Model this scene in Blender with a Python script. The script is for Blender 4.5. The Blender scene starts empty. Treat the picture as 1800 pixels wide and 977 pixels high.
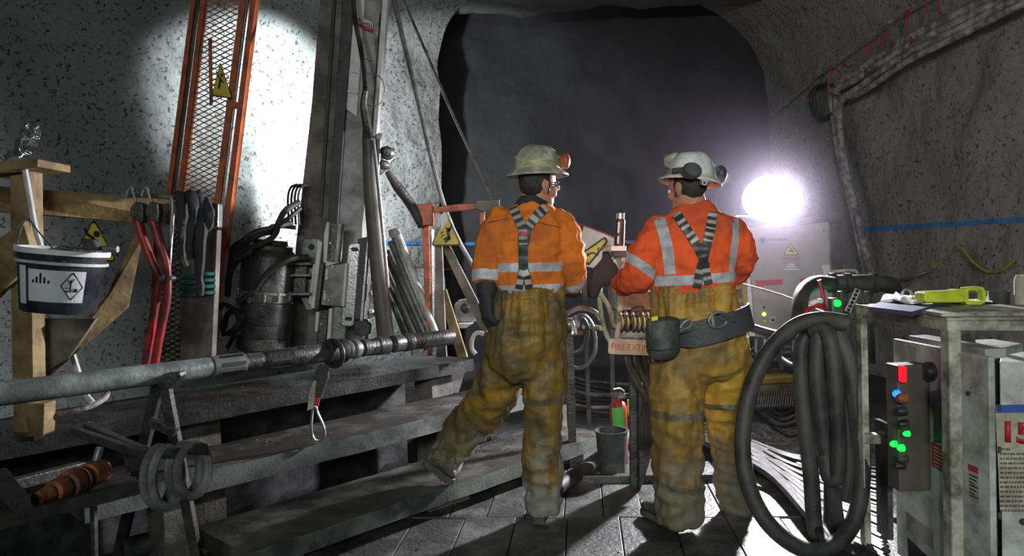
import bpy, bmesh, math, random
from mathutils import Vector, Matrix, noise
from mathutils.bvhtree import BVHTree

V = Vector
random.seed(7)
scene = bpy.context.scene
C = scene.collection

# ------------------------------------------------------------------ camera
FPX = 1300.0
PITCH, ROLL = math.radians(1.92), math.radians(2.0)
EYE = V((0, 0, 1.38))
FW = V((0, math.cos(PITCH), -math.sin(PITCH)))
_u = V((0, math.sin(PITCH), math.cos(PITCH)))
_r = V((1, 0, 0))
UP = _u * math.cos(ROLL) + _r * math.sin(ROLL)
RT = _r * math.cos(ROLL) - _u * math.sin(ROLL)
cam_d = bpy.data.cameras.new('camera')
cam_d.sensor_width = 36.0
cam_d.lens = 36.0 * FPX / 1800.0
cam_d.clip_start = 0.05
cam = bpy.data.objects.new('camera', cam_d)
C.objects.link(cam)
cam.matrix_world = Matrix((
    (RT.x, UP.x, -FW.x, EYE.x), (RT.y, UP.y, -FW.y, EYE.y),
    (RT.z, UP.z, -FW.z, EYE.z), (0, 0, 0, 1)))
scene.camera = cam

# ------------------------------------------------------------------ light, world, exposure
scene.view_settings.view_transform = 'Standard'
scene.view_settings.look = 'None'
scene.view_settings.gamma = 1.0
scene.view_settings.exposure = 0.0
scene.view_settings.use_curve_mapping = False
scene.cycles.max_bounces = 5
scene.cycles.diffuse_bounces = 3
scene.cycles.glossy_bounces = 3
scene.cycles.transmission_bounces = 4
scene.cycles.sample_clamp_indirect = 4.0
scene.cycles.use_denoising = True

world = bpy.data.worlds.new('mine_air')
scene.world = world
world.use_nodes = True
world.node_tree.nodes['Background'].inputs[0].default_value = (0.75, 0.87, 1.0, 1)
world.node_tree.nodes['Background'].inputs[1].default_value = 0.016


def light(name, kind, loc, energy, color, target=None, **kw):
    d = bpy.data.lights.new(name, kind)
    d.energy = energy
    d.color = color
    for k, v in kw.items():
        setattr(d, k, v)
    o = bpy.data.objects.new(name, d)
    C.objects.link(o)
    o.location = loc
    if target is not None:
        o.rotation_euler = (V(target) - V(loc)).to_track_quat('-Z', 'Y').to_euler()
    return o


# work light hidden behind the drill mast, turned to the left wall
light('mast_work_light', 'SPOT', (-1.70, 6.95, 3.15), 225, (0.90, 0.96, 1.0), (-2.62, 7.72, 3.0),
      spot_size=math.radians(98), spot_blend=0.35, shadow_soft_size=0.07)
light('mast_low_fill', 'SPOT', (-1.62, 7.0, 2.3), 320, (0.95, 0.97, 1.0), (-1.72, 8.2, 2.15),
      spot_size=math.radians(128), spot_blend=0.3, shadow_soft_size=0.07)  # second lamp, added to spread the wall light down and right
# flood light on the cabinet (its body is built further down)
light('cabinet_flood_light', 'SPOT', (2.13, 5.84, 1.74), 1300, (0.97, 0.94, 1.0), (-0.3, 3.6, 0.85),
      spot_size=math.radians(106), spot_blend=0.55, shadow_soft_size=0.09)
light('right_fill_spot', 'SPOT', (-0.3, -0.9, 2.1), 75, (0.97, 1.0, 0.92), (2.1, 3.2, 1.05),
      spot_size=math.radians(44), spot_blend=0.8, shadow_soft_size=0.05)  # unseen fill added to brighten the table and cabinets at right
# unseen fill lights added behind the camera, as a helmet lamp and drift lights
light('cap_lamp', 'SPOT', (0.25, -0.35, 1.95), 165, (1.0, 0.93, 0.86), (0.5, 3.6, 1.3),
      spot_size=math.radians(46), spot_blend=1.0, shadow_soft_size=0.06)
light('rear_fill_area', 'AREA', (0.3, -6.5, 3.4), 130, (0.88, 1.0, 0.95), (0.3, 4.5, 1.0), shape='RECTANGLE', size=2.2, size_y=0.5)
light('right_wall_fill', 'SPOT', (-1.6, -6.0, 3.3), 900, (0.95, 1.0, 0.95), (2.6, 5.0, 1.7), spot_size=math.radians(60), spot_blend=1.0, shadow_soft_size=0.35)  # unseen spot added to brighten the right wall


def ray(x, y):
    return FW * FPX + RT * (x - 900) - UP * (y - 488.5)


def P(x, y, Y):
    v = ray(x, y)
    return EYE + v * (Y / v.y)


def PZ(x, y, z):
    v = ray(x, y)
    return EYE + v * ((z - EYE.z) / v.z)


def PL(x, y, p0, n):
    v = ray(x, y)
    return EYE + v * ((V(p0) - EYE).dot(n) / v.dot(n))


# ------------------------------------------------------------------ materials
def _nodes(name):
    m = bpy.data.materials.new(name)
    m.use_nodes = True
    nt = m.node_tree
    return m, nt, nt.nodes['Principled BSDF']


def M(name, base, rough=0.6, metal=0.0, dirt=None, amt=0.45, scale=6.0, bump=0.15, bscale=60.0, emit=None, estr=0.0,
      stretch=None, coat=0.0, hem=None):
    """base colour with blotches of dirt colour, noise-driven roughness and bump"""
    m, nt, b = _nodes(name)
    N, L = nt.nodes, nt.links
    tc = N.new('ShaderNodeTexCoord')
    src = tc.outputs['Object']
    if stretch:
        mp = N.new('ShaderNodeMapping')
        mp.inputs['Scale'].default_value = stretch
        L.new(src, mp.inputs['Vector'])
        src = mp.outputs['Vector']
    n1 = N.new('ShaderNodeTexNoise')
    n1.inputs['Scale'].default_value = scale
    n1.inputs['Detail'].default_value = 8
    n1.inputs['Roughness'].default_value = 0.65
    L.new(src, n1.inputs['Vector'])
    if dirt is None:
        dirt = tuple(c * 0.75 for c in base)
    rp = N.new('ShaderNodeValToRGB')
    lo = 0.68 - amt * 0.6
    rp.color_ramp.elements[0].position = max(0.0, lo - 0.06)
    rp.color_ramp.elements[1].position = min(1.0, lo + 0.16)
    rp.color_ramp.elements[0].color = (*base, 1)
    rp.color_ramp.elements[1].color = (*dirt, 1)
    L.new(n1.outputs['Fac'], rp.inputs['Fac'])
    if hem:                                             # dried grey mud caked on the lower legs
        sx = N.new('ShaderNodeSeparateXYZ')
        L.new(tc.outputs['Object'], sx.inputs[0])
        mr = N.new('ShaderNodeMapRange')
        mr.inputs['From Min'].default_value = 0.62
        mr.inputs['From Max'].default_value = 0.12
        L.new(sx.outputs['Z'], mr.inputs['Value'])
        n3 = N.new('ShaderNodeTexNoise')
        n3.inputs['Scale'].default_value = 7.5
        n3.inputs['Detail'].default_value = 9
        n3.inputs['Roughness'].default_value = 0.7
        L.new(tc.outputs['Object'], n3.inputs['Vector'])
        ad = N.new('ShaderNodeMath')
        ad.operation = 'MULTIPLY_ADD'
        L.new(n3.outputs['Fac'], ad.inputs[0])
        ad.inputs[1].default_value = 2.6
        L.new(mr.outputs['Result'], ad.inputs[2])
        hr = N.new('ShaderNodeMapRange')
        hr.inputs['From Min'].default_value = 1.75
        hr.inputs['From Max'].default_value = 2.15
        L.new(ad.outputs['Value'], hr.inputs['Value'])
        mx = N.new('ShaderNodeMixRGB')
        mx.inputs['Color2'].default_value = (*hem, 1)
        L.new(hr.outputs['Result'], mx.inputs['Fac'])
        L.new(rp.outputs['Color'], mx.inputs['Color1'])
        L.new(mx.outputs['Color'], b.inputs['Base Color'])
    else:
        L.new(rp.outputs['Color'], b.inputs['Base Color'])
    b.inputs['Metallic'].default_value = metal
    rr = N.new('ShaderNodeMapRange')
    rr.inputs['To Min'].default_value = max(0.05, rough - 0.12)
    rr.inputs['To Max'].default_value = min(1, rough + 0.15)
    L.new(n1.outputs['Fac'], rr.inputs['Value'])
    L.new(rr.outputs['Result'], b.inputs['Roughness'])
    if coat:
        b.inputs['Coat Weight'].default_value = coat
    if bump:
        n2 = N.new('ShaderNodeTexNoise')
        n2.inputs['Scale'].default_value = bscale
        n2.inputs['Detail'].default_value = 4
        L.new(src, n2.inputs['Vector'])
        bp = N.new('ShaderNodeBump')
        bp.inputs['Strength'].default_value = bump
        bp.inputs['Distance'].default_value = 0.02
        L.new(n2.outputs['Fac'], bp.inputs['Height'])
        L.new(bp.outputs['Normal'], b.inputs['Normal'])
    if emit:
        b.inputs['Emission Color'].default_value = (*emit, 1)
        b.inputs['Emission Strength'].default_value = estr
    return m


def rock(name, base, dark, pit=0.5, scale=22.0, bump=0.7, rough=0.85):
    """sprayed concrete: mottled, with pit shadows painted in as dark spots"""
    m, nt, b = _nodes(name)
    N, L = nt.nodes, nt.links
    tc = N.new('ShaderNodeTexCoord')
    big = N.new('ShaderNodeTexNoise')
    big.inputs['Scale'].default_value = 1.3
    big.inputs['Detail'].default_value = 6
    L.new(tc.outputs['Object'], big.inputs['Vector'])
    warp = N.new('ShaderNodeMixRGB')
    warp.blend_type = 'ADD'
    warp.inputs['Fac'].default_value = 0.12
    nw = N.new('ShaderNodeTexNoise')
    nw.inputs['Scale'].default_value = 9
    nw.inputs['Detail'].default_value = 5
    L.new(tc.outputs['Object'], nw.inputs['Vector'])
    L.new(tc.outputs['Object'], warp.inputs['Color1'])
    L.new(nw.outputs['Color'], warp.inputs['Color2'])
    vo = N.new('ShaderNodeTexNoise')
    vo.inputs['Scale'].default_value = scale
    vo.inputs['Detail'].default_value = 7
    vo.inputs['Roughness'].default_value = 0.68
    L.new(warp.outputs['Color'], vo.inputs['Vector'])
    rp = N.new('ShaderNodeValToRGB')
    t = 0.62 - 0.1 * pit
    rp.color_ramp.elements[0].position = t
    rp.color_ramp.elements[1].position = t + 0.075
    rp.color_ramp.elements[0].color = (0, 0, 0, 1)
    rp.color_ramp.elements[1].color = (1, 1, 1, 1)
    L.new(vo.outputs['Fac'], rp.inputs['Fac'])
    c1 = N.new('ShaderNodeValToRGB')
    c1.color_ramp.elements[0].position = 0.3
    c1.color_ramp.elements[1].position = 0.7
    c1.color_ramp.elements[0].color = (*[c * 0.72 for c in base], 1)
    c1.color_ramp.elements[1].color = (*base, 1)
    L.new(big.outputs['Fac'], c1.inputs['Fac'])
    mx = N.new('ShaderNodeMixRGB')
    mx.inputs['Color2'].default_value = (*dark, 1)  # shade in the pits mixed in as a dark colour
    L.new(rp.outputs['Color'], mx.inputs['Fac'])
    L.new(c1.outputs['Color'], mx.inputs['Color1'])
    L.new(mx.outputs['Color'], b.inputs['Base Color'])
    b.inputs['Roughness'].default_value = rough
    ad = N.new('ShaderNodeMath')
    ad.operation = 'MULTIPLY_ADD'
    L.new(rp.outputs['Color'], ad.inputs[0])
    ad.inputs[1].default_value = -0.8
    L.new(nw.outputs['Fac'], ad.inputs[2])
    bp = N.new('ShaderNodeBump')
    bp.inputs['Strength'].default_value = bump
    bp.inputs['Distance'].default_value = 0.05
    L.new(ad.outputs['Value'], bp.inputs['Height'])
    L.new(bp.outputs['Normal'], b.inputs['Normal'])
    return m


def glow(name, col, strength):
    m, nt, b = _nodes(name)
    b.inputs['Base Color'].default_value = (*[c * 0.5 for c in col], 1)
    b.inputs['Emission Color'].default_value = (*col, 1)
    b.inputs['Emission Strength'].default_value = strength
    b.inputs['Roughness'].default_value = 0.3
    return m


GR = (0.05, 0.055, 0.05)
MT = dict(
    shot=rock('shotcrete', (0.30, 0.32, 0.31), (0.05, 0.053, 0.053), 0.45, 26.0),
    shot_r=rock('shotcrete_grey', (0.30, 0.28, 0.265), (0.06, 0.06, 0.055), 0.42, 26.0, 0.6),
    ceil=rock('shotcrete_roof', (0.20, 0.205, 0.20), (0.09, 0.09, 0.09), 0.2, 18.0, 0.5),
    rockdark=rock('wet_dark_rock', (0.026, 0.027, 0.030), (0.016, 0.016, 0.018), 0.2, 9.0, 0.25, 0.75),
    gravel=rock('wet_gravel', (0.085, 0.085, 0.08), (0.03, 0.03, 0.03), 0.7, 30.0, 0.8, 0.4),
    deck=M('muddy_deck_board', (0.15, 0.155, 0.145), 0.45, dirt=(0.04, 0.042, 0.04), amt=0.5, scale=3.2, bump=0.35, bscale=40),
    timber=M('muddy_timber', (0.16, 0.16, 0.145), 0.42, dirt=(0.035, 0.034, 0.03), amt=0.52, scale=4.0, bump=0.22, bscale=70),
    timber_wet=M('wet_dark_plank', (0.11, 0.105, 0.095), 0.3, dirt=(0.025, 0.024, 0.022), amt=0.5, scale=5, bump=0.3, bscale=70),
    timber_face=M('grey_green_plank_edge', (0.16, 0.18, 0.165), 0.6, dirt=(0.035, 0.04, 0.036), amt=0.38, scale=3.5, bump=0.12, bscale=70),
    black_wood=M('black_wet_plank_edge', (0.018, 0.018, 0.017), 0.35, dirt=(0.035, 0.035, 0.033), amt=0.35, scale=12, bump=0.2, bscale=60),
    shade_black=M('shade_black', (0.012, 0.012, 0.012), 0.7, dirt=(0.03, 0.03, 0.028), amt=0.4, bump=0.4),  # shade under the planks put in as a near-black colour
    timber_end=M('timber_block', (0.19, 0.18, 0.15), 0.8, dirt=(0.07, 0.065, 0.055), amt=0.4, scale=5, bump=0.3),
    wood=M('raw_pine_board', (0.42, 0.31, 0.14), 0.7, dirt=(0.16, 0.11, 0.05), amt=0.42, scale=5, bump=0.2, bscale=30),
    wood_grey=M('weathered_board', (0.26, 0.235, 0.2), 0.75, dirt=(0.11, 0.10, 0.085), amt=0.4, scale=5, bump=0.25, bscale=30),
    black=M('black_rubber', (0.018, 0.018, 0.02), 0.5, dirt=(0.07, 0.07, 0.07), amt=0.35, scale=7, bump=0.1),
    hose=M('dusty_black_hose', (0.018, 0.018, 0.02), 0.6, dirt=(0.06, 0.06, 0.057), amt=0.42, scale=6, bump=0.1),
    cable=M('dusty_cable', (0.015, 0.015, 0.016), 0.5, dirt=(0.06, 0.06, 0.055), amt=0.4, scale=9, bump=0.1),
    palecable=M('pale_dusty_cable', (0.50, 0.47, 0.44), 0.7, dirt=(0.16, 0.14, 0.13), amt=0.42, scale=11, bump=0.5, bscale=25),
    steel=M('scuffed_steel', (0.30, 0.31, 0.30), 0.42, 0.4, dirt=(0.12, 0.125, 0.12), amt=0.4, scale=9, bump=0.12),
    steel_d=M('dark_greasy_steel', (0.05, 0.053, 0.055), 0.4, 0.6, dirt=(0.12, 0.12, 0.11), amt=0.4, scale=8, bump=0.2),
    steel_b=M('bright_steel', (0.72, 0.73, 0.74), 0.28, 0.9, dirt=(0.4, 0.4, 0.4), amt=0.35, scale=10, bump=0.08),
    galv=M('pale_pipe_steel', (0.36, 0.42, 0.39), 0.38, 0.25, dirt=(0.14, 0.165, 0.155), amt=0.45, scale=7, bump=0.12),
    chrome=M('chrome', (0.8, 0.8, 0.8), 0.15, 1.0, bump=0),
    white=M('white_paint', (0.62, 0.65, 0.63), 0.45, dirt=(0.26, 0.26, 0.23), amt=0.33, scale=6, bump=0.08),
    whitec=M('clean_white', (0.8, 0.8, 0.8), 0.5, dirt=(0.6, 0.6, 0.6), amt=0.3, bump=0.03),
    cream=M('cream_paint_worn', (0.50, 0.50, 0.40), 0.5, dirt=(0.12, 0.11, 0.085), amt=0.36, scale=9, bump=0.2, bscale=40),
    grey=M('grey_machine_paint', (0.44, 0.44, 0.43), 0.45, dirt=(0.18, 0.175, 0.165), amt=0.4, scale=5, bump=0.08),
    panel=M('cabinet_grey', (0.40, 0.375, 0.36), 0.5, dirt=(0.31, 0.29, 0.275), amt=0.4, scale=4, bump=0.04),
    taupe=M('taupe_panel', (0.12, 0.105, 0.085), 0.5, dirt=(0.08, 0.07, 0.06), amt=0.4, bump=0.05),
    orangep=M('orange_paint', (0.62, 0.13, 0.03), 0.45, dirt=(0.25, 0.07, 0.03), amt=0.36, scale=9, bump=0.15),
    orangem=M('orange_mesh_paint', (0.50, 0.13, 0.05), 0.5, dirt=(0.3, 0.12, 0.07), amt=0.4, bump=0),
    rust=M('orange_rusty_steel', (0.42, 0.12, 0.035), 0.6, dirt=(0.13, 0.05, 0.025), amt=0.5, scale=12, bump=0.3),
    red=M('red_paint', (0.45, 0.03, 0.035), 0.4, dirt=(0.12, 0.02, 0.02), amt=0.4, scale=9, bump=0.1),
    redp=M('red_print', (0.5, 0.03, 0.04), 0.5, dirt=(0.4, 0.03, 0.04), amt=0.3, bump=0),
    redw=M('red_tie_wire', (0.45, 0.04, 0.06), 0.5, bump=0),
    yellow=M('yellow_sign', (0.75, 0.60, 0.03), 0.45, dirt=(0.5, 0.40, 0.05), amt=0.33, scale=7, bump=0.03),
    yellowp=M('yellow_machine_paint', (0.62, 0.43, 0.04), 0.5, dirt=(0.25, 0.17, 0.04), amt=0.4, bump=0.1),
    lime=M('lime_plastic', (0.62, 0.72, 0.03), 0.4, dirt=(0.42, 0.48, 0.04), amt=0.33, scale=14, bump=0.05),
    ink=M('black_print', (0.012, 0.012, 0.012), 0.5, bump=0),
    bluep=M('blue_print', (0.03, 0.10, 0.45), 0.5, bump=0),
    bluespray=M('blue_spray_line', (0.03, 0.22, 0.62), 0.8, dirt=(0.06, 0.2, 0.42), amt=0.45, scale=8, bump=0.3),
    greenl=M('green_label', (0.12, 0.45, 0.08), 0.5, bump=0),
    paper=M('paper', (0.75, 0.77, 0.80), 0.8, dirt=(0.6, 0.62, 0.65), amt=0.35, bump=0.03),
    papery=M('stained_paper', (0.55, 0.53, 0.42), 0.8, dirt=(0.34, 0.32, 0.25), amt=0.45, scale=12, bump=0.03),
    navyf=M('blue_folder', (0.045, 0.055, 0.15), 0.5, dirt=(0.09, 0.10, 0.19), amt=0.4, bump=0.05),
    jacket=M('orange_hi_vis_cotton', (0.74, 0.20, 0.012), 0.85, dirt=(0.42, 0.11, 0.02), amt=0.36, scale=5, bump=0.25, bscale=35),
    jacket2=M('orange_red_hi_vis_cotton', (0.85, 0.105, 0.02), 0.85, dirt=(0.42, 0.07, 0.03), amt=0.34, scale=4.5, bump=0.25, bscale=35),
    tape=M('silver_reflective_tape', (0.52, 0.53, 0.58), 0.45, dirt=(0.34, 0.35, 0.38), amt=0.42, scale=9, bump=0.2, bscale=50),
    tape_d=M('muddy_reflective_tape', (0.22, 0.21, 0.18), 0.6, dirt=(0.10, 0.085, 0.04), amt=0.5, scale=9, bump=0.3),
    strapw=M('strap_reflector', (0.47, 0.46, 0.42), 0.5, dirt=(0.3, 0.29, 0.26), amt=0.4, bump=0.1),
    pants=M('yellow_oilskin_muddy', (0.33, 0.185, 0.012), 0.6, dirt=(0.095, 0.075, 0.03), amt=0.5, scale=4.2, bump=0.4, bscale=18, hem=(0.24, 0.24, 0.195)),
    pants2=M('yellow_oilskin', (0.44, 0.265, 0.03), 0.6, dirt=(0.17, 0.11, 0.035), amt=0.42, scale=3.6, bump=0.4, bscale=18, hem=(0.16, 0.14, 0.10)),
    navy=M('navy_cloth', (0.012, 0.014, 0.03), 0.85, dirt=(0.03, 0.03, 0.04), bump=0.2),
    glove=M('black_glove', (0.010, 0.010, 0.013), 0.75, dirt=(0.03, 0.03, 0.035), bump=0.2),
    skin=M('skin', (0.48, 0.24, 0.15), 0.5, dirt=(0.40, 0.19, 0.12), amt=0.4, bump=0.08, bscale=90),
    hair=M('dark_hair', (0.012, 0.010, 0.009), 0.6, dirt=(0.03, 0.025, 0.02), bump=0.4, bscale=120, stretch=(1, 1, 0.2)),
    hat_g=M('dirty_pale_helmet', (0.56, 0.57, 0.48), 0.5, dirt=(0.24, 0.25, 0.19), amt=0.5, scale=13, bump=0.2),
    hat_w=M('white_helmet', (0.74, 0.76, 0.76), 0.35, dirt=(0.42, 0.43, 0.42), amt=0.36, scale=10, bump=0.05),
    band=M('dirty_helmet_band', (0.40, 0.42, 0.22), 0.6, dirt=(0.2, 0.2, 0.12), amt=0.4, scale=14),
    muff=M('dark_ear_muff', (0.03, 0.033, 0.04), 0.45, dirt=(0.09, 0.09, 0.10), amt=0.4),
    boot=M('muddy_boot', (0.13, 0.125, 0.11), 0.75, dirt=(0.06, 0.055, 0.05), amt=0.5, scale=12, bump=0.4),
    belt=M('dark_tool_belt', (0.022, 0.028, 0.032), 0.5, dirt=(0.05, 0.055, 0.06), amt=0.4, bump=0.1),
    pouch=M('grey_pouch', (0.07, 0.085, 0.08), 0.6, dirt=(0.03, 0.035, 0.035), amt=0.45, scale=10, bump=0.2),
    teal=M('teal_cord', (0.03, 0.20, 0.20), 0.6, bump=0.2),
    foil=M('silver_foil', (0.72, 0.72, 0.72), 0.25, 0.9, dirt=(0.4, 0.4, 0.4), amt=0.4, bump=0.2),
    bucketb=M('black_plastic_pail', (0.012, 0.014, 0.022), 0.3, dirt=(0.05, 0.055, 0.06), amt=0.38, scale=9, bump=0.06),
    glass=M('clear_lens', (0.75, 0.8, 0.85), 0.08, bump=0),
    mud=M('mud_pile', (0.05, 0.05, 0.048), 0.4, dirt=(0.14, 0.14, 0.135), amt=0.5, scale=30, bump=0.8, bscale=80),
    lampface=glow('flood_lamp_glass', (1.0, 0.97, 1.0), 60.0),
    gled=glow('green_light', (0.01, 1.0, 0.08), 1.6),
    rled=glow('red_light', (1.0, 0.01, 0.03), 1.0),
    bled=glow('blue_light', (0.02, 0.22, 1.0), 1.8),
    yled=glow('yellow_green_light', (0.75, 1.0, 0.1), 2.0),
)


# ------------------------------------------------------------------ object helpers
def tag(o, label, cat, group=None):
    o['label'] = label
    o['category'] = cat
    if group:
        o['group'] = group
    return o


def T(name, label, cat, loc, group=None):
    o = bpy.data.objects.new(name, None)
    o.empty_display_size = 0.1
    C.objects.link(o)
    o.location = loc
    tag(o, label, cat, group)
    return o


def _origin(o):
    M_ = Matrix.Identity(4)
    while o is not None:
        M_ = Matrix.Translation(o.location) @ M_ if o.parent is None else M_
        o = o.parent
    return M_


def ob(name, bm, mats, parent=None, smooth=False, bev=0.0, label=None):
    """link a bmesh (built in world space) as ONE object"""
    bmesh.ops.recalc_face_normals(bm, faces=bm.faces[:])
    me = bpy.data.meshes.new(name)
    bm.to_mesh(me)
    bm.free()
    for m in (mats if isinstance(mats, (list, tuple)) else [mats]):
        me.materials.append(MT[m])
    if smooth:
        me.polygons.foreach_set('use_smooth', [True] * len(me.polygons))
        if smooth != 'all' and hasattr(me, 'set_sharp_from_angle'):
            me.set_sharp_from_angle(angle=math.radians(38))
    o = bpy.data.objects.new(name, me)
    C.objects.link(o)
    if parent is not None:
        o.parent = parent
        o.matrix_parent_inverse = Matrix.Translation(parent.location).inverted() if parent.type == 'EMPTY' else Matrix.Identity(4)
    if bev:
        md = o.modifiers.new('bevel', 'BEVEL')
        md.width = bev
        md.segments = 2
        md.limit_method = 'ANGLE'
        md.angle_limit = math.radians(40)
    if label:
        o['label'] = label
    return o


def struct(name, bm, mats, smooth=False, bev=0.0):
    o = ob(name, bm, mats, None, smooth, bev)
    o['kind'] = 'structure'
    return o


def nb():
    return bmesh.new()


def obox(bm, o, a, b, c):
    """parallelepiped at corner o with edge vectors a, b, c"""
    o, a, b, c = V(o), V(a), V(b), V(c)
    vs = [bm.verts.new(p) for p in (o, o + a, o + a + b, o + b, o + c, o + a + c, o + a + b + c, o + b + c)]
    for f in ((0, 3, 2, 1), (4, 5, 6, 7), (0, 1, 5, 4), (1, 2, 6, 5), (2, 3, 7, 6), (3, 0, 4, 7)):
        bm.faces.new([vs[i] for i in f])
    return bm


def cbox(bm, c, ax, ay, az):
    """box about centre c with full edge vectors"""
    ax, ay, az = V(ax), V(ay), V(az)
    return obox(bm, V(c) - (ax + ay + az) / 2, ax, ay, az)


def beam(bm, p0, p1, w, h, up=(0, 0, 1)):
    """rectangular bar from p0 to p1; w across, h along up"""
    p0, p1 = V(p0), V(p1)
    d = (p1 - p0)
    s = d.cross(V(up)).normalized()
    u = s.cross(d).normalized()
    return obox(bm, p0 - s * w / 2 - u * h / 2, d, s * w, u * h)


def prism(bm, pts, ext):
    """polygon (list of 3-D points) extruded along ext"""
    ext = V(ext)
    a = [bm.verts.new(p) for p in pts]
    b = [bm.verts.new(V(p) + ext) for p in pts]
    n = len(a)
    bm.faces.new(a)
    bm.faces.new(b[::-1])
    for i in range(n):
        bm.faces.new((a[i], b[i], b[(i + 1) % n], a[(i + 1) % n]))
    return bm


def slab(bm, px, Y, depth, back=0.0):
    return prism(bm, [P(x, y, Y + back) for x, y in px], (0, depth, 0))


def rrect(cx, cy, w, h, r, n=4):
    out = []
    for sx, sy, a0 in ((1, 1, 0), (-1, 1, 90), (-1, -1, 180), (1, -1, 270)):
        for i in range(n + 1):
            a = math.radians(a0 + 90 * i / n)
            out.append((cx + sx * (w / 2 - r) + r * math.cos(a), cy + sy * (h / 2 - r) + r * math.sin(a)))
    return out


def plate(bm, pts2, o, ax, ay, n, t):
    """2-D outline laid in the frame (o, ax, ay), thickness t along n"""
    return prism(bm, [V(o) + V(ax) * x + V(ay) * y for x, y in pts2], V(n) * t)


def crom(pts, k=6):
    pts = [V(p) for p in pts]
    if len(pts) < 3:
        return pts
    out = []
    q = [pts[0] * 2 - pts[1]] + pts + [pts[-1] * 2 - pts[-2]]
    for i in range(1, len(q) - 2):
        p0, p1, p2, p3 = q[i - 1:i + 3]
        for j in range(k):
            t = j / k
            out.append(0.5 * ((2 * p1) + (p2 - p0) * t + (2 * p0 - 5 * p1 + 4 * p2 - p3) * t * t + (3 * p1 - p0 - 3 * p2 + p3) * t ** 3))
    out.append(pts[-1])
    return out


def tube(bm, pts, r, seg=8, k=5, smooth=True, flat=None):
    """round tube along points; r a number or one radius per control point"""
    ctrl = [V(p) for p in pts]
    path = crom(ctrl, k) if smooth and len(ctrl) > 2 else ctrl
    if isinstance(r, (list, tuple)):
        rr = []
        n = len(path) - 1
        m = len(ctrl) - 1
        for i in range(len(path)):
            t = i / n * m
            j = min(int(t), m - 1)
            rr.append(r[j] + (r[j + 1] - r[j]) * (t - j))
    else:
        rr = [r] * len(path)
    d = (path[1] - path[0]).normalized()
    u = d.orthogonal().normalized()
    prev = None
    rings = []
    for i, p in enumerate(path):
        dn = (path[min(i + 1, len(path) - 1)] - path[max(i - 1, 0)])
        dn = dn.normalized() if dn.length > 1e-9 else d
        if prev is not None:
            u = prev.rotation_difference(dn) @ u
        prev = dn
        u = (u - dn * u.dot(dn)).normalized()
        w = dn.cross(u)
        rings.append([bm.verts.new(p + (u * math.cos(a) + w * math.sin(a)) * rr[i])
                      for a in [2 * math.pi * j / seg for j in range(seg)]])
    for i in range(len(rings) - 1):
        for j in range(seg):
            bm.faces.new((rings[i][j], rings[i][(j + 1) % seg], rings[i + 1][(j + 1) % seg], rings[i + 1][j]))
    bm.faces.new(rings[0][::-1])
    bm.faces.new(rings[-1])
    return bm


def tpx(bm, pts, r, **kw):
    """tube through (x, y, Y) sight points"""
    return tube(bm, [P(*p) for p in pts], r, **kw)


def cyl(bm, p0, p1, r0, r1=None, seg=20):
    return tube(bm, [p0, p1], [r0, r0 if r1 is None else r1], seg=seg, smooth=False)


def lathe(bm, prof, o, ax, seg=28, sx=1.0, sy=1.0, ref=None, close=False):
    """profile [(radius, height)] turned about axis ax through o"""
    o, ax = V(o), V(ax).normalized()
    u = (V(ref) - ax * V(ref).dot(ax)).normalized() if ref is not None else ax.orthogonal().normalized()
    w = ax.cross(u)
    rings = []
    for r, h in prof:
        rings.append([bm.verts.new(o + ax * h + u * (r * sx * math.cos(a)) + w * (r * sy * math.sin(a)))
                      for a in [2 * math.pi * j / seg for j in range(seg)]])
    for i in range(len(rings) - 1):
        for j in range(seg):
            bm.faces.new((rings[i][j], rings[i][(j + 1) % seg], rings[i + 1][(j + 1) % seg], rings[i + 1][j]))
    if close:
        for j in range(seg):
            bm.faces.new((rings[-1][j], rings[-1][(j + 1) % seg], rings[0][(j + 1) % seg], rings[0][j]))
    else:
        bm.faces.new(rings[0][::-1])
        bm.faces.new(rings[-1])
    return bm


def ell(bm, c, rx, ry, rz, ax=None, seg=20, rings=12):
    """ellipsoid; ax a 3x3 matrix of its axes"""
    m = Matrix.Diagonal((rx, ry, rz, 1))
    if ax is not None:
        m = ax.to_4x4() @ m
    bmesh.ops.create_uvsphere(bm, u_segments=seg, v_segments=rings, radius=1.0, matrix=Matrix.Translation(c) @ m)
    return bm


def torus(bm, c, ax, R, r, seg=28, s2=8, sx=1.0, sy=1.0, ref=None, a0=0.0, a1=360.0):
    ax = V(ax).normalized()
    u = (V(ref) - ax * V(ref).dot(ax)).normalized() if ref is not None else ax.orthogonal().normalized()
    w = ax.cross(u)
    full = abs(a1 - a0) >= 360
    n = seg if full else seg + 1
    pts = [V(c) + u * (R * sx * math.cos(math.radians(a0 + (a1 - a0) * i / seg))) + w * (R * sy * math.sin(math.radians(a0 + (a1 - a0) * i / seg)))
           for i in range(n)]
    if not full:
        return tube(bm, pts, r, seg=s2, smooth=False)
    rings = []
    for i, p in enumerate(pts):
        t = (pts[(i + 1) % n] - pts[i - 1]).normalized()
        e = t.cross(ax).normalized()
        rings.append([bm.verts.new(p + (e * math.cos(a) + ax * math.sin(a)) * r) for a in [2 * math.pi * j / s2 for j in range(s2)]])
    for i in range(n):
        for j in range(s2):
            bm.faces.new((rings[i][j], rings[(i + 1) % n][j], rings[(i + 1) % n][(j + 1) % s2], rings[i][(j + 1) % s2]))
    return bm


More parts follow.
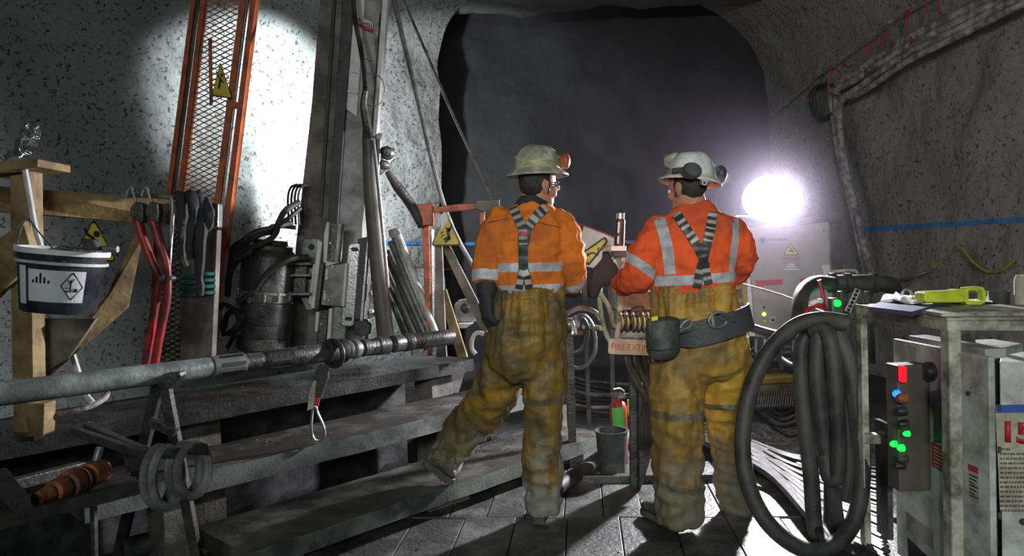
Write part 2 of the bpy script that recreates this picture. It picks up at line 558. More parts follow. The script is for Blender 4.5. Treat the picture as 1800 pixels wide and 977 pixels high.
def text_bm(s, o, xd, ud, h, t=0.0015, align='LEFT', sx=1.0, bold=0.0):
    cu = bpy.data.curves.new('lettering', 'FONT')
    cu.body = s
    cu.size = 1.0
    cu.align_x = align
    cu.extrude = 0.0
    cu.offset = bold
    tmp = bpy.data.objects.new('lettering', cu)
    C.objects.link(tmp)
    dg = bpy.context.evaluated_depsgraph_get()
    me = bpy.data.meshes.new_from_object(tmp.evaluated_get(dg))
    bpy.data.objects.remove(tmp)
    bpy.data.curves.remove(cu)
    bm = nb()
    bm.from_mesh(me)
    bpy.data.meshes.remove(me)
    bmesh.ops.remove_doubles(bm, verts=bm.verts[:], dist=1e-5)
    xd, ud = V(xd).normalized(), V(ud).normalized()
    nd = xd.cross(ud)
    r = bmesh.ops.extrude_face_region(bm, geom=bm.faces[:])
    top = {e for e in r['geom'] if isinstance(e, bmesh.types.BMVert)}
    for v in bm.verts:
        z = t if v in top else 0.0
        v.co = V(o) + xd * (v.co.x * h * 1.4 * sx) + ud * (v.co.y * h * 1.4) + nd * z
    return bm


def remesh(bm, vox, smooth=4):
    me = bpy.data.meshes.new('shape')
    bmesh.ops.recalc_face_normals(bm, faces=bm.faces[:])
    bm.to_mesh(me)
    bm.free()
    o = bpy.data.objects.new('shape', me)
    C.objects.link(o)
    md = o.modifiers.new('r', 'REMESH')
    md.mode = 'VOXEL'
    md.voxel_size = vox
    if smooth:
        sm = o.modifiers.new('s', 'SMOOTH')
        sm.iterations = smooth
        sm.factor = 0.5
    dg = bpy.context.evaluated_depsgraph_get()
    res = bpy.data.meshes.new_from_object(o.evaluated_get(dg))
    bpy.data.objects.remove(o)
    bpy.data.meshes.remove(me)
    out = nb()
    out.from_mesh(res)
    bpy.data.meshes.remove(res)
    return out


def loft(bm, rings, seg=24):
    """closed skin over elliptical rings (centre, x axis, y axis) with half axes in the vectors"""
    rr = []
    for c, a, b in rings:
        rr.append([bm.verts.new(V(c) + V(a) * math.cos(t) + V(b) * math.sin(t)) for t in [2 * math.pi * j / seg for j in range(seg)]])
    for i in range(len(rr) - 1):
        for j in range(seg):
            bm.faces.new((rr[i][j], rr[i][(j + 1) % seg], rr[i + 1][(j + 1) % seg], rr[i + 1][j]))
    bm.faces.new(rr[0][::-1])
    bm.faces.new(rr[-1])
    return bm


def lump(bm, amp, freq, seed=0.0, stretch=(1, 1, 1), octs=3):
    bm.normal_update()
    st = V(stretch)
    off = V((seed * 3.1, seed * 7.7, seed * 1.3))
    mv = []
    for v in bm.verts:
        q = V((v.co.x * st.x, v.co.y * st.y, v.co.z * st.z)) * freq + off
        mv.append(v.normal * (noise.fractal(q, 1.0, 2.0, octs) * amp))
    for v, m in zip(bm.verts, mv):
        v.co += m
    return bm


# ------------------------------------------------------------------ the setting
WLA, WLB = V((-4.14, 6.0, 0)), V((-0.83, 9.0, 0))
WLD = (WLB - WLA).normalized()
WLN = V((WLD.y, -WLD.x, 0))                    # into the room
WRA, WRB = V((3.42, 10.0, 0)), V((3.90, 5.6, 0))
WRD = (WRB - WRA).normalized()
WRN = V((WRD.y, -WRD.x, 0))
if WRN.x > 0:
    WRN = -WRN


def onL(x, y, off=0.0):
    return PL(x, y, WLA + WLN * off, WLN)


def onR(x, y, off=0.0):
    return PL(x, y, WRA + WRN * off, WRN)


def rock_grid(o, ax, la, prof, step, amp, freq, seed, nrm):
    """strip along ax (length la) of a section prof = [(inward, up)], displaced along nrm"""
    bm = nb()
    n = max(2, int(la / step))
    sec = []
    for (a0, h0), (a1, h1) in zip(prof[:-1], prof[1:]):
        k = max(1, int(math.hypot(a1 - a0, h1 - h0) / step))
        sec += [(a0 + (a1 - a0) * i / k, h0 + (h1 - h0) * i / k) for i in range(k)]
    sec.append(prof[-1])
    grid = []
    for i in range(n + 1):
        row = []
        for a, h in sec:
            p = V(o) + V(ax) * (la * i / n) + V(nrm) * a + V((0, 0, h))
            q = p * freq + V((seed, seed * 2, seed * 3))
            dsp = noise.fractal(q, 0.9, 2.1, 5) * amp + noise.noise(p * 0.7 + V((seed, 0, 0))) * amp * 1.3
            p = p + V(nrm) * dsp + V((0, 0, 1)) * (dsp * 0.6 if a > 0.05 else 0)
            row.append(bm.verts.new(p))
        grid.append(row)
    for i in range(n):
        for j in range(len(sec) - 1):
            bm.faces.new((grid[i][j], grid[i + 1][j], grid[i + 1][j + 1], grid[i][j + 1]))
    return bm


CEIL = 4.3


def arc_prof(r, zc, z0=-0.3):
    return [(0, z0)] + [(r - r * math.cos(math.radians(a)), zc - r + r * math.sin(math.radians(a))) for a in range(0, 91, 10)]


LL = (WLB - WLA).length
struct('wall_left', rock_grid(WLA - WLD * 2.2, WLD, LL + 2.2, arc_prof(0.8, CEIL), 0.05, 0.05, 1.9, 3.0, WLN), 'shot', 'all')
struct('wall_right', rock_grid(WRA - WRD * 0.2, WRD, 9.2, arc_prof(1.4, CEIL + 0.3), 0.06, 0.06, 1.6, 9.0, WRN), 'shot_r', 'all')
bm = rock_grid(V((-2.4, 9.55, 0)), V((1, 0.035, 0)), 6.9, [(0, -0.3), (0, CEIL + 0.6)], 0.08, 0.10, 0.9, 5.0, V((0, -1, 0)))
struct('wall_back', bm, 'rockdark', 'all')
bm = nb()
nx, ny = 70, 70
g = []
for i in range(nx + 1):
    row = []
    for j in range(ny + 1):
        x, y = -6.6 + 11.6 * i / nx, 3.2 + (9.2 - 3.2) * j / ny
        p = V((x, y, CEIL + 0.02))
        dz = noise.fractal(p * 1.2, 0.9, 2.1, 4) * 0.09
        if j == ny:
            dz += 0.04 * noise.noise(p * 2)
        row.append(bm.verts.new(p + V((0, 0, dz))))
    g.append(row)
for i in range(nx):
    for j in range(ny):
        bm.faces.new((g[i][j], g[i][j + 1], g[i + 1][j + 1], g[i + 1][j]))
for i in range(nx):                                 # brow that turns up at the end of the roof
    a, b = g[i][ny], g[i + 1][ny]
    c, d = bm.verts.new(a.co + V((0, 0.25, 0.5))), bm.verts.new(b.co + V((0, 0.25, 0.5)))
    bm.faces.new((a, c, d, b))
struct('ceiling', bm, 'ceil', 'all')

# ground: wet gravel behind, plank deck in front, a sunk trench coloured black for the shade under the stepped planks
SA = math.radians(43.6)
SD = V((math.sin(SA), math.cos(SA), 0))        # along the planks
SN = V((-math.cos(SA), math.sin(SA), 0))       # across, away from the camera
ZB, ZM, ZT = 0.15, 0.40, 0.60
B0, M0, T0 = PZ(671, 894, ZB), PZ(767, 731, ZM), PZ(617.5, 668.5, ZT)
bm = nb()
g = []
for i in range(111):
    row = []
    for j in range(101):
        x, y = -5.6 + 10.6 * i / 110, 0.4 + 10.0 * j / 100
        p = V((x, y, -0.075))
        dz = noise.fractal(p * 2.2, 0.9, 2.0, 4) * 0.035
        if y > 4.9:
            dz += min(1.0, (y - 4.9) / 0.8) * 0.05
        if x > 1.5 and y > 3.4:
            dz += 0.02
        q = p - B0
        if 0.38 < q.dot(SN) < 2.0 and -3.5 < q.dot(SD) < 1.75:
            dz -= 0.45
        row.append(bm.verts.new(p + V((0, 0, dz))))
    g.append(row)
for i in range(110):
    for j in range(100):
        bm.faces.new((g[i][j], g[i + 1][j], g[i + 1][j + 1], g[i][j + 1]))
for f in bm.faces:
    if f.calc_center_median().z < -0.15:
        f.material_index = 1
struct('floor', bm, ['gravel', 'shade_black'], 'all')

DA = math.radians(5.5)
DD, DS = V((math.sin(DA), math.cos(DA), 0)), V((math.cos(DA), -math.sin(DA), 0))
DO = PZ(1099, 976, 0)
bm = nb()
for k in range(-9, 5):
    w = 0.262
    o = DO + DS * (k * 0.267) - DD * 2.6
    o.z = -0.05 + random.uniform(-0.004, 0.004)
    obox(bm, o, DS * w, DD * (3.08 + random.uniform(-0.015, 0.015)), V((0, 0, 0.05)))
for k in range(-7, 9):
    w = 0.20
    o = DO + DS * (k * 0.205 - 0.08) + DD * 0.50
    o.z = -0.055 + random.uniform(-0.005, 0.004)
    obox(bm, o, DS * w, DD * (1.02 + random.uniform(-0.05, 0.05)), V((0, 0, 0.05)))
struct('floor_deck', bm, 'deck', False, 0.004)

# sprayed grade line on the walls (paint of the place)
bm = nb()
def spray(bm, fn, xs, yf, hw, n):
    prev = None
    for i in range(n + 1):
        x = xs[0] + (xs[1] - xs[0]) * i / n
        y = yf(x)
        w = hw * (1 + 0.25 * noise.noise(V((x * 0.13, 0, 0))))
        a, b = bm.verts.new(fn(x, y - w)), bm.verts.new(fn(x, y + w))
        if prev:
            bm.faces.new((prev[0], a, b, prev[1]))
        prev = (a, b)
def snapped(obj, off):
    bv = BVHTree.FromObject(obj, bpy.context.evaluated_depsgraph_get())
    def fn(x, y):
        h = bv.ray_cast(EYE, ray(x, y).normalized())
        p = h[0] if h[0] is not None else onR(x, y)
        return p - ray(x, y).normalized() * off
    return fn
bpy.context.view_layer.update()
bv_l = snapped(bpy.data.objects['wall_left'], 0.012)
bv_r = snapped(bpy.data.objects['wall_right'], 0.012)
bv_b = snapped(bpy.data.objects['wall_back'], 0.012)
spray(bm, bv_l, (560, 778), lambda x: 426.5 + (x - 690) * 0.01, 3.6, 70)
spray(bm, bv_b, (800, 1200), lambda x: 429 - (x - 790) * 0.012, 2.8, 90)
spray(bm, bv_r, (1500, 2000), lambda x: 404.5 - (x - 1500) * 0.063, 4.2, 200)
o = struct('trim_1', bm, 'bluespray')


# ------------------------------------------------------------------ the stepped timber planks
SA = math.radians(43.6)
SD = V((math.sin(SA), math.cos(SA), 0))        # along the planks
SN = V((-math.cos(SA), math.sin(SA), 0))       # across, away from the camera


def step_plank(name, label, p0, t0, t1, width, thick, z, mat='timber', seed=0.0, group='stepped timber planks'):
    """one long plank, its top front edge through p0 along SD"""
    bm = nb()
    n = max(6, int((t1 - t0) / 0.05))
    prof = []
    m = 7
    rows = []
    for i in range(n + 1):
        t = t0 + (t1 - t0) * i / n
        row = []
        sec = [(0, -thick), (0, -thick * 0.5), (0, 0)] + [(width * j / m, 0) for j in range(1, m + 1)] + [(width, -thick)]
        for a, h in sec:
            p = V((p0.x, p0.y, 0)) + SD * t + SN * a + V((0, 0, z + h))
            nz = noise.fractal(p * 4 + V((seed, 0, 0)), 0.9, 2, 2)
            p += V((0, 0, 1)) * (nz * 0.0035) + SN * (noise.noise(p * 9) * 0.0025 if a == 0 else 0)
            row.append(bm.verts.new(p))
        rows.append(row)
    k = len(rows[0])
    for i in range(n):
        for j in range(k):
            bm.faces.new((rows[i][j], rows[i + 1][j], rows[i + 1][(j + 1) % k], rows[i][(j + 1) % k]))
    bm.faces.new(rows[0])
    bm.faces.new(rows[-1][::-1])
    bm.faces.ensure_lookup_table()
    for i in range(n):
        for j in (0, 1):
            bm.faces[i * k + j].material_index = 1
    return tag(ob(name, bm, [mat, 'black_wood' if mat == 'timber_wet' else 'timber_face'], None, True), label, 'plank', group)


ZB, ZM, ZT = 0.15, 0.40, 0.60
B0, M0, T0 = PZ(671, 894, ZB), PZ(767, 731, ZM), PZ(617.5, 668.5, ZT)
step_plank('step_plank', 'lowest muddy timber plank, the one under the rear boot of the left worker', B0, -0.70, 1.85, 0.50, 0.085, ZB, seed=1)
step_plank('step_plank', 'middle muddy timber plank, below the hanging carabiner', M0, -1.95, 1.35, 0.46, 0.10, ZM, seed=2)
step_plank('step_plank', 'upper muddy timber plank with a black front face under the drill tool', T0, -2.75, 1.08, 0.56, 0.085, ZT, 'timber_wet', seed=3)


def block(px, py, z1, L, label, w=0.16, d=0.16, z0=-0.05):
    p = PZ(px, py, z1)
    bm = nb()
    obox(bm, V((p.x, p.y, z0)), SD * L, SN * d, V((0, 0, z1 - z0)))
    return tag(ob('timber_block', bm, 'timber_end', None, False, 0.006), label, 'timber block', 'blocks under the planks')


def block_under(p0, t, z, L, label, back=0.04, d=0.2, z0=-0.50, thick=0.1):
    p = V((p0.x, p0.y, z0)) + SD * t + SN * back
    bm = nb()
    obox(bm, p, SD * L, SN * d, V((0, 0, z - thick - 0.005 - z0)))
    return tag(ob('timber_block', bm, 'timber_end', None, False, 0.006), label, 'timber block', 'blocks under the planks')


block_under(M0, -1.62, ZM, 0.30, 'timber block under the middle plank behind the twin shackles')
block_under(M0, 1.1, ZM, 0.2, 'timber block under the far end of the middle plank, behind the left worker')
block_under(T0, -2.6, ZT, 0.35, 'timber block under the near end of the upper plank beside the railing post', back=0.1)
block_under(T0, -1.0, ZT, 0.2, 'timber block under the upper plank behind the carabiner', back=0.15)
block_under(T0, 0.75, ZT, 0.2, 'timber block under the far end of the upper plank beside the wooden props', back=0.1)
block_under(B0, -0.66, ZB, 0.3, 'timber block under the near end of the lowest plank', back=0.12, thick=0.085)
block_under(B0, 0.4, ZB, 0.3, 'timber block under the lowest plank at the rear boot of the left worker', back=0.12, thick=0.085)
block_under(B0, 1.5, ZB, 0.25, 'timber block under the far end of the lowest plank by the grey bucket', back=0.12, thick=0.085)

# drill platform the machine stands on, behind the planks
bm = nb()
p = V((T0.x, T0.y, -0.5)) + SD * -2.4 + SN * 0.60
obox(bm, p, SD * 3.3, SN * 1.25, V((0, 0, 0.9)))
tag(ob('drill_platform', bm, 'black', None, False, 0.01), 'low dark steel platform under the drill, behind the upper plank', 'platform')

# ------------------------------------------------------------------ timber railing, top left
YR = 3.55
t = T('timber_railing', 'raw pine guard railing with post and braces at the left edge, bucket hanging from it', 'railing', PZ(45, 795, 0.45))
bm = nb(); slab(bm, [(17, 296), (52, 296), (57, 600), (60, 795), (25, 795), (20, 600)], YR, 0.10)
ob('post', bm, 'wood', t, False, 0.004)
bm = nb(); slab(bm, [(-40, 287), (66, 279), (66, 293), (-40, 307)], YR - 0.08, 0.26)
ob('top_cap', bm, 'wood', t, False, 0.004)
bm = nb(); prism(bm, [P(-60, 322, 3.66), P(0, 327, 3.66), P(378, 357, 4.3), P(380, 401, 4.3), P(0, 372, 3.66), P(-60, 368, 3.66)], (-0.03, 0.045, 0))
ob('rail', bm, 'wood', t, False, 0.004)
bm = nb(); slab(bm, [(-30, 440), (40, 388), (52, 430), (46, 470), (-30, 545)], YR - 0.05, 0.045)
ob('brace', bm, 'wood', t, False, 0.004)
bm = nb(); prism(bm, [P(236, 415, 4.12), P(252, 418, 4.12), P(226, 540, 4.0), P(80, 668, 3.72), P(62, 662, 3.72), P(190, 520, 3.95)], (-0.03, 0.04, 0))
ob('brace', bm, 'wood', t, False, 0.004)
bm = nb(); slab(bm, [(55, 560), (168, 560), (120, 630), (66, 662), (55, 662)], 3.72, 0.03)
ob('gusset', bm, 'wood_grey', t, False, 0.003)
bm = nb(); slab(bm, [(46, 708), (78, 710), (76, 764), (48, 786)], YR - 0.1, 0.09)
ob('foot_block', bm, 'wood', t, False, 0.004)

# grey post the rail ends on, with cloths and cord on it
bm = nb(); slab(bm, [(322, 404), (382, 404), (372, 640), (316, 640)], 4.42, 0.07)
tag(ob('grey_board', bm, 'wood_grey', None, False, 0.005), 'upright weathered grey board under the right end of the pine rail', 'board')
bm = nb(); slab(bm, [(345, 352), (384, 358), (383, 400), (345, 398)], 4.22, 0.07)
tag(ob('end_plate', bm, 'steel', None, False, 0.008), 'short grey steel plate on the right end of the pine rail', 'plate')
bm = nb()
tpx(bm, [(205, 345, 4.0), (245, 344, 4.02), (290, 346, 4.05), (303, 354, 4.05), (300, 420, 4.05), (296, 485, 4.05)], 0.012, k=3)
tag(ob('steel_hook_rod', bm, 'steel', None, True), 'bent steel rod over the pine rail, right of the red levers', 'rod')
for i, (pts, lab) in enumerate([
        ([(312, 348, 4.1), (318, 344, 4.05), (322, 390, 4.04), (318, 440, 4.04), (325, 468, 4.05)], 'dark cloth strip hung over the pine rail, leftmost of the black strips'),
        ([(326, 345, 4.1), (336, 344, 4.02), (340, 380, 4.0), (333, 430, 4.0), (336, 455, 4.0)], 'dark cloth strip hung over the pine rail, second black strip from the left'),
        ([(338, 346, 4.1), (350, 348, 4.05), (354, 395, 4.02), (350, 470, 4.02), (352, 520, 4.02)], 'long dark cloth strip hung over the pine rail, reaching to the teal cord'),
        ([(352, 350, 4.1), (362, 356, 4.06), (368, 384, 4.04), (358, 410, 4.04)], 'short dark cloth strip hung over the pine rail, rightmost of the black strips')]):
    bm = nb()
    tpx(bm, pts, [0.02, 0.028, 0.03, 0.026, 0.018][:len(pts)], seg=8)
    lump(bm, 0.012, 18, i)
    tag(ob('cloth_strip', bm, 'glove', None, True), lab, 'cloth', 'dark cloths over the rail')
t = T('teal_cord_wrap', 'teal cord wound round the grey board below the dark cloths', 'cord', P(345, 500, 4.4))
for r_ in range(4):
    bm = nb()
    y0 = 484 + r_ * 11
    tpx(bm, [(317, y0 + 3, 4.40), (330, y0 + 2, 4.36), (345, y0, 4.36), (360, y0 - 2, 4.36), (378, y0 - 3, 4.40)], 0.011, k=4)
    ob('turn', bm, 'teal', t, True)

# red lever tools hung on the rail
for i, (dx, lab) in enumerate([(0, 'red lever tool with hook head on the pine rail, left of the pair'), (27, 'red lever tool with hook head on the pine rail, right of the pair')]):
    Y = 3.95 - 0.02 * i
    t = T('hook_lever', lab, 'tool', P(245 + dx, 350, Y), 'red lever tools on the rail')
    bm = nb(); tpx(bm, [(222 + dx, 345, Y), (226 + dx, 333, Y), (231 + dx, 331, Y), (236 + dx, 345, Y), (241 + dx, 362, Y)], 0.009, k=4)
    ob('hook', bm, 'steel', t, True)
    bm = nb(); slab(bm, [(228 + dx, 366), (238 + dx, 354), (250 + dx, 357), (252 + dx, 372), (250 + dx, 392), (238 + dx, 388), (228 + dx, 378)], Y - 0.03, 0.06)
    ob('jaw', bm, 'steel_d', t, False, 0.006, label='greasy steel jaw')
    bm = nb(); tpx(bm, [(240 + dx, 380, Y), (252 + dx, 420, Y), (268 + dx * 0.9, 462, Y), (281 + dx * 0.55, 490, Y)], [0.026, 0.025, 0.021, 0.017], seg=10)
    ob('handle', bm, 'red', t, True)
    bm = nb(); tpx(bm, [(281 + dx * 0.55, 488, Y), (274 + dx * 0.7, 530, Y), (264 + dx * 0.6, 590, Y), (254 + dx * 0.6, 652, Y)], [0.018, 0.022, 0.024, 0.022], seg=10)
    ob('lower_arm', bm, 'red', t, True)
    bm = nb(); q = P(283 + dx * 0.55, 489, Y - 0.03); cyl(bm, q, q + V((0, 0.06, 0)), 0.012)
    ob('pivot_bolt', bm, 'steel_b', t, True)

# reflective ribbon tied on the post and white sticks
def strip3(bm, pts, w, twist, th=0.003):
    """flat crumpled ribbon through sight points"""
    path = crom([P(x, y, YR - 0.06 + dy) for x, y, dy in pts], 5)
    rows = []
    for i, p in enumerate(path):
        d = (path[min(i + 1, len(path) - 1)] - path[max(i - 1, 0)]).normalized()
        a_ = twist * i / len(path) + 0.9 * noise.noise(p * 40)
        s0 = d.cross(V((0, -1, 0))).normalized()
        s_ = s0 * math.cos(a_) + V((0, -1, 0)) * math.sin(a_)
        n_ = d.cross(s_)
        ww = w * (0.8 + 0.6 * abs(noise.noise(p * 25)))
        rows.append([bm.verts.new(p + s_ * ww / 2 + n_ * th), bm.verts.new(p + n_ * (th + 0.006 * noise.noise(p * 60))), bm.verts.new(p - s_ * ww / 2 + n_ * th), bm.verts.new(p - s_ * ww / 2), bm.verts.new(p + s_ * ww / 2)])
    for i in range(len(rows) - 1):
        for j in range(5):
            bm.faces.new((rows[i][j], rows[i + 1][j], rows[i + 1][(j + 1) % 5], rows[i][(j + 1) % 5]))
    bm.faces.new(rows[0]); bm.faces.new(rows[-1][::-1])
bm = nb()
for pts, tw in (([(-6, 286, 0), (10, 276, 0), (26, 268, 0), (40, 272, -0.02)], 0.6), ([(30, 276, 0), (30, 256, -0.02), (36, 238, -0.03), (42, 222, 0.0), (52, 213, 0.02), (62, 222, 0.0)], 1.2),
                ([(62, 220, 0), (66, 236, -0.02), (60, 252, -0.02), (50, 264, -0.01), (44, 277, 0)], 0.9), ([(36, 226, -0.03), (46, 232, -0.05), (56, 240, -0.03), (64, 242, 0)], 0.7),
                ([(34, 244, 0), (44, 248, -0.04), (56, 256, -0.03), (52, 268, 0)], 1.4), ([(48, 214, 0.02), (44, 230, 0.02), (54, 248, 0.0)], 0.5)):
    strip3(bm, pts, 0.030, tw)
tag(ob('foil_ribbon', bm, 'foil', None, False), 'crumpled silver ribbon tied on top of the pine post', 'ribbon')
bm = nb(); tpx(bm, [(44, 298, 3.5), (52, 345, 3.5), (62, 400, 3.5), (75, 440, 3.5)], 0.013, k=3)
tag(ob('white_stick', bm, 'whitec', None, True), 'white stick leaning on the pine post above the bucket', 'stick')
bm = nb(); tpx(bm, [(121, 600, 3.95), (133, 640, 3.9), (150, 690, 3.85), (163, 708, 3.82)], 0.016, k=3)
tag(ob('white_stick', bm, 'whitec', None, True), 'white stick below the bucket, standing on the upper plank', 'stick')
bm = nb(); torus(bm, P(130, 703, 3.7), (0, -0.25, 1), 0.15, 0.014, 32, 8)
tag(ob('pale_hose_loop', bm, 'palecable', None, True), 'pale hose loop lying on the upper plank behind the drill tool', 'hose')

# yellow fall-hazard triangles
def warn_sign(label, cat, corners, fig, Y, tilt=(0, 0, 0), border=True, backing=None, name='warning_sign', fk='falling_figure', t=None):
    """corners: apex, right, left in sight points at depth Y; fig: list of capsules (u,v,u,v,r) in sign units"""
    ap, rt, lf = [P(x, y, Y + dy) for (x, y), dy in zip(corners, tilt)]
    ax = (rt - lf)
    base = (rt + lf) / 2
    ay = ap - base
    n = ax.cross(ay).normalized()
    if n.y > 0:
        n = -n
    w, h = ax.length, ay.length
    axn, ayn = ax.normalized(), ay.normalized()
    own = t is None
    if own:
        t = T(name, label, cat, base, None)
    def tri(s, r):
        pts = [V((-w / 2, 0)), V((w / 2, 0)), V((0, h))]
        c = V((0, h / 3))
        out = []
        pts = [c + (p - c) * s for p in pts]
        for i in range(3):
            p, a, b = pts[i], pts[i - 1], pts[(i + 1) % 3]
            da, db = (a - p).normalized(), (b - p).normalized()
            for k in range(5):
                u = k / 4
                q0, q1 = p + da * r, p + db * r
                out.append(((1 - u) ** 2 * q0 + 2 * u * (1 - u) * p + u * u * q1))
        return [(q.x, q.y) for q in out]
    bm = nb(); plate(bm, tri(1.0, w * 0.14), base, axn, ayn, -n, 0.006)
    ob('plate', bm, 'ink' if border else 'yellow', t)
    bm = nb(); plate(bm, tri(0.9 if border else 0.97, w * 0.12), base + n * 0.0005, axn, ayn, n, 0.002)
    ob('face', bm, 'yellow', t)
    bm = nb()
    for u0, v0, u1, v1, r_ in fig:
        p0 = base + axn * (u0 * w) + ayn * (v0 * h) + n * 0.003
        p1 = base + axn * (u1 * w) + ayn * (v1 * h) + n * 0.003
        d = (p1 - p0)
        if d.length < 1e-6:
            prism(bm, [p0 + axn * (r_ * w * math.cos(a)) + ayn * (r_ * w * math.sin(a)) for a in [k * math.pi / 6 for k in range(12)]], n * 0.001)
        else:
            s = n.cross(d).normalized() * (r_ * w)
            prism(bm, [p0 - s, p1 - s * 0.8, p1 + s * 0.8, p0 + s], n * 0.001)
    ob(fk, bm, 'ink', t)
    return t

FALL = [(0.06, 0.62, 0.06, 0.62, 0.075), (0.0, 0.5, -0.14, 0.22, 0.06), (0.0, 0.5, -0.16, 0.6, 0.035), (-0.16, 0.6, -0.2, 0.72, 0.03),
        (0.0, 0.48, 0.14, 0.42, 0.035), (0.14, 0.42, 0.17, 0.3, 0.03), (-0.14, 0.24, -0.02, 0.12, 0.045), (-0.14, 0.22, -0.26, 0.12, 0.04)]
FALL2 = [(0.1, 0.5, 0.1, 0.5, 0.06), (0.04, 0.46, 0.12, 0.2, 0.055), (0.08, 0.45, -0.02, 0.56, 0.03), (0.1, 0.42, 0.2, 0.66, 0.03), (0.12, 0.22, -0.04, 0.1, 0.045), (0.1, 0.26, -0.08, 0.18, 0.04), (-0.08, 0.44, -0.18, 0.36, 0.02), (-0.06, 0.34, -0.16, 0.27, 0.02)]
warn_sign('yellow triangle sign with falling figure hanging from the pine rail behind the bucket', 'sign', [(165, 383), (207, 461), (128, 452)], FALL, 4.0)
warn_sign('yellow triangle sign with falling figure hanging on the orange posts', 'sign', [(784, 374), (811, 431), (757, 432)], FALL2, 5.25)
bm = nb(); tpx(bm, [(167, 342, 3.95), (166, 362, 3.97), (165, 386, 3.99)], 0.004, k=2)
tag(ob('sign_wire', bm, 'steel_d', None, True), 'thin wire over the pine rail holding the yellow triangle', 'wire')

# hanging pail with its hazard label
YBK = 3.25
bc = P(113, 495, YBK)
s = YBK / FPX
axd = (P(111, 444, YBK) - P(103, 546, YBK)).normalized()
ctr = P(103, 546, YBK)
t = T('plastic_pail', 'black plastic pail with white rim and hazard label hanging on the pine post', 'bucket', ctr)
t_h = 104 * s
R0, R1 = 59 * s, 69 * s
bm = nb()
lathe(bm, [(R0 * 0.97, 0), (R0, 0.006), (R1, t_h), (R1 - 0.004, t_h), (R0 - 0.003, 0.01), (0.002, 0.01)], ctr, axd, 40)
ob('body', bm, 'bucketb', t, True)
bm = nb()
lathe(bm, [(R1 + 0.001, 0), (R1 + 0.011, 0), (R1 + 0.012, 0.022), (R1 - 0.006, 0.022), (R1 - 0.006, 0.012)], ctr + axd * (t_h - 0.008), axd, 40, close=True)
ob('rim', bm, 'whitec', t, True, label='white rim')
bm = nb()
lathe(bm, [(R1 - 0.004, 0), (R1 + 0.007, 0), (R1 + 0.007, 0.012), (R1 - 0.004, 0.012)], ctr + axd * (t_h - 0.05), axd, 40, close=True)
ob('ridge', bm, 'white', t, True, label='scuffed pale ridge')
# label wrapped round the front
vd = (EYE - ctr).normalized()
vd = (vd - axd * vd.dot(axd)).normalized()
sd = axd.cross(vd)
sd = sd if sd.x > 0 else -sd
def onpail(u, v, off):                    # u angle (rad, + right), v height
    r = R0 + (R1 - R0) * v / t_h + off
    return ctr + axd * v + (vd * math.cos(u) + sd * math.sin(u)) * r
def wrap(u0, u1, v0, v1, off, n=14):
    bm = nb()
    rows = [[bm.verts.new(onpail(u0 + (u1 - u0) * i / n, v, o_)) for v, o_ in ((v0, off), (v1, off), (v1, off - 0.0025), (v0, off - 0.0025))] for i in range(n + 1)]
    for i in range(n):
        for j in range(4):
            bm.faces.new((rows[i][j], rows[i + 1][j], rows[i + 1][(j + 1) % 4], rows[i][(j + 1) % 4]))
    bm.faces.new(rows[0]); bm.faces.new(rows[-1][::-1])
    return bm
lb = ob('hazard_label', wrap(-0.80, 0.58, t_h * 0.2, t_h * 0.72, 0.0015), 'paper', t, label='white hazard label')
ob('side_label', wrap(-1.15, -0.90, t_h * 0.14, t_h * 0.76, 0.0015), 'paper', t)
bm = nb()
for k, hh in enumerate((0.05, 0.10, 0.165, 0.10, 0.05)):
    u0 = -0.68 + k * 0.095
    f = [onpail(u0, t_h * 0.5, 0.003), onpail(u0 + 0.05, t_h * 0.5, 0.003), onpail(u0 + 0.05, t_h * (0.5 + hh), 0.003), onpail(u0, t_h * (0.5 + hh), 0.003)]
    prism(bm, f, vd * -0.001)
def strip(a, b, w=0.0022):
    pa, pb = onpail(a[0], t_h * a[1], 0.0032), onpail(b[0], t_h * b[1], 0.0032)
    d = (pb - pa).cross(vd).normalized() * w
    prism(bm, [pa - d, pb - d, pb + d, pa + d], vd * -0.001)
dm = [(0.26, 0.70), (0.52, 0.46), (0.25, 0.25), (0.0, 0.48)]
for i in range(4):
    strip(dm[i], dm[(i + 1) % 4])
strip((0.22, 0.4), (0.22, 0.58), 0.003); strip((0.22, 0.5), (0.15, 0.58), 0.0018); strip((0.22, 0.52), (0.3, 0.6), 0.0018)
strip((0.1, 0.39), (0.4, 0.39), 0.003); strip((0.3, 0.42), (0.4, 0.42), 0.0045); strip((0.1, 0.44), (0.18, 0.45), 0.0015)
strip((-0.78, 0.235), (0.56, 0.235), 0.0012)
po = ob('pictogram', bm, 'ink', lb)
bm = nb()
tube(bm, [onpail(-1.35, t_h * 0.9, 0.01), P(38, 400, YBK + 0.1), P(50, 385, 3.4), P(66, 405, YBK), onpail(0.05, t_h * 0.86, 0.012)], 0.0035, k=5)
ob('handle', bm, 'steel', t, True, label='steel wire handle')
bm = nb(); ell(bm, ctr + axd * (t_h - 0.02), R1 * 0.9, R1 * 0.9, 0.035); lump(bm, 0.03, 14, 2)
ob('mud_pile', bm, 'mud', None, True)
tag(bpy.data.objects['mud_pile'], 'heap of dark wet mud in the hanging pail', 'mud')
bpy.data.objects['mud_pile']['kind'] = 'stuff'
t = T('small_hammer', 'hammer with steel handle lying in the hanging pail', 'hammer', P(165, 434, YBK))
bm = nb(); cyl(bm, P(168, 436, YBK - 0.05), P(207, 438, YBK - 0.05), 0.014)
ob('handle', bm, 'steel', t, True)
bm = nb(); slab(bm, [(140, 419), (163, 421), (173, 440), (146, 440)], YBK - 0.1, 0.06)
ob('head', bm, 'black', t, False, 0.006)

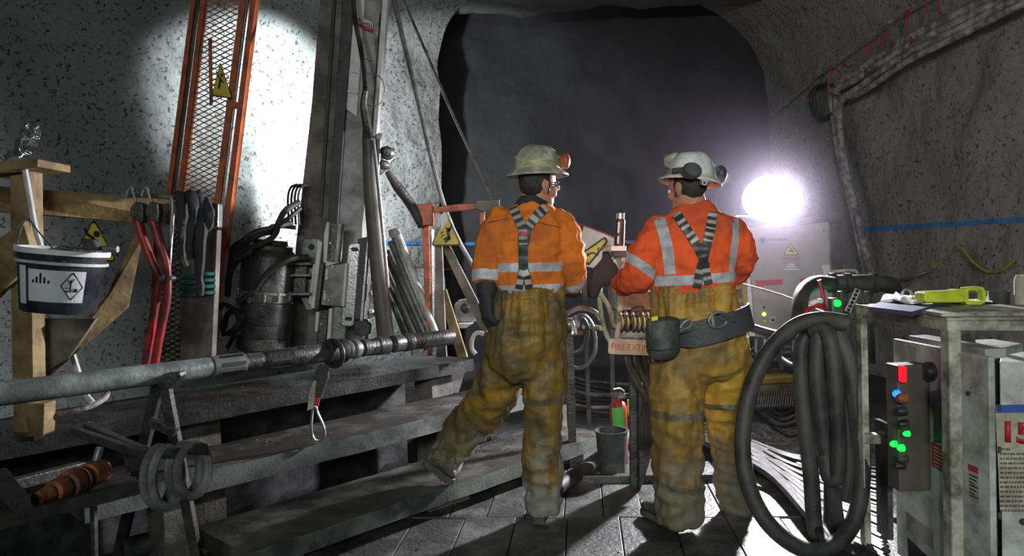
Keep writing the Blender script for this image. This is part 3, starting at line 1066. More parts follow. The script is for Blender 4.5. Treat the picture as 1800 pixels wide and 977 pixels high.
# ------------------------------------------------------------------ the mesh guard
YG = 5.0
t = T('mast_guard', 'tall orange drill guard with diamond mesh, left of the mast', 'guard', P(335, 640, YG))
def line2(p0, p1, y):
    return p0[0] + (p1[0] - p0[0]) * (y - p0[1]) / (p1[1] - p0[1])
GL0, GL1 = ((335, 0), (293, 330)), ((358, 0), (320, 330))
def gbar(xa0, xa1, xb0, xb1, y0, y1, dep, mat='orangep', back=0.0, name='upright'):
    """upright between two slanted edges given at y=0 and y=330"""
    f = lambda a0, a1, y: a0 + (a1 - a0) * y / 330.0
    bm = nb()
    slab(bm, [(f(xa0, xa1, y0), y0), (f(xb0, xb1, y0), y0), (f(xb0, xb1, y1), y1), (f(xa0, xa1, y1), y1)], YG, dep, back)
    return ob(name, bm, mat, t, False, 0.003)
gbar(335, 293, 343, 301, -130, 342, 0.06)
gbar(345, 304, 350, 309, -130, 342, 0.02, 'steel_d', 0.03, 'gasket')
gbar(352, 312, 360, 321, -130, 342, 0.06)
gbar(421, 379, 432, 390, -130, 640, 0.06, 'orangep')
gbar(440, 399, 450, 410, -130, 640, 0.07, 'orangep')
gbar(433, 392, 435, 394, -130, 560, 0.02, 'steel_b', 0.02, 'cable')
for yy in (183, 430):
    f = lambda a0, a1, y: a0 + (a1 - a0) * y / 330.0
    bm = nb(); slab(bm, [(f(421, 379, yy), yy - 6), (f(450, 410, yy), yy - 3), (f(450, 410, yy), yy + 7), (f(421, 379, yy), yy + 5)], YG, 0.05, 0.004)
    ob('crossbar', bm, 'orangep', t, False, 0.003)
# expanded-metal mesh between the uprights, a real grid of thin bars
bm = nb()
MX0 = lambda y: 360 - 39 * y / 330.0
MX1 = lambda y: 421 - 42 * y / 330.0
ya, yb = -128.0, 352.0
sx, sy = 11.5, 9.5
def mesh_bar(x0, y0, x1, y1):
    """clip in y and against the two slanted edges, then lay a thin bar"""
    pts = []
    n = 60
    run = []
    for i in range(n + 1):
        u = i / n
        x, y = x0 + (x1 - x0) * u, y0 + (y1 - y0) * u
        if ya <= y <= yb and MX0(y) - 1 <= x <= MX1(y) + 1:
            run.append((x, y))
    if len(run) > 1:
        beam(bm, P(*run[0], YG + 0.03), P(*run[-1], YG + 0.03), 0.006, 0.007, up=(0, 1, 0))
k = -30
while k < 90:
    yc = ya + k * sy
    mesh_bar(300, yc, 440, yc + 140 * sy / sx * 0.62)
    mesh_bar(300, yc + 60, 440, yc + 60 - 140 * sy / sx * 0.62)
    k += 1
ob('mesh', bm, 'orangem', t)
# lower continuation of the mesh behind the levers
bm = nb()
def mesh_bar2(x0, y0, x1, y1):
    run = []
    for i in range(41):
        u = i / 40
        x, y = x0 + (x1 - x0) * u, y0 + (y1 - y0) * u
        if 352 <= y <= 640 and 318 - (y - 352) * 0.235 <= x <= 376 - (y - 352) * 0.12:
            run.append((x, y))
    if len(run) > 1:
        beam(bm, P(*run[0], YG + 0.03), P(*run[-1], YG + 0.03), 0.012, 0.007, up=(0, 1, 0))
for k in range(0, 52):
    yc = 280 + k * 9.5
    mesh_bar2(230, yc, 390, yc + 82); mesh_bar2(230, yc, 390, yc - 82)
ob('lower_mesh', bm, 'taupe', t)
gbar(292, 275, 300, 283, 345, 640, 0.05, 'rust', 0.0, 'lower_upright')
bm = nb(); slab(bm, [(366, 68), (371, 66), (373, 182), (368, 186)], YG - 0.02, 0.012)
ob('orange_strap', bm, 'orangep', t)
warn_sign('washed-out yellow triangle sign tied on the orange mesh guard', 'sign', [(387, 108), (408, 174), (372, 168)], FALL[:5], YG - 0.03)

# ------------------------------------------------------------------ the drill mast
YMA = 5.5
t = T('drill_mast', 'tall leaning steel drill mast with clamp plates, centre left', 'drill mast', P(590, 620, YMA))
def mpart(name, px, dep, mat, back=0.0, bev=0.004, label=None, par=None):
    bm = nb(); slab(bm, px, YMA, dep, back)
    return ob(name, bm, mat, par or t, False, bev, label)
mpart('rear_beam', [(574, -150), (612, -150), (577, 380), (566, 615), (508, 615), (520, 430), (548, 180)], 0.16, 'wood_grey', 0.05, label='brown-grey rear beam')
mpart('rail', [(612, -150), (633, -150), (597, 330), (580, 615), (562, 615), (575, 400)], 0.2, 'black', -0.03, label='black greasy guide rail')
mpart('rail_edge', [(594, -150), (600, -150), (566, 380), (560, 380)], 0.02, 'black', 0.03)
mpart('column', [(634, -150), (682, -150), (655, 230), (637, 400), (640, 615), (584, 615), (598, 330)], 0.22, 'grey', 0.02, label='grey steel column')
mpart('cover_plate', [(634, -150), (652, -150), (627, 205), (606, 190)], 0.012, 'whitec', 0.0, label='white cover plate')
mpart('flange', [(683, -150), (693, -150), (662, 240), (655, 232)], 0.10, 'whitec', -0.03)  # white colour stands in for lamp light on this edge
mpart('flange', [(663, 20), (668, 20), (652, 232), (648, 228)], 0.03, 'cream', -0.02)
lb = mpart('warning_label', [(628, 26), (656, 41), (655, 53), (628, 38)], 0.004, 'whitec', -0.008, 0)
bm = nb(); slab(bm, [(619, 36), (655, 51), (653, 56), (619, 42)], YMA, 0.004, -0.013); ob('stripe', bm, 'redp', lb)
bm = nb()
for k in range(7):
    x = 630 + k * 3.6; y = 31 + k * 2.0
    slab(bm, [(x, y), (x + 1.8, y + 1), (x + 1.6, y + 7.5), (x - 0.2, y + 6.5)], YMA, 0.002, -0.012)
ob('print', bm, 'ink', lb)
for (x0, y0, x1, y1) in ((634, 36, 655, 41), (640, 98, 652, 106), (612, 122, 629, 129), (609, 158, 628, 165)):
    bm = nb(); slab(bm, [(x0, y0), (x1, y1 - 2), (x1, y1), (x0, y0 + 3)], YMA, 0.02, -0.02); ob('weld_tab', bm, 'whitec', t)
# clamp plates
def hole(bm, x, y, Y, r):
    q = P(x, y, Y)
    cyl(bm, q, q + V((0, 0.012, 0)), r, seg=14)
def bolts(par, pts, Y, r=0.012, mat='steel_b'):
    for x, y in pts:
        q = P(x, y, Y); bm = nb()
        lathe(bm, [(r, 0), (r, 0.014), (r * 0.75, 0.02), (0.001, 0.02)], q, (0, -1, 0), 6)
        ob('bolt', bm, mat, par)
c = T('chuck_clamp', 'bolted steel clamp block on the drill mast with slotted pale plate', 'clamp', P(590, 600, YMA - 0.3))
def cpart(name, px, dep, mat, back, label=None, bev=0.005):
    bm = nb(); slab(bm, px, YMA, dep, back - 0.3)
    return ob(name, bm, mat, c, False, bev, label)
pl = cpart('side_plate', [(530, 424), (536, 419), (556, 419), (564, 424), (565, 432), (549, 545), (538, 545), (527, 520)], 0.05, 'steel', 0.02)
bm = nb(); hole(bm, 547, 434, YMA - 0.29, 0.022); ob('hole', bm, 'ink', pl)
cpart('highlight_edge', [(558, 420), (566, 426), (552, 543), (546, 541)], 0.09, 'whitec', -0.06, 'steel edge with painted highlight')  # white paints the highlights on the clamp's steel edges
cpart('highlight_edge', [(550, 464), (554, 464), (546, 535), (542, 534)], 0.05, 'whitec', -0.07, 'steel edge with painted highlight')
up = cpart('channel', [(574, 391), (599, 393), (594, 460), (573, 460)], 0.05, 'steel_d', 0.02)
cpart('channel_side', [(574, 390), (579, 390), (574, 462), (568, 462), (569, 412)], 0.11, 'whitec', -0.05)
cpart('channel_side', [(594, 392), (600, 393), (594, 460), (588, 460)], 0.11, 'white', -0.05)
cpart('shelf', [(573, 459), (597, 461), (575, 468), (571, 467)], 0.1, 'whitec', -0.06)
mp = cpart('face_plate', [(572, 467), (609, 463), (601, 539), (564, 536)], 0.05, 'grey', -0.04, 'grey bolted face plate')
cpart('highlight_edge', [(606, 463), (611, 462), (605, 539), (600, 538)], 0.12, 'whitec', -0.07, 'steel edge with painted highlight')
cpart('shim', [(572, 472), (577, 472), (576, 492), (571, 492)], 0.015, 'whitec', -0.055)
cpart('shim', [(569, 512), (573, 512), (572, 528), (568, 528)], 0.015, 'whitec', -0.055)
cpart('strip', [(562, 462), (570, 462), (560, 545), (553, 545)], 0.03, 'steel_d', -0.02)
lo = cpart('lower_channel', [(562, 545), (577, 545), (572, 606), (556, 606)], 0.05, 'steel_d', 0.02)
cpart('channel_side', [(555, 548), (561, 548), (558, 583), (553, 583)], 0.08, 'whitec', -0.04)
cpart('channel_side', [(578, 542), (584, 542), (580, 610), (573, 610)], 0.09, 'whitec', -0.04)
cpart('block', [(588, 538), (602, 540), (608, 578), (606, 600), (580, 605), (584, 560)], 0.1, 'steel', 0.02)
bolts(mp, [(586, 468), (575, 483), (572, 512), (579, 528)], YMA - 0.34)
bolts(up, [(581, 427), (578, 450)], YMA - 0.28); bolts(lo, [(566, 569)], YMA - 0.28)
bolts(up, [(579, 436), (580, 442)], YMA - 0.28, 0.007, 'ink')
sp = cpart('slotted_plate', [(612, 432), (616, 427), (629, 426), (634, 430), (622, 570), (617, 574), (602, 573), (599, 567)], 0.03, 'steel_b', -0.02, 'pale scratched plate with slots', 0.006)
bm = nb()
for x0, y0 in ((619, 438), (608, 560)):
    slab(bm, [(x0 + a, y0 + b) for a, b in rrect(4.5, 0, 13, 7, 3.4)], YMA, 0.006, -0.326)
ob('slot', bm, 'ink', sp)
cpart('bar', [(629, 420), (649, 415), (636, 562), (622, 560)], 0.07, 'black', -0.02)
cpart('bar', [(647, 392), (649, 394), (636, 565), (632, 563)], 0.05, 'steel_b', -0.05)
cpart('bar', [(652, 425), (655, 430), (645, 562), (640, 561)], 0.05, 'steel_b', -0.03)
kn = cpart('lug', [(640, 500), (656, 500), (660, 520), (658, 556), (645, 562)], 0.05, 'steel', 0.02)
bolts(kn, [(656, 515), (653, 547)], YMA - 0.3, 0.02)
cpart('lug', [(622, 565), (640, 561), (650, 572), (648, 588), (632, 592), (622, 585)], 0.08, 'black', 0.0)

# feed cylinder, brown tube in front of the mast
t = T('feed_cylinder', 'long dark feed cylinder leaning in front of the drill mast', 'cylinder', P(678, 600, 5.0))
bm = nb(); tpx(bm, [(648, 245, 5.0), (652, 330, 5.0), (663, 450, 5.0), (679, 602, 5.0)], [0.043, 0.05, 0.055, 0.058], seg=18, k=4)
ob('barrel', bm, 'taupe', t, True)
bm = nb(); tpx(bm, [(642, 160, 5.02), (639, 185, 5.02), (645, 222, 5.02), (648, 250, 5.0)], [0.02, 0.024, 0.03, 0.045], seg=12)
ob('hose_end', bm, 'steel_d', t, True)
bm = nb(); tpx(bm, [(656, 246, 4.96), (665, 330, 4.95), (675, 430, 4.94), (682, 505, 4.94)], 0.012, seg=8)
ob('edge_glint', bm, 'steel_b', t, True)  # bright strip added as the lamp-lit right edge of the barrel
bm = nb(); tpx(bm, [(666, 245, 5.05), (662, 300, 5.05), (657, 330, 5.05)], 0.02, seg=8); ob('side_rod', bm, 'steel', t, True)
bm = nb(); slab(bm, [(655, 240), (666, 233), (672, 236), (668, 262), (664, 330), (657, 330)], 5.12, 0.04)
ob('bracket', bm, 'steel', t, False, 0.004)
t = T('hook_block', 'pair of round bolted lugs beside the top of the feed cylinder', 'lug', P(680, 285, 5.1))
for (x, y, r_) in ((683, 268, 0.045), (677, 289, 0.032)):
    q = P(x, y, 5.1); bm = nb()
    lathe(bm, [(r_, 0), (r_, 0.06), (r_ * 0.9, 0.07), (0.001, 0.07)], q + V((0, 0.05, 0)), (-0.25, -1, 0), 22)
    nu = ob('lug', bm, 'steel_d', t, True)
    bm = nb(); lathe(bm, [(r_ * 0.45, 0), (r_ * 0.45, 0.03), (0.001, 0.03)], q + V((0, -0.02, 0)), (-0.25, -1, 0), 6)
    ob('nut', bm, 'steel', nu)
bm = nb(); slab(bm, [(670, 258), (688, 255), (695, 264), (693, 278), (680, 296), (668, 308), (666, 296)], 5.13, 0.03); ob('plate', bm, 'steel_b', t, False, 0.004)
bm = nb(); tpx(bm, [(681, 302, 5.1), (700, 330, 5.15), (722, 360, 5.2), (742, 398, 5.25)], [0.02, 0.035, 0.035, 0.03], seg=10)
tag(ob('dark_strut', bm, 'steel_d', None, True), 'short thick dark strut from the round lugs down to the orange box', 'strut')
t = T('black_hose', 'black hose running down the top of the drill mast', 'hose', P(622, -20, 5.3))
bm = nb(); tpx(bm, [(612, -140, 5.4), (620, -25, 5.35), (624, 30, 5.3), (633, 80, 5.25), (641, 130, 5.15), (642, 165, 5.05)], 0.017, seg=10); ob('run', bm, 'black', t, True)
bm = nb(); tpx(bm, [(642, 131, 5.1), (655, 130, 5.1), (670, 138, 5.1), (676, 158, 5.1), (670, 180, 5.1), (655, 187, 5.1), (643, 183, 5.1)], 0.004, seg=6); ob('safety_wire', bm, 'steel', t, True)
for i, (pts, r_, lab, mt) in enumerate([
        ([(662, -130, 5.3), (690, -10, 5.3), (728, 150, 5.3), (784, 372, 5.35), (850, 500, 5.6)], 0.017, 'thick stay cable from the mast top down past the orange rail', 'steel'),
        ([(660, -120, 6.25), (700, -20, 6.3), (735, 60, 6.3), (800, 210, 6.35), (868, 352, 6.4)], 0.013, 'thin stay cable against the dark rock, right of the thick one', 'steel')]):
    bm = nb(); tpx(bm, pts, r_, seg=8)
    tag(ob('stay_cable', bm, mt, None, True), lab, 'cable', 'stay cables')

# ------------------------------------------------------------------ drill motor and hoses
YMO = 5.15
pc = lambda x, y: P(x, y, YMO)
t = T('drill_motor', 'dark round drill motor standing left of the mast', 'motor', pc(464, 615))
ax = (pc(476, 425) - pc(461, 612)).normalized()
def ring_at(y):
    return pc(461 + (612 - y) * 15 / 187.0, y)
def drum(name, y1, y0, prof, mat='steel_d'):
    o = ring_at(y0); H = (ring_at(y1) - o).length
    bm = nb(); lathe(bm, [(r * YMO / FPX, h * H) for r, h in prof], o, ax, 36)
    return ob(name, bm, mat, t, True)
drum('cap', 422, 442, [(38, 0), (38, 0.5), (30, 0.6), (28, 1), (1, 1)])
drum('upper_body', 438, 511, [(47, 0), (47, 0.8), (42, 0.95), (36, 1), (1, 1)])
drum('flange', 511, 531, [(42, 0), (42, 0.1), (46, 0.15), (46, 0.8), (49, 0.82), (49, 1), (1, 1)], 'steel')
drum('lower_body', 530, 569, [(45, 0), (46, 0.1), (46, 1), (1, 1)])
drum('base_ring', 569, 613, [(44, 0), (46, 0.05), (46, 0.45), (44, 0.5), (45, 0.55), (45, 1), (1, 1)])
for k in range(6):
    a = -2.9 + k * 0.52; o = ring_at(529)
    bm = nb(); q = o + V((math.cos(a), math.sin(a), 0)) * (47 * YMO / FPX); cyl(bm, q, q + ax * 0.06, 0.014, seg=8)
    ob('stud', bm, 'steel', t, True)
b = nb(); slab(b, [(512, 455), (540, 458), (536, 520), (512, 518)], YMO, 0.12); ob('bracket', b, 'steel_d', t, False, 0.006)
for y in (462, 482, 515):
    b = nb(); slab(b, [(510, y), (545, y - 1), (545, y + 4), (510, y + 4)], YMO - 0.07, 0.08); ob('bracket_rib', b, 'steel', t, False, 0.003)
hoses = [
    [(400, 470, 5.1), (405, 440, 5.1), (430, 420, 5.1), (470, 405, 5.1), (505, 385, 5.2), (528, 366, 5.3)],
    [(398, 490, 5.12), (402, 452, 5.15), (440, 412, 5.2), (480, 400, 5.2), (512, 392, 5.3)],
    [(405, 478, 5.0), (415, 440, 5.0), (455, 412, 5.0), (482, 404, 5.1), (500, 372, 5.2), (526, 355, 5.3)],
    [(392, 505, 5.2), (396, 460, 5.2), (422, 425, 5.25), (462, 408, 5.3), (490, 398, 5.3), (520, 400, 5.3)],
    [(410, 462, 4.95), (424, 440, 4.95), (450, 432, 4.95), (478, 418, 5.0), (488, 402, 5.1), (480, 398, 5.2), (466, 408, 5.2)],
    [(400, 520, 5.05), (404, 480, 5.0), (420, 455, 4.95), (445, 440, 4.95)],
    [(394, 590, 5.15), (386, 555, 5.1), (392, 535, 5.0), (415, 545, 5.0), (430, 560, 5.0)],
    [(395, 575, 5.1), (400, 552, 5.0), (416, 548, 4.98), (419, 570, 5.0), (400, 588, 5.0)],
    [(420, 530, 5.0), (446, 510, 4.95), (470, 480, 4.92), (508, 456, 4.95), (540, 452, 5.1)],
    [(400, 610, 5.1), (412, 590, 5.0), (425, 584, 5.0)],
]
for i, h in enumerate(hoses):
    bm = nb(); tpx(bm, h, 0.016 + 0.003 * (i % 3), seg=8)
    lab = ['hydraulic hose arching over the drill motor towards the mast, one of the upper bundle',
           'hydraulic hose looping beside the lower left of the drill motor',
           'thin hose crossing the front of the drill motor diagonally'][0 if i < 6 else (2 if i == 8 else 1)]
    tag(ob('hydraulic_hose', bm, 'hose', None, True), lab, 'hose', 'hoses over the drill motor' if i < 6 else ('hoses beside the drill motor' if i != 8 else None))
for i in range(4):
    x = 508 + i * 6
    bm = nb(); tpx(bm, [(x, 395, 5.35), (x - 2, 350, 5.35), (x + 3, 330, 5.36), (x + 14, 324, 5.45)], 0.009, seg=6)
    tag(ob('mast_hose', bm, 'black', None, True), 'thin black hose bending into the left side of the mast', 'hose', 'thin hoses at the mast side')

# ------------------------------------------------------------------ bundle of drill rods
rods = [((697, 405), (768, 585), 0.026, 'white'), ((686, 425), (764, 602), 0.022, 'steel'), ((690, 412), (766, 592), 0.022, 'steel_b'),
        ((683, 440), (758, 606), 0.020, 'steel'), ((680, 452), (750, 608), 0.020, 'steel_d'), ((679, 470), (742, 606), 0.018, 'steel'),
        ((677, 486), (736, 604), 0.018, 'steel_d'), ((684, 515), (727, 602), 0.016, 'steel'), ((676, 500), (718, 602), 0.016, 'steel_d'), ((690, 540), (745, 600), 0.014, 'steel')]
for i, (a, b, r_, mt) in enumerate(rods):
    bm = nb(); cyl(bm, P(a[0], a[1], 5.45 + 0.02 * i), P(b[0], b[1] + 6, 5.25 + 0.015 * i), r_, seg=12)
    lab = ['white painted rod, rightmost of the leaning drill rods', 'bright steel rod second from the right among the leaning drill rods'][i // 2] if i in (0, 2) else 'grey steel drill rod in the leaning bundle behind the feed cylinder'
    tag(ob('drill_rod', bm, mt, None, True), lab, 'rod', 'leaning drill rods')
bm = nb(); slab(bm, [(682, 405), (697, 400), (704, 410), (694, 420), (684, 416)], 5.4, 0.06); tag(ob('rod_clamp', bm, 'steel', None, False, 0.006), 'small steel clamp at the head of the leaning rods', 'clamp')

# ------------------------------------------------------------------ orange posts, props
t = T('orange_barrier', 'orange steel post with square box head and cross tube', 'barrier', P(752, 615, 5.3))
bm = nb(); slab(bm, [(731, 359), (760, 357), (761, 396), (732, 396)], 5.22, 0.14); ob('box_head', bm, 'orangep', t, False, 0.006)
bm = nb(); slab(bm, [(741, 394), (754, 394), (759, 625), (751, 625)], 5.28, 0.05); ob('post', bm, 'orangep', t, False, 0.004)
bm = nb(); slab(bm, [(758, 402), (763, 402), (764, 560), (760, 560)], 5.3, 0.03); ob('chain', bm, 'steel_b', t, False, 0.003)
bm = nb(); slab(bm, [(760, 365), (800, 359), (878, 354), (878, 364), (800, 371), (760, 374)], 5.26, 0.05); ob('cross_tube', bm, 'orangep', t, False, 0.004)
bm = nb(); slab(bm, [(836, 352), (878, 350), (878, 366), (848, 372), (836, 366)], 5.2, 0.10); ob('socket', bm, 'taupe', t, False, 0.004)
bm = nb(); slab(bm, [(843, 370), (852, 370), (852, 420), (843, 420)], 5.26, 0.05); ob('drop_post', bm, 'orangep', t, False, 0.004)
bm = nb(); slab(bm, [(773, 378), (782, 372), (788, 384), (776, 404)], 5.24, 0.02); ob('clip', bm, 'whitec', t, False)
for pts, Y, lab, mt in [
        ([(765, 428), (777, 428), (785, 628), (767, 628)], 5.36, 'upright wooden prop behind the yellow falling sign', 'wood_grey'),
        ([(774, 430), (791, 432), (858, 565), (856, 585), (846, 582)], 5.45, 'slanting wooden prop running right behind the left worker', 'wood_grey'),
        ([(780, 510), (784, 508), (822, 628), (804, 628), (784, 560)], 5.3, 'short slanting wooden prop with a pale face, foot by the drill tool end', 'wood')]:
    bm = nb(); slab(bm, pts, Y, 0.06)
    tag(ob('wooden_prop', bm, mt, None, False, 0.004), lab, 'prop')
t = T('grey_valve', 'grey cast valve box low between the wooden props', 'valve', P(820, 560, 5.7))
bm = nb(); slab(bm, [(798, 535), (806, 528), (822, 526), (828, 532), (838, 560), (836, 566), (800, 566)], 5.6, 0.14); ob('body', bm, 'grey', t, False, 0.012)
bm = nb(); q = P(818, 541, 5.6); lathe(bm, [(0.035, 0), (0.035, 0.05), (0.02, 0.06), (0.001, 0.06)], q, (0, -1, 0), 16); ob('knob', bm, 'steel_d', t, True)
bm = nb(); slab(bm, [(805, 568), (832, 568), (818, 577), (803, 577)], 5.55, 0.08); ob('base', bm, 'whitec', t, False, 0.004)
bm = nb(); tpx(bm, [(851, 587, 5.2), (838, 585, 5.2), (830, 596, 5.2), (829, 612, 5.2), (836, 622, 5.2)], 0.016, k=4)
tag(ob('white_pipe_hook', bm, 'whitec', None, True), 'white bent pipe end above the far end of the upper plank', 'pipe')
bm = nb(); slab(bm, [(776, 662), (800, 648), (818, 650), (806, 690), (756, 694)], 6.1, 0.03)
tag(ob('light_gap_sheet', bm, 'whitec', None, False), 'pale sheet added for the light seen under the upper plank, left of the left worker', 'board')  # white sheet stands in for light coming through behind the planks

# ------------------------------------------------------------------ the core barrel tool lying on its trestle
A, B = P(-40, 697, 2.72), P(792, 592, 4.62)
pd = (B - A).normalized()
L = (B - A).length
def at(x):
    """point on the tool axis seen at picture column x"""
    lo_, hi_ = 0.0, 1.0
    for _ in range(40):
        m_ = (lo_ + hi_) / 2
        q = A.lerp(B, m_) - EYE
        if 900 + FPX * q.dot(RT) / q.dot(FW) < x:
            lo_ = m_
        else:
            hi_ = m_
    return A.lerp(B, lo_)
t = T('core_barrel', 'long steel core barrel on the trestle, pale pipe left, slotted bits right', 'drill tool', at(285))
def seg(name, x0, x1, prof, mat, label=None):
    o = at(x0); H = (at(x1) - o).length
    bm = nb(); lathe(bm, [(r, h * H) for r, h in prof], o, pd, 32)
    return ob(name, bm, mat, t, True, 0, label)
seg('pipe', -40, 372, [(0.047, 0), (0.047, 0.985), (0.044, 1), (0.001, 1)], 'galv', 'long pale steel pipe')
sh = seg('shell', 370, 428, [(0.044, 0), (0.05, 0.02), (0.05, 0.98), (0.044, 1), (0.001, 1)], 'galv')
seg('core_rod', 425, 466, [(0.041, 0), (0.041, 1), (0.001, 1)], 'steel_d')
sl = seg('sleeve', 463, 582, [(0.043, 0), (0.049, 0.03), (0.049, 0.97), (0.044, 1), (0.001, 1)], 'steel_d')
def slots(par, x0, x1, rad, n, w, name='slot', mat='ink'):
    o, H = at(x0), (at(x1) - at(x0)).length
    bm = nb()
    vs = pd.cross(V((0, 0, 1))).normalized(); us = vs.cross(pd)
    for k in range(n):
        a = math.pi * 2 * k / n + 0.5
        d = us * math.cos(a) + vs * math.sin(a); s_ = pd.cross(d)
        plate(bm, rrect(H / 2, 0, H, w, w * 0.45), o + d * (rad - 0.004), pd, s_, d, 0.0055)
    ob(name, bm, mat, par)
slots(sh, 382, 424, 0.05, 7, 0.018, 'groove'); slots(sl, 468, 505, 0.049, 6, 0.015); slots(sl, 520, 530, 0.049, 5, 0.02, 'hole')
seg('collar', 572, 592, [(0.05, 0), (0.062, 0.1), (0.062, 0.9), (0.055, 1), (0.001, 1)], 'black')
seg('ring', 590, 606, [(0.06, 0), (0.066, 0.15), (0.066, 0.85), (0.05, 1), (0.001, 1)], 'black')
seg('coupling', 605, 632, [(0.044, 0), (0.052, 0.1), (0.052, 0.3), (0.046, 0.34), (0.046, 0.5), (0.053, 0.55), (0.053, 0.8), (0.04, 1), (0.001, 1)], 'steel')
b1 = seg('bit', 630, 682, [(0.036, 0), (0.036, 0.1), (0.047, 0.12), (0.047, 0.6), (0.052, 0.62), (0.052, 0.95), (0.04, 1), (0.001, 1)], 'steel_d')
slots(b1, 650, 664, 0.0475, 5, 0.02)
seg('bit', 680, 722, [(0.03, 0), (0.03, 0.2), (0.049, 0.25), (0.049, 0.6), (0.045, 0.65), (0.052, 0.7), (0.052, 1), (0.001, 1)], 'steel_d')
b2 = seg('bit', 720, 794, [(0.04, 0), (0.048, 0.03), (0.049, 1), (0.044, 1), (0.044, 0.6), (0.001, 0.6)], 'steel_d')
slots(b2, 738, 770, 0.0485, 4, 0.022)

# sling and carabiner hung on the tool
t = T('sling_with_carabiner', 'worn black webbing sling with steel carabiner hanging from the core barrel', 'sling', at(588))
q0 = at(586)
bm = nb(); torus(bm, q0 + V((0, -0.01, -0.008)), pd, 0.068, 0.014, 28, 10, 1.0, 1.25, V((0, 0, 1))); ob('loop', bm, 'black', t, True)
YS = q0.y - 0.06
bm = nb(); slab(bm, [(561, 640), (577, 642), (576, 664), (565, 695), (556, 720), (541, 722), (544, 695), (552, 665)], YS, 0.012)
bmesh.ops.subdivide_edges(bm, edges=bm.edges[:], cuts=3, use_grid_fill=True); lump(bm, 0.01, 14, 3)
ob('webbing', bm, 'pouch', t, True)
bm = nb(); slab(bm, [(543, 690), (551, 670), (556, 668), (552, 716), (540, 722)], YS - 0.008, 0.006); ob('label_tab', bm, 'papery', t, False, label='pale label tab')
bm = nb(); slab(bm, [(553, 698), (562, 700), (559, 714), (551, 713)], YS - 0.012, 0.018); ob('stitching', bm, 'redp', t, False, 0.003, label='red stitched band')
bm = nb()
cp = [(549, 724), (547, 745), (549, 765), (556, 773), (566, 772), (571, 762), (567, 745), (558, 725), (555, 714), (550, 716)]
tube(bm, [P(x, y, YS) for x, y in cp + cp[:2]], 0.0075, seg=8, k=4); ob('carabiner', bm, 'steel_b', t, True, label='steel carabiner')

# A-frame trestle under the tool
YT = at(285).y
tp = at(285) - V((0, 0, 0.05))
t = T('a_frame_trestle', 'dark steel A-frame trestle carrying the core barrel', 'trestle', V((tp.x, tp.y, 0)))
def flatleg(pts, dy=0.0, w=0.05):
    bm = nb()
    slab(bm, pts, YT + dy, w); return ob('leg', bm, 'steel_d', t, False, 0.003)
fa, fb = PZ(206, 985, -0.03), PZ(352, 1010, -0.03)
bm = nb(); beam(bm, P(281, 664, YT), fa, 0.045, 0.04, (0, 1, 0)); ob('leg', bm, 'steel_d', t, False, 0.003)
bm = nb(); beam(bm, P(288, 664, YT), fb, 0.045, 0.04, (0, 1, 0)); ob('leg', bm, 'steel_d', t, False, 0.003)
bm = nb(); slab(bm, [(272, 664), (274, 656), (316, 654), (318, 662), (298, 684), (280, 682)], YT - 0.03, 0.06); ob('saddle', bm, 'steel_d', t, False, 0.004)
bm = nb(); beam(bm, fa + V((-0.1, 0, 0.01)), fa + V((0.28, 0.0, 0.0)), 0.05, 0.03); ob('foot_bar', bm, 'steel_d', t, False, 0.003)
bm = nb(); beam(bm, P(262, 740, YT), P(310, 760, YT), 0.04, 0.04, (0, 1, 0)); ob('tie_bar', bm, 'steel_d', t, False, 0.003)

# low rack with the orange bit, flat bars and shackles
YK = 2.35
t = T('tool_rack', 'low dark steel rack at the bottom left corner', 'rack', P(165, 1000, YK))
bm = nb(); beam(bm, P(-40, 926, 2.1), P(252, 853, 2.62), 0.045, 0.045); ob('front_bar', bm, 'steel_d', t, False, 0.004)
bm = nb(); beam(bm, P(-40, 868, 2.5), P(145, 820, 2.85), 0.045, 0.04); ob('rear_bar', bm, 'steel_d', t, False, 0.004)
bm = nb(); beam(bm, P(-4, 835, 2.35), P(40, 890, 2.2), 0.045, 0.045); ob('cross_bar', bm, 'steel_d', t, False, 0.004)
bm = nb(); beam(bm, P(164, 880, 2.45), PZ(168, 1020, -0.05), 0.018, 0.018, (0, 1, 0)); ob('leg', bm, 'steel', t, False, 0.002)
bm = nb(); beam(bm, P(-25, 930, 2.15), PZ(-25, 1060, -0.05), 0.03, 0.03, (0, 1, 0)); ob('leg', bm, 'steel_d', t, False, 0.002)
bm = nb(); prism(bm, [P(20, 878, 2.3), P(180, 832, 2.6), P(240, 838, 2.62), P(80, 890, 2.35)], (0, 0, -0.012)); ob('shelf_mesh', bm, 'steel_d', t)
for i, (a, b) in enumerate((((130, 757, 2.75), (256, 800, 2.55)), ((152, 750, 2.8), (262, 797, 2.6)))):
    bm = nb(); beam(bm, P(*a), P(*b), 0.03, 0.03); ob('flat_bar', bm, 'steel_d', t, False, 0.004)
bm = nb(); obox(bm, P(222, 832, 2.5), P(270, 820, 2.58) - P(222, 832, 2.5), V((-0.06, 0.1, 0)), V((0, 0, 0.045))); ob('box_tube', bm, 'steel_d', t, False, 0.004)
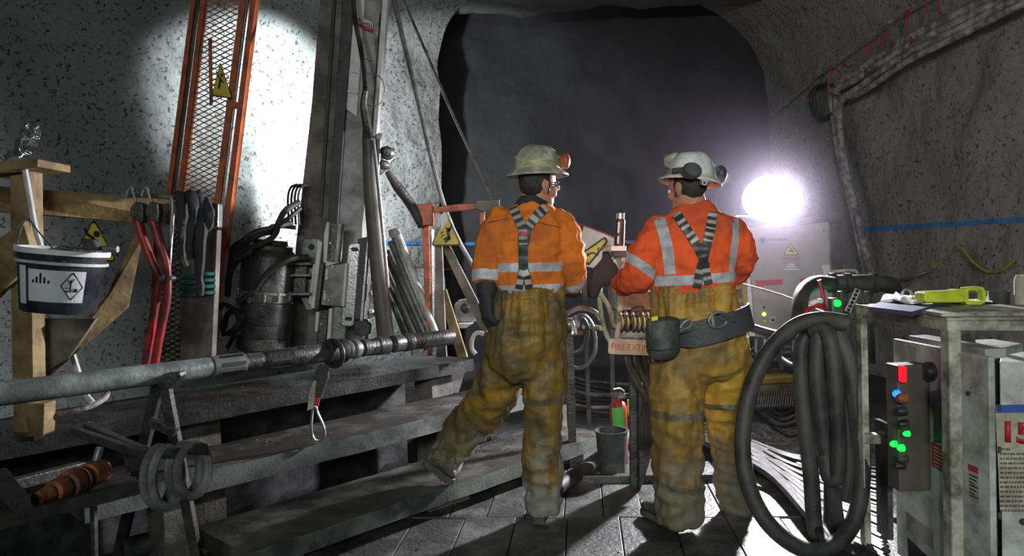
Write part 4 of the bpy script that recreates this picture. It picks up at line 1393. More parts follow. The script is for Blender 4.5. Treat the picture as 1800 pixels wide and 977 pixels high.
# the orange tapered bit
t = T('orange_drill_bit', 'orange rusty stepped drill bit lying on the low rack', 'drill bit', P(120, 845, 2.5))
q0, q1 = P(66, 876, 2.28), P(178, 826, 2.6)
H = (q1 - q0).length
def pr(lst): return [(r, h * H) for r, h in lst]
bm = nb(); lathe(bm, pr([(0.012, 0), (0.02, 0.0), (0.026, 0.16), (0.022, 0.17), (0.022, 0.2), (0.034, 0.22), (0.038, 0.36), (0.03, 0.37), (0.03, 0.41), (0.044, 0.43), (0.047, 0.56), (0.036, 0.575), (0.036, 0.61), (0.046, 0.62), (0.03, 0.72), (0.028, 0.78), (0.001, 0.78)]), q0, q1 - q0, 30)
ob('body', bm, 'rust', t, True)
bm = nb(); lathe(bm, pr([(0.028, 0.75), (0.042, 0.76), (0.045, 0.84), (0.045, 0.98), (0.036, 1.0), (0.001, 1.0)]), q0, q1 - q0, 30); ob('head', bm, 'rust', t, True)
bm = nb(); q = q0.lerp(q1, 0.9); cyl(bm, q + V((0, 0, 0.03)), q + V((0.01, 0.02, 0.085)), 0.014); ob('stud', bm, 'steel', t, True)
bm = nb(); cyl(bm, q0.lerp(q1, 0.7) + V((0.0, -0.045, -0.03)), q0.lerp(q1, 0.82) + V((0.0, -0.045, -0.03)), 0.012); ob('pin', bm, 'steel_b', t, True)
# twin shackles
for i, (x, y, rx, ry, Y, lab) in enumerate([(286, 838, 0.041, 0.098, 2.55, 'heavy steel shackle on the rack, left of the two in front of the trestle legs'),
                                            (332, 826, 0.047, 0.088, 2.58, 'heavy steel shackle on the rack, right of the two in front of the trestle legs')]):
    t = T('shackle', lab, 'shackle', P(x, y, Y), 'shackles on the rack')
    for dx in (-0.024, 0.024):
        bm = nb()
        n_ = V((0.86, -0.5, 0.08)).normalized()
        torus(bm, P(x, y, Y) + n_ * dx, n_, 1.0, 0.016, 36, 8, ry, rx * 1.35, V((0.22, 0, 1)))
        ob('hook_ring', bm, 'steel', t, True)
    bm = nb(); q = P(x, y, Y) + V((0.02, 0, ry * 0.85)); cyl(bm, q - n_ * 0.055, q + n_ * 0.055, 0.02); ob('pin', bm, 'steel_d', t, True)
t = T('threaded_pipe', 'short dark pipe with a threaded end on the floor behind the trestle foot', 'pipe', PZ(225, 968, 0))
q0, q1 = PZ(215, 965, 0.06), PZ(283, 948, 0.06)
bm = nb(); cyl(bm, q0, q1, 0.05, seg=24); ob('body', bm, 'black', t, True)
bm = nb(); dv = (q1 - q0).normalized(); lathe(bm, [(0.044 + 0.003 * (k % 2), 0.006 * k) for k in range(9)] + [(0.036, 0.05), (0.001, 0.02)], q1, dv, 24); ob('thread', bm, 'steel', t, True)

# ------------------------------------------------------------------ electrical cabinet and flood lamp
YE = 6.2
t = T('electrical_cabinet', 'grey steel electrical cabinet with red stripe under the flood lamp', 'cabinet', P(1395, 690, YE))
def epart(name, px, dep, mat, back=0.0, par=None, bev=0.003, label=None, Y=None):
    bm = nb(); slab(bm, px, Y or YE, dep, back)
    return ob(name, bm, mat, par or t, False, bev, label)
epart('body', [(1306, 398), (1457, 389), (1467, 592), (1325, 592)], 0.42, 'grey', 0.02)
dr = epart('door', [(1312, 399), (1455, 390), (1464, 590), (1329, 590)], 0.02, 'panel', 0.0, label='pale grey door')
epart('hinge_strip', [(1303, 400), (1311, 399), (1328, 591), (1316, 591)], 0.05, 'whitec', 0.01)
epart('roof', [(1288, 379), (1380, 386), (1484, 370), (1484, 384), (1380, 400), (1300, 396)], 0.5, 'taupe', -0.04, bev=0.004)
epart('frame_post', [(1457, 388), (1479, 386), (1486, 600), (1468, 600)], 0.1, 'steel_d', 0.05)
epart('stripe', [(1328, 493), (1376, 491), (1376, 500), (1329, 503)], 0.002, 'redp', -0.004, dr, 0, 'red stripe')
epart('stripe', [(1407, 489), (1455, 487), (1456, 495), (1407, 498)], 0.002, 'redp', -0.004, dr, 0, 'red stripe')
epart('pale_label', [(1445, 466), (1458, 465), (1459, 482), (1448, 483)], 0.002, 'paper', -0.004, dr, 0)
epart('logo', [(1334, 421), (1341, 415), (1348, 420), (1341, 429)], 0.002, 'bluep', -0.004, dr, 0)
bm = nb()
for k in range(9):
    x = 1350 + k * 3.9
    slab(bm, [(x, 418.5), (x + 2.6, 418.3), (x + 2.6, 423.0), (x, 423.2)], YE, 0.001, -0.004)
ob('lettering', bm, 'taupe', dr)
sg = epart('triangle_label', [(1389, 427), (1403, 447), (1378, 448)], 0.001, 'yellow', -0.004, dr, 0, 'yellow triangle label')
bm = nb()
for a, b in (((1389, 427), (1403, 447)), ((1403, 447), (1378, 448)), ((1378, 448), (1389, 427))):
    beam(bm, P(*a, YE - 0.006), P(*b, YE - 0.006), 0.006, 0.002, (0, 1, 0))
beam(bm, P(1388, 433, YE - 0.006), P(1391, 439, YE - 0.006), 0.009, 0.002, (0, 1, 0)); beam(bm, P(1386, 441, YE - 0.006), P(1394, 442, YE - 0.006), 0.012, 0.002, (0, 1, 0)); beam(bm, P(1392, 437, YE - 0.006), P(1395, 443, YE - 0.006), 0.006, 0.002, (0, 1, 0))
ob('pictogram', bm, 'ink', sg)
xd = (P(1410, 449, YE) - P(1370, 450.5, YE)).normalized()
ob('voltage_text', text_bm('440 VOLTS', P(1373.5, 457.0, YE - 0.006), xd, V((0, 0, 1)), 0.024, sx=0.93), 'redp', dr, label='red voltage lettering')
bm = nb()
for r_, (x0, x1) in enumerate(((1385, 1397), (1382, 1400), (1378, 1406))):
    x = x0
    while x < x1 - 1:
        slab(bm, [(x, 463 + r_ * 4.3), (x + 1.7, 463 + r_ * 4.3), (x + 1.7, 466 + r_ * 4.3), (x, 466 + r_ * 4.3)], YE, 0.001, -0.004); x += 2.5
ob('notice_lines', bm, 'whitec', dr)
for x, y in ((1386, 401), (1448, 406)):
    bm = nb(); ell(bm, P(x, y, YE - 0.004), 0.011, 0.011, 0.011); ob('latch', bm, 'steel_b', dr, True)
def led(par, p, n, r, mat, name='indicator_light', h=0.012):
    bm = nb(); lathe(bm, [(r, 0), (r, h * 0.6), (r * 0.6, h), (0.001, h)], p, n, 16); return ob(name, bm, mat, par, True)
led(dr, P(1343, 552, YE - 0.002), (0, -1, 0), 0.016, 'yled'); led(dr, P(1344, 565, YE - 0.002), (0, -1, 0), 0.014, 'yellow'); led(dr, P(1343, 540, YE - 0.002), (0, -1, 0), 0.01, 'ink', 'button')
sw = epart('switch_plate', [(1353, 557), (1363, 557), (1363, 567), (1353, 567)], 0.004, 'white', -0.006, dr, 0.001)
led(sw, P(1358, 562, YE - 0.008), (0, -1, 0), 0.012, 'ink', 'switch_knob', 0.02)
# stand under the cabinet, down to the ground
for x in (1334, 1455):
    bm = nb(); g_ = PZ(x, 690, 0); beam(bm, P(x, 590, YE + 0.06), V((P(x, 590, YE + 0.06).x, YE + 0.06, -0.05)), 0.07, 0.07, (0, 1, 0)); ob('leg', bm, 'steel_d', t, False, 0.003)
epart('pipe_shelf', [(1326, 592), (1466, 592), (1468, 600), (1328, 600)], 0.4, 'steel_d', 0.04)
for i, y in enumerate((612, 622, 634)):
    bm = nb(); tpx(bm, [(1322, y, YE + 0.05), (1395, y - 3, YE), (1470, y - 1, YE + 0.05)], 0.014); ob('pipe', bm, 'steel', t, True)
for i, x in enumerate((1330, 1345, 1352, 1372, 1395)):
    bm = nb(); tpx(bm, [(x, 596, YE - 0.02), (x - 1, 620, YE - 0.04), (x + 2, 648, YE + 0.0)], 0.02); ob('fitting', bm, 'steel' if i % 2 else 'steel_d', t, True)

t = T('yellow_ladder_frame', 'yellow steel frame standing behind the right worker, left of the grey cabinet', 'frame', P(1300, 690, 6.0))
for x0, x1 in ((1284, 1291), (1303, 1312)):
    bm = nb(); slab(bm, [(x0, 462), (x1, 462), (x1 + 10, 685), (x0 + 10, 685)], 6.0, 0.05); ob('rail', bm, 'yellowp', t, False, 0.003)
for y in (475, 500, 525, 560, 600, 640):
    bm = nb(); slab(bm, [(1288, y), (1310, y), (1311, y + 8), (1289, y + 8)], 6.01, 0.04); ob('rung', bm, 'yellowp', t, False, 0.003)

# flood lamp
LY = 5.95
lc = P(1357, 350, LY)
ld = (V((0.45, 2.6, 1.2)) - lc).normalized()
t = T('flood_lamp', 'glaring round flood lamp standing on the grey cabinet', 'lamp', P(1357, 386, LY))
bm = nb(); lathe(bm, [(0.20, 0.0), (0.215, 0.01), (0.215, -0.05), (0.13, -0.14), (0.05, -0.16), (0.001, -0.16)], lc, ld, 36, sx=1.08, sy=0.9, ref=(1, 0, 0)); ob('housing', bm, 'steel_d', t, True)
bm = nb(); lathe(bm, [(0.001, 0.012), (0.195, 0.012), (0.19, 0.03), (0.12, 0.05), (0.001, 0.055)], lc, ld, 36, sx=1.08, sy=0.9, ref=(1, 0, 0)); ob('lens', bm, 'lampface', t, True)  # disc made larger to stand in for the lamp's bloom
bm = nb(); beam(bm, P(1345, 380, LY + 0.06), P(1345, 391, LY + 0.06), 0.05, 0.05, (0, 1, 0)); beam(bm, P(1367, 380, LY + 0.06), P(1367, 391, LY + 0.06), 0.05, 0.05, (0, 1, 0)); ob('bracket', bm, 'steel_d', t)
bm = nb(); tpx(bm, [(1340, 384, LY), (1305, 380, LY), (1292, 383, LY), (1300, 396, LY), (1310, 420, LY + 0.1)], 0.008); tag(ob('lamp_cable', bm, 'whitec', None, True), 'pale cable from the flood lamp over the left corner of the cabinet', 'cable')

# grating step in front of the cabinet
t = T('grating_step', 'steel grating step with worn yellow edge in front of the grey cabinet', 'step', P(1365, 712, 6.0))
bm = nb(); slab(bm, [(1322, 666), (1400, 662), (1402, 672), (1322, 676)], 6.0, 0.5); ob('edge_beam', bm, 'yellowp', t, False, 0.004)
bm = nb(); slab(bm, [(1326, 677), (1402, 673), (1402, 684), (1326, 688)], 6.02, 0.4); ob('wood_riser', bm, 'wood', t, False, 0.004)
bm = nb()
for k in range(22):
    x = 1318 + k * 4.4
    beam(bm, P(x + 4.5, 686, 5.95), P(x, 716, 5.7), 0.008, 0.02)
for y, Y in ((690, 5.92), (701, 5.83), (714, 5.72)):
    beam(bm, P(1318, y, Y), P(1412, y - 2, Y), 0.008, 0.018)
ob('grating', bm, 'taupe', t)

# ------------------------------------------------------------------ pipe, green light, red hanger and hoses at the table end
t = T('water_pipe', 'fat dark pipe with bolted joints beyond the far end of the table', 'pipe', P(1520, 500, 4.6))
bm = nb(); tpx(bm, [(1452, 497, 4.62), (1495, 497, 4.6), (1535, 497, 4.6), (1560, 500, 4.6), (1572, 512, 4.62), (1576, 560, 4.65)], 0.05, seg=18); ob('run', bm, 'hose', t, True)
for x in (1462, 1488, 1535):
    bm = nb(); q = P(x, 497, 4.6); lathe(bm, [(0.045, -0.02), (0.062, -0.018), (0.062, 0.018), (0.045, 0.02)], q, (1, 0.02, 0), 20); ob('joint', bm, 'steel_d', t, True)
bm = nb(); tpx(bm, [(1462, 477, 4.6), (1500, 475, 4.6), (1508, 480, 4.6)], 0.008); ob('lever', bm, 'cream', t, True)
bm = nb(); slab(bm, [(1478, 512), (1490, 512), (1496, 620), (1484, 620)], 4.6, 0.05); slab(bm, [(1525, 512), (1535, 512), (1540, 640), (1530, 640)], 4.62, 0.05); ob('support', bm, 'steel_d', t, False, 0.003)
t = T('perforated_strip', 'pale perforated steel strip below the fat pipe, right of the green light', 'strip', P(1497, 560, 4.5))
bm = nb(); beam(bm, P(1508, 508, 4.5), P(1490, 548, 4.5), 0.035, 0.006, (0, 1, 0)); ob('bar', bm, 'cream', t)
bm = nb()
for k in range(6):
    q = P(1508, 508, 4.49).lerp(P(1490, 548, 4.49), (k + 0.5) / 6); cyl(bm, q, q + V((0, -0.006, 0)), 0.01, seg=8)
ob('hole', bm, 'ink', t)
t = T('green_indicator', 'bright green indicator light on a dark bracket by the far table leg', 'light', P(1472, 548, 4.4))
bm = nb(); ell(bm, P(1472, 533, 4.38), 0.022, 0.022, 0.022); ob('lens', bm, 'gled', t, True)
bm = nb(); slab(bm, [(1462, 524), (1482, 524), (1484, 560), (1464, 560)], 4.41, 0.06); ob('housing', bm, 'steel_d', t, False, 0.004)
light('green_indicator_glow', 'POINT', P(1472, 533, 4.33), 0.3, (0.05, 1.0, 0.25), shadow_soft_size=0.02)
t = T('red_hose_hanger', 'red bent rod hanger holding the black hoses', 'hanger', P(1440, 500, 3.9))
bm = nb(); tpx(bm, [(1440, 492, 3.9), (1446, 515, 3.9), (1448, 535, 3.9), (1455, 552, 3.85)], 0.011); ob('rod', bm, 'red', t, True)
bm = nb(); tpx(bm, [(1448, 534, 3.88), (1432, 538, 3.85), (1417, 548, 3.82), (1414, 570, 3.8), (1412, 600, 3.8)], 0.012); ob('hook', bm, 'red', t, True)
bm = nb(); tpx(bm, [(1424, 534, 3.83), (1436, 529, 3.84), (1443, 529, 3.86)], 0.013); ob('bright_sleeve', bm, 'whitec', t, True)
bm = nb(); tpx(bm, [(1462, 498, 4.5), (1435, 497, 4.3), (1412, 512, 4.1), (1406, 545, 3.9), (1404, 580, 3.8)], 0.042, seg=14)
tag(ob('bent_hose', bm, 'hose', None, True), 'fat black hose bending down from the fat pipe behind the coil', 'hose')

YH = 3.35
hz = [
    ([(1487, 566, YH), (1440, 561, YH), (1395, 575, YH), (1350, 620, YH - 0.02), (1318, 690, YH - 0.05), (1305, 780, YH - 0.1), (1318, 860, YH - 0.15), (1355, 925, YH - 0.2), (1415, 966, YH - 0.22), (1470, 955, YH - 0.2), (1505, 905, YH - 0.15), (1516, 820, YH - 0.1), (1508, 730, YH - 0.05), (1492, 640, YH), (1470, 590, YH + 0.05)], 0.036, 'big black hose loop sweeping from the table end round to the floor, the widest loop'),
    ([(1455, 600, YH + 0.1), (1420, 590, YH + 0.1), (1408, 625, YH + 0.1), (1412, 720, YH + 0.08), (1425, 830, YH + 0.06), (1432, 925, YH + 0.05), (1445, 952, YH + 0.05), (1460, 925, YH + 0.1), (1462, 840, YH + 0.15)], 0.036, 'black hose of the coil, leftmost long strand hanging from the red hanger'),
    ([(1430, 585, YH + 0.02), (1438, 590, YH), (1436, 660, YH - 0.02), (1446, 760, YH - 0.03), (1462, 850, YH - 0.03), (1470, 910, YH), (1478, 935, YH + 0.05)], 0.034, 'black hose of the coil, second long strand, half hidden in the middle'),
    ([(1424, 580, YH + 0.02), (1448, 578, YH - 0.02), (1462, 612, YH - 0.06), (1470, 700, YH - 0.08), (1474, 790, YH - 0.08), (1470, 838, YH - 0.08), (1458, 838, YH - 0.06), (1450, 800, YH - 0.03)], 0.036, 'black hose of the coil, short loop with a scuffed pale bend at its top'),
    ([(1440, 575, YH + 0.12), (1470, 580, YH + 0.1), (1484, 620, YH + 0.08), (1490, 720, YH + 0.06), (1494, 830, YH + 0.05), (1486, 880, YH + 0.05)], 0.034, 'black hose of the coil, right strand close to the far table leg'),
]
for pts, r_, lab in hz:
    bm = nb(); tpx(bm, pts, r_, seg=14, k=6)
    tag(ob('coiled_hose', bm, 'hose', None, True), lab, 'hose', 'coiled black hoses by the table')
bm = nb(); tpx(bm, [(1296, 562, 4.2), (1320, 575, 4.1), (1365, 588, 3.9), (1410, 590, 3.7), (1440, 592, 3.6)], 0.024, seg=12)
tag(ob('black_hose', bm, 'black', None, True), 'shiny black hose running from behind the right worker to the coil', 'hose')
bm = nb(); tpx(bm, [(1252, 484, 5.2), (1310, 500, 5.4), (1380, 520, 5.3), (1440, 545, 4.9), (1470, 552, 4.5)], 0.006)
tag(ob('dark_wire', bm, 'rust', None, True), 'thin dark red wire sagging across the front of the grey cabinet', 'wire')
bm = nb(); tpx(bm, [(1365, 615, 5.2), (1372, 630, 5.2), (1392, 643, 5.1), (1412, 645, 5.0)], 0.025, seg=10)
tag(ob('short_hose', bm, 'black', None, True), 'short black hose end below the grey cabinet', 'hose')

# ------------------------------------------------------------------ steel table with its load, right
ZTB = 1.10
tA, tB, tC = PZ(1503, 536, ZTB), PZ(1664, 560, ZTB), PZ(1930, 559, ZTB)
tD = tA + (tC - tB)
ua, ub = (tB - tA), (tC - tB)
uan, ubn = ua.normalized(), ub.normalized()
DZ = V((0, 0, 1))
t = T('steel_table', 'worn cream angle-iron table at the right edge of the picture', 'table', V((tA.x, tA.y, -0.05)))
bm = nb(); obox(bm, tA - DZ * 0.012, ua, ub, DZ * 0.010); ob('tabletop', bm, 'cream', t, False, 0.002)
for p0, d, s_ in ((tA, ua, ubn), (tB, ub, -uan), (tD, ua, -ubn), (tA, ub, uan)):
    bm = nb(); obox(bm, p0 - DZ * 0.042, d, s_ * 0.006, DZ * 0.044); obox(bm, p0 + DZ * 0.0, d, s_ * 0.05, DZ * 0.005)
    ob('frame_rail', bm, 'cream', t, False, 0.0015)
for p0, s0, s1 in ((tA, 1, 1), (tB, -1, 1), (tC, -1, -1), (tD, 1, -1)):
    bm = nb()
    q = p0 + uan * (0.002 * s0) + ubn * (0.002 * s1) - DZ * 0.035
    obox(bm, q, uan * (0.042 * s0), ubn * (0.007 * s1), -DZ * (1.115)); obox(bm, q, uan * (0.007 * s0), ubn * (0.042 * s1), -DZ * (1.115))
    ob('leg', bm, 'cream', t, False, 0.0015)
bm = nb(); obox(bm, tA + ubn * 0.07 - DZ * 1.0, ubn * 0.02, uan * 0.10, DZ * 0.5); ob('back_sheet', bm, 'steel_d', t)
bm = nb(); obox(bm, V((tA.x, tA.y, 0.5)), uan * 0.05, ub, DZ * 0.04); ob('stretcher', bm, 'cream', t, False, 0.0015)

# things on the table
def onT(x, y, z=0.0):
    return PZ(x, y, ZTB + 0.006 + z)
def sheet(name, pts, th, z, mat, label, cat, group=None, bend=0.0, seed=0):
    bm = nb()
    base = [onT(x, y, 0) + DZ * z for x, y in pts]
    prism(bm, base, DZ * th)
    if bend:
        bmesh.ops.subdivide_edges(bm, edges=bm.edges[:], cuts=5, use_grid_fill=True)
        for v in bm.verts:
            v.co.z += abs(noise.noise(v.co * 6 + V((seed, 0, 0)))) * bend
    return tag(ob(name, bm, mat, None, False, 0 if bend else 0.002), label, cat, group)
sheet('blue_folder', [(1527, 547), (1604, 557), (1640, 546), (1560, 532)], 0.018, 0.001, 'navyf', 'dark blue folder on the left part of the table, under the papers', 'folder')
sheet('blue_folder', [(1640, 546), (1758, 548), (1750, 537), (1640, 536)], 0.012, 0.001, 'navyf', 'flat dark blue folder under the lime tool, towards the grey cup', 'folder')
sheet('paper_sheet', [(1548, 538), (1618, 546), (1640, 538), (1575, 526)], 0.003, 0.02, 'paper', 'white curled paper on the dark blue folder, left of the lime tool', 'paper', 'loose papers', 0.05, 1)
sheet('paper_sheet', [(1585, 542), (1640, 545), (1650, 534), (1600, 530)], 0.003, 0.024, 'paper', 'white paper sheet lying beside the thick end of the lime tool', 'paper', 'loose papers', 0.03, 5)
sheet('paper_sheet', [(1660, 540), (1745, 540), (1740, 530), (1680, 530)], 0.003, 0.016, 'paper', 'white paper sheet under the handle of the lime tool', 'paper', 'loose papers', 0.015, 9)
bm = nb()
cb = [onT(1620, 551), onT(1655, 557), onT(1930, 556), onT(1930, 541), onT(1710, 541)]
prism(bm, cb, DZ * 0.014); tag(ob('cream_board', bm, 'cream', None, False, 0.003), 'flat cream board on the near edge of the table', 'board')
bm = nb(); tpx(bm, [(1584, 522, 3.2), (1590, 509, 3.2), (1600, 511, 3.2), (1605, 524, 3.2)], 0.006); tag(ob('grey_clip', bm, 'steel', None, True), 'bent grey wire clip standing behind the papers', 'clip')
# lime hand lamp
YL = 2.86
lz = lambda x, y, dy=0: P(x, y, YL + dy)
t = T('lime_hand_lamp', 'lime yellow hand lamp with square loop handle lying on the table', 'hand lamp', P(1670, 532, YL))
bm = nb(); slab(bm, [(1625, 516), (1630, 513), (1680, 511), (1693, 508), (1698, 511), (1698, 530), (1690, 532), (1630, 532), (1625, 529)], YL - 0.03, 0.075); ob('body', bm, 'lime', t, False, 0.014)
bm = nb()
outer = [(1694, 508), (1718, 506), (1724, 509), (1725, 527), (1721, 532), (1694, 532)]
for a, b in zip(outer, outer[1:] + outer[:1]):
    beam(bm, lz(*a), lz(*b), 0.014, 0.045, (0, 1, 0))
ob('loop_handle', bm, 'lime', t, False, 0.004)
bm = nb(); slab(bm, [(1699, 514), (1718, 513), (1718, 525), (1699, 526)], YL + 0.005, 0.01); ob('grip_hollow', bm, 'pouch', t)
bm = nb(); q = lz(1625, 523); cyl(bm, q + V((0.004, 0, 0)), q - V((0.012, 0, 0)), 0.02); ob('lens', bm, 'glass', t, True)
q = onT(1756, 538)
bm = nb(); lathe(bm, [(0.036, 0), (0.038, 0.06), (0.034, 0.06), (0.032, 0.006), (0.001, 0.006)], q, DZ, 28); tag(ob('grey_cup', bm, 'pouch', None, True), 'small grey cup on the table right of the lime hand lamp', 'cup')
q = onT(1797, 541)
bm = nb(); lathe(bm, [(0.026, 0), (0.026, 0.10), (0.024, 0.115), (0.02, 0.118), (0.02, 0.125), (0.001, 0.125)], q, DZ, 24); tag(ob('cream_bottle', bm, 'papery', None, True), 'cream canister on the table at the right edge of the picture', 'canister')

# white control box under the table
fa_, fb_ = P(1570, 595, 3.12), P(1738, 629, 2.55)
fb_.z = fa_.z
fu = (fb_ - fa_); fl = fu.length; fu.normalize()
fn = fu.cross(DZ).normalized()
if fn.x > 0: fn = -fn
def onF(x, y, off=0.0):
    return PL(x, y, fa_ + fn * off, fn)
t = T('control_box', 'white motor control box under the steel table', 'control box', V((fa_.x, fa_.y, -0.05)))
bm = nb(); c_ = V((fa_.x, fa_.y, 0.02)) - fn * 0.022; prism(bm, [c_, c_ + fu * fl, c_ + fu * (fl * 0.55) - fn * 0.16, c_ + fu * (fl * 0.3) - fn * 0.42, c_ - fn * 0.42], DZ * (fa_.z - 0.04)); ob('body', bm, 'white', t, False, 0.004)
dr = nb(); obox(dr, V((fa_.x, fa_.y, 0.04)) - fn * 0.022, fu * fl, fn * 0.022, DZ * (fa_.z - 0.04)); dr = ob('door', dr, 'white', t, False, 0.004)
bm = nb(); obox(bm, fa_ + DZ * -0.02 - fn * 0.05 + fu * 0.03, fu * (fl * 0.8), -fn * 0.08, DZ * 0.035); ob('lid', bm, 'grey', t, False, 0.004)
for y0 in (0.0, -0.03):
    pass
for x_ in (0.05, fl * 0.4):
    for d_ in (0.05, 0.33):
        bm = nb(); obox(bm, V((fa_.x, fa_.y, -0.06)) + fu * x_ - fn * d_, fu * 0.05, -fn * 0.05, DZ * 0.10); ob('foot', bm, 'steel_d', t)
# lamp panel standing out of the door
ob_off = 0.13
u1 = (onF(1634, 640) - fa_).dot(fu)
u0 = (PL(1556, 624, fa_ + fn * ob_off, fn) - fa_).dot(fu)
z1, z0 = onF(1634, 640).z, onF(1636, 861).z
c0 = fa_ + fu * u0; c0 = V((c0.x, c0.y, z0))
lpn = nb(); obox(lpn, c0, fu * (u1 - u0), fn * ob_off, DZ * (z1 - z0)); lpn = ob('lamp_panel', lpn, 'taupe', dr, False, 0.006, 'brown-grey lamp panel')
onO = lambda x, y: PL(x, y, fa_ + fn * ob_off, fn)
bm = nb(); plate(bm, rrect(0, 0, 0.034, 0.062, 0.006), onO(1589, 657), fu, DZ, fn, 0.012); ob('red_light', bm, 'rled', lpn)
for x, y, r_, m_ in ((1580, 692, 0.015, 'bled'), (1575, 780, 0.013, 'gled'), (1588, 787, 0.014, 'gled'), (1598, 762, 0.011, 'gled')):
    led(lpn, onO(x, y), fn, r_, m_, {'bled': 'blue_light', 'gled': 'green_light'}[m_], 0.022)
for x, y, r_, m_ in ((1592, 700, 0.02, 'rust'), (1592, 722, 0.018, 'black'), (1595, 745, 0.018, 'black'), (1594, 806, 0.016, 'black'), (1590, 818, 0.014, 'steel_d')):
    led(lpn, onO(x, y), fn, r_, m_, 'knob', 0.035)
light('panel_green_glow', 'POINT', onO(1578, 778) + fn * 0.05, 0.03, (0.05, 1.0, 0.2), shadow_soft_size=0.01)
light('panel_red_glow', 'POINT', onO(1588, 650) + fn * 0.05, 0.03, (1.0, 0.05, 0.08), shadow_soft_size=0.01)
light('panel_blue_glow', 'POINT', onO(1578, 690) + fn * 0.05, 0.03, (0.05, 0.3, 1.0), shadow_soft_size=0.01)
bm = nb(); lathe(bm, [(0.038, 0), (0.038, 0.018), (0.03, 0.03), (0.001, 0.03)], onF(1637, 653), fn, 24); ob('round_knob', bm, 'black', dr, True)
def decal(name, px, mat, par, off=0.0015, label=None, fn_=None):
    f = fn_ or onF
    bm = nb(); prism(bm, [f(x, y, off) for x, y in px], -fn * 0.001)
    return ob(name, bm, mat, par, False, 0, label)
bm = nb(); prism(bm, [onF(x, y, 0.05) for x, y in ((1632, 688), (1650, 686), (1655, 677), (1666, 677), (1666, 735), (1663, 738), (1662, 778), (1641, 778), (1640, 735), (1633, 705))], -fn * 0.05); ob('handle_switch', bm, 'black', dr, False, 0.006)
rl = decal('red_label', [(1637, 776), (1671, 792), (1672, 840), (1638, 818)], 'redp', dr, label='red warning label with pale lines')
bm = nb()
for k in range(6):
    y = 783 + k * 6.4
    prism(bm, [onF(x, yy, 0.0025) for x, yy in ((1640, y), (1669, y + 14.5), (1669, y + 16.5), (1640, y + 2))], -fn * 0.001)
ob('lines', bm, 'papery', rl)
w_ = decal('orange_label', [(1657, 880), (1673, 889), (1675, 903), (1658, 897)], 'orangep', dr, label='small orange warning label')
decal('note_label', [(1658, 898), (1675, 905), (1677, 932), (1660, 922)], 'papery', dr)
decal('grey_plate', [(1592, 898), (1640, 935), (1641, 966), (1593, 930)], 'grey', dr)
decal('dark_label', [(1595, 945), (1630, 977), (1632, 1010), (1597, 985)], 'ink', dr)
decal('dark_label', [(1660, 947), (1675, 955), (1677, 1000), (1662, 990)], 'red', dr)
decal('tape_strip', [(1588, 840), (1640, 878), (1640, 884), (1588, 846)], 'cream', dr)
cl_ = decal('caution_label', [(1702, 815), (1719, 822), (1722, 886), (1704, 875)], 'papery', dr)
bm = nb(); prism(bm, [onF(x, y, 0.0028) for x, y in ((1702, 815), (1719, 822), (1719.5, 833), (1702.5, 826))], -fn * 0.001); ob('header', bm, 'redp', cl_)
bm = nb()
for k in range(7):
    y = 833 + k * 6
    prism(bm, [onF(x, yy, 0.0028) for x, yy in ((1704, y), (1719 - (k % 3) * 3, y + 6), (1719 - (k % 3) * 3, y + 8), (1704, y + 2))], -fn * 0.001)
ob('lines', bm, 'ink', cl_)
bm = nb(); lathe(bm, [(0.008, 0), (0.008, 0.006), (0.001, 0.008)], onF(1704, 691), fn, 14); ob('screw', bm, 'black', dr, True)

# cabinet 15
g0, g1 = P(1757, 636, 2.66), P(1930, 632, 2.50)
g1.z = g0.z
gu = (g1 - g0); gl = gu.length; gu.normalize()
gn = gu.cross(DZ).normalized()
if gn.y > 0: gn = -gn
def onG(x, y, off=0.0):
    return PL(x, y, g0 + gn * off, gn)
t = T('numbered_cabinet', 'white cabinet with blue stripe and a big 15 at the right edge', 'cabinet', V((g0.x, g0.y, -0.05)))
bm = nb(); obox(bm, V((g0.x, g0.y, -0.05)) - gn * 0.012, gu * gl, -gn * 0.3, DZ * (g0.z + 0.05)); ob('body', bm, 'white', t, False, 0.004)
bm = nb(); obox(bm, V((g0.x, g0.y, 0.0)) - gn * 0.012, gu * gl, gn * 0.012, DZ * g0.z); dr = ob('door', bm, 'white', t, False, 0.003)
def gdec(name, px, mat, off=0.0015, label=None, par=None):
    bm = nb(); prism(bm, [onG(x, y, off) for x, y in px], -gn * 0.001)
    return ob(name, bm, mat, par or dr, False, 0, label)
gdec('stripe', [(1748, 712), (1930, 708), (1930, 722), (1748, 726)], 'bluep', label='blue stripe')
pp = gdec('notice', [(1750, 726), (1930, 722), (1930, 893), (1758, 898)], 'papery', label='stained paper notice')
ob('number', text_bm('15', onG(1757, 774, 0.003), gu, DZ, 0.072, 0.001, bold=0.045), 'redp', pp, label='dark red number 15')
bm = nb()
for k in range(14):
    y = 788 + k * 8.3
    x = 1758
    random.seed(k)
    end = 1772 if k == 0 else 1800 - random.randint(-60, 12)
    while x < end:
        w_ = random.choice((3, 4, 6, 8))
        prism(bm, [onG(x, y, 0.003), onG(x + w_, y - 0.2, 0.003), onG(x + w_, y + 3.0, 0.003), onG(x, y + 3.2, 0.003)], -gn * 0.001)
        x += w_ + 2
ob('list_lines', bm, 'taupe', pp)
for y in (716, 790, 906):
    bm = nb(); q = onG(1757, y, 0.0); cyl(bm, q - DZ * 0.012, q + DZ * 0.012, 0.006, seg=8); ob('hinge', bm, 'steel_d', dr, True)
bm = nb(); ell(bm, onG(1799, 917, 0.004), 0.012, 0.012, 0.012); ob('latch', bm, 'black', dr, True)

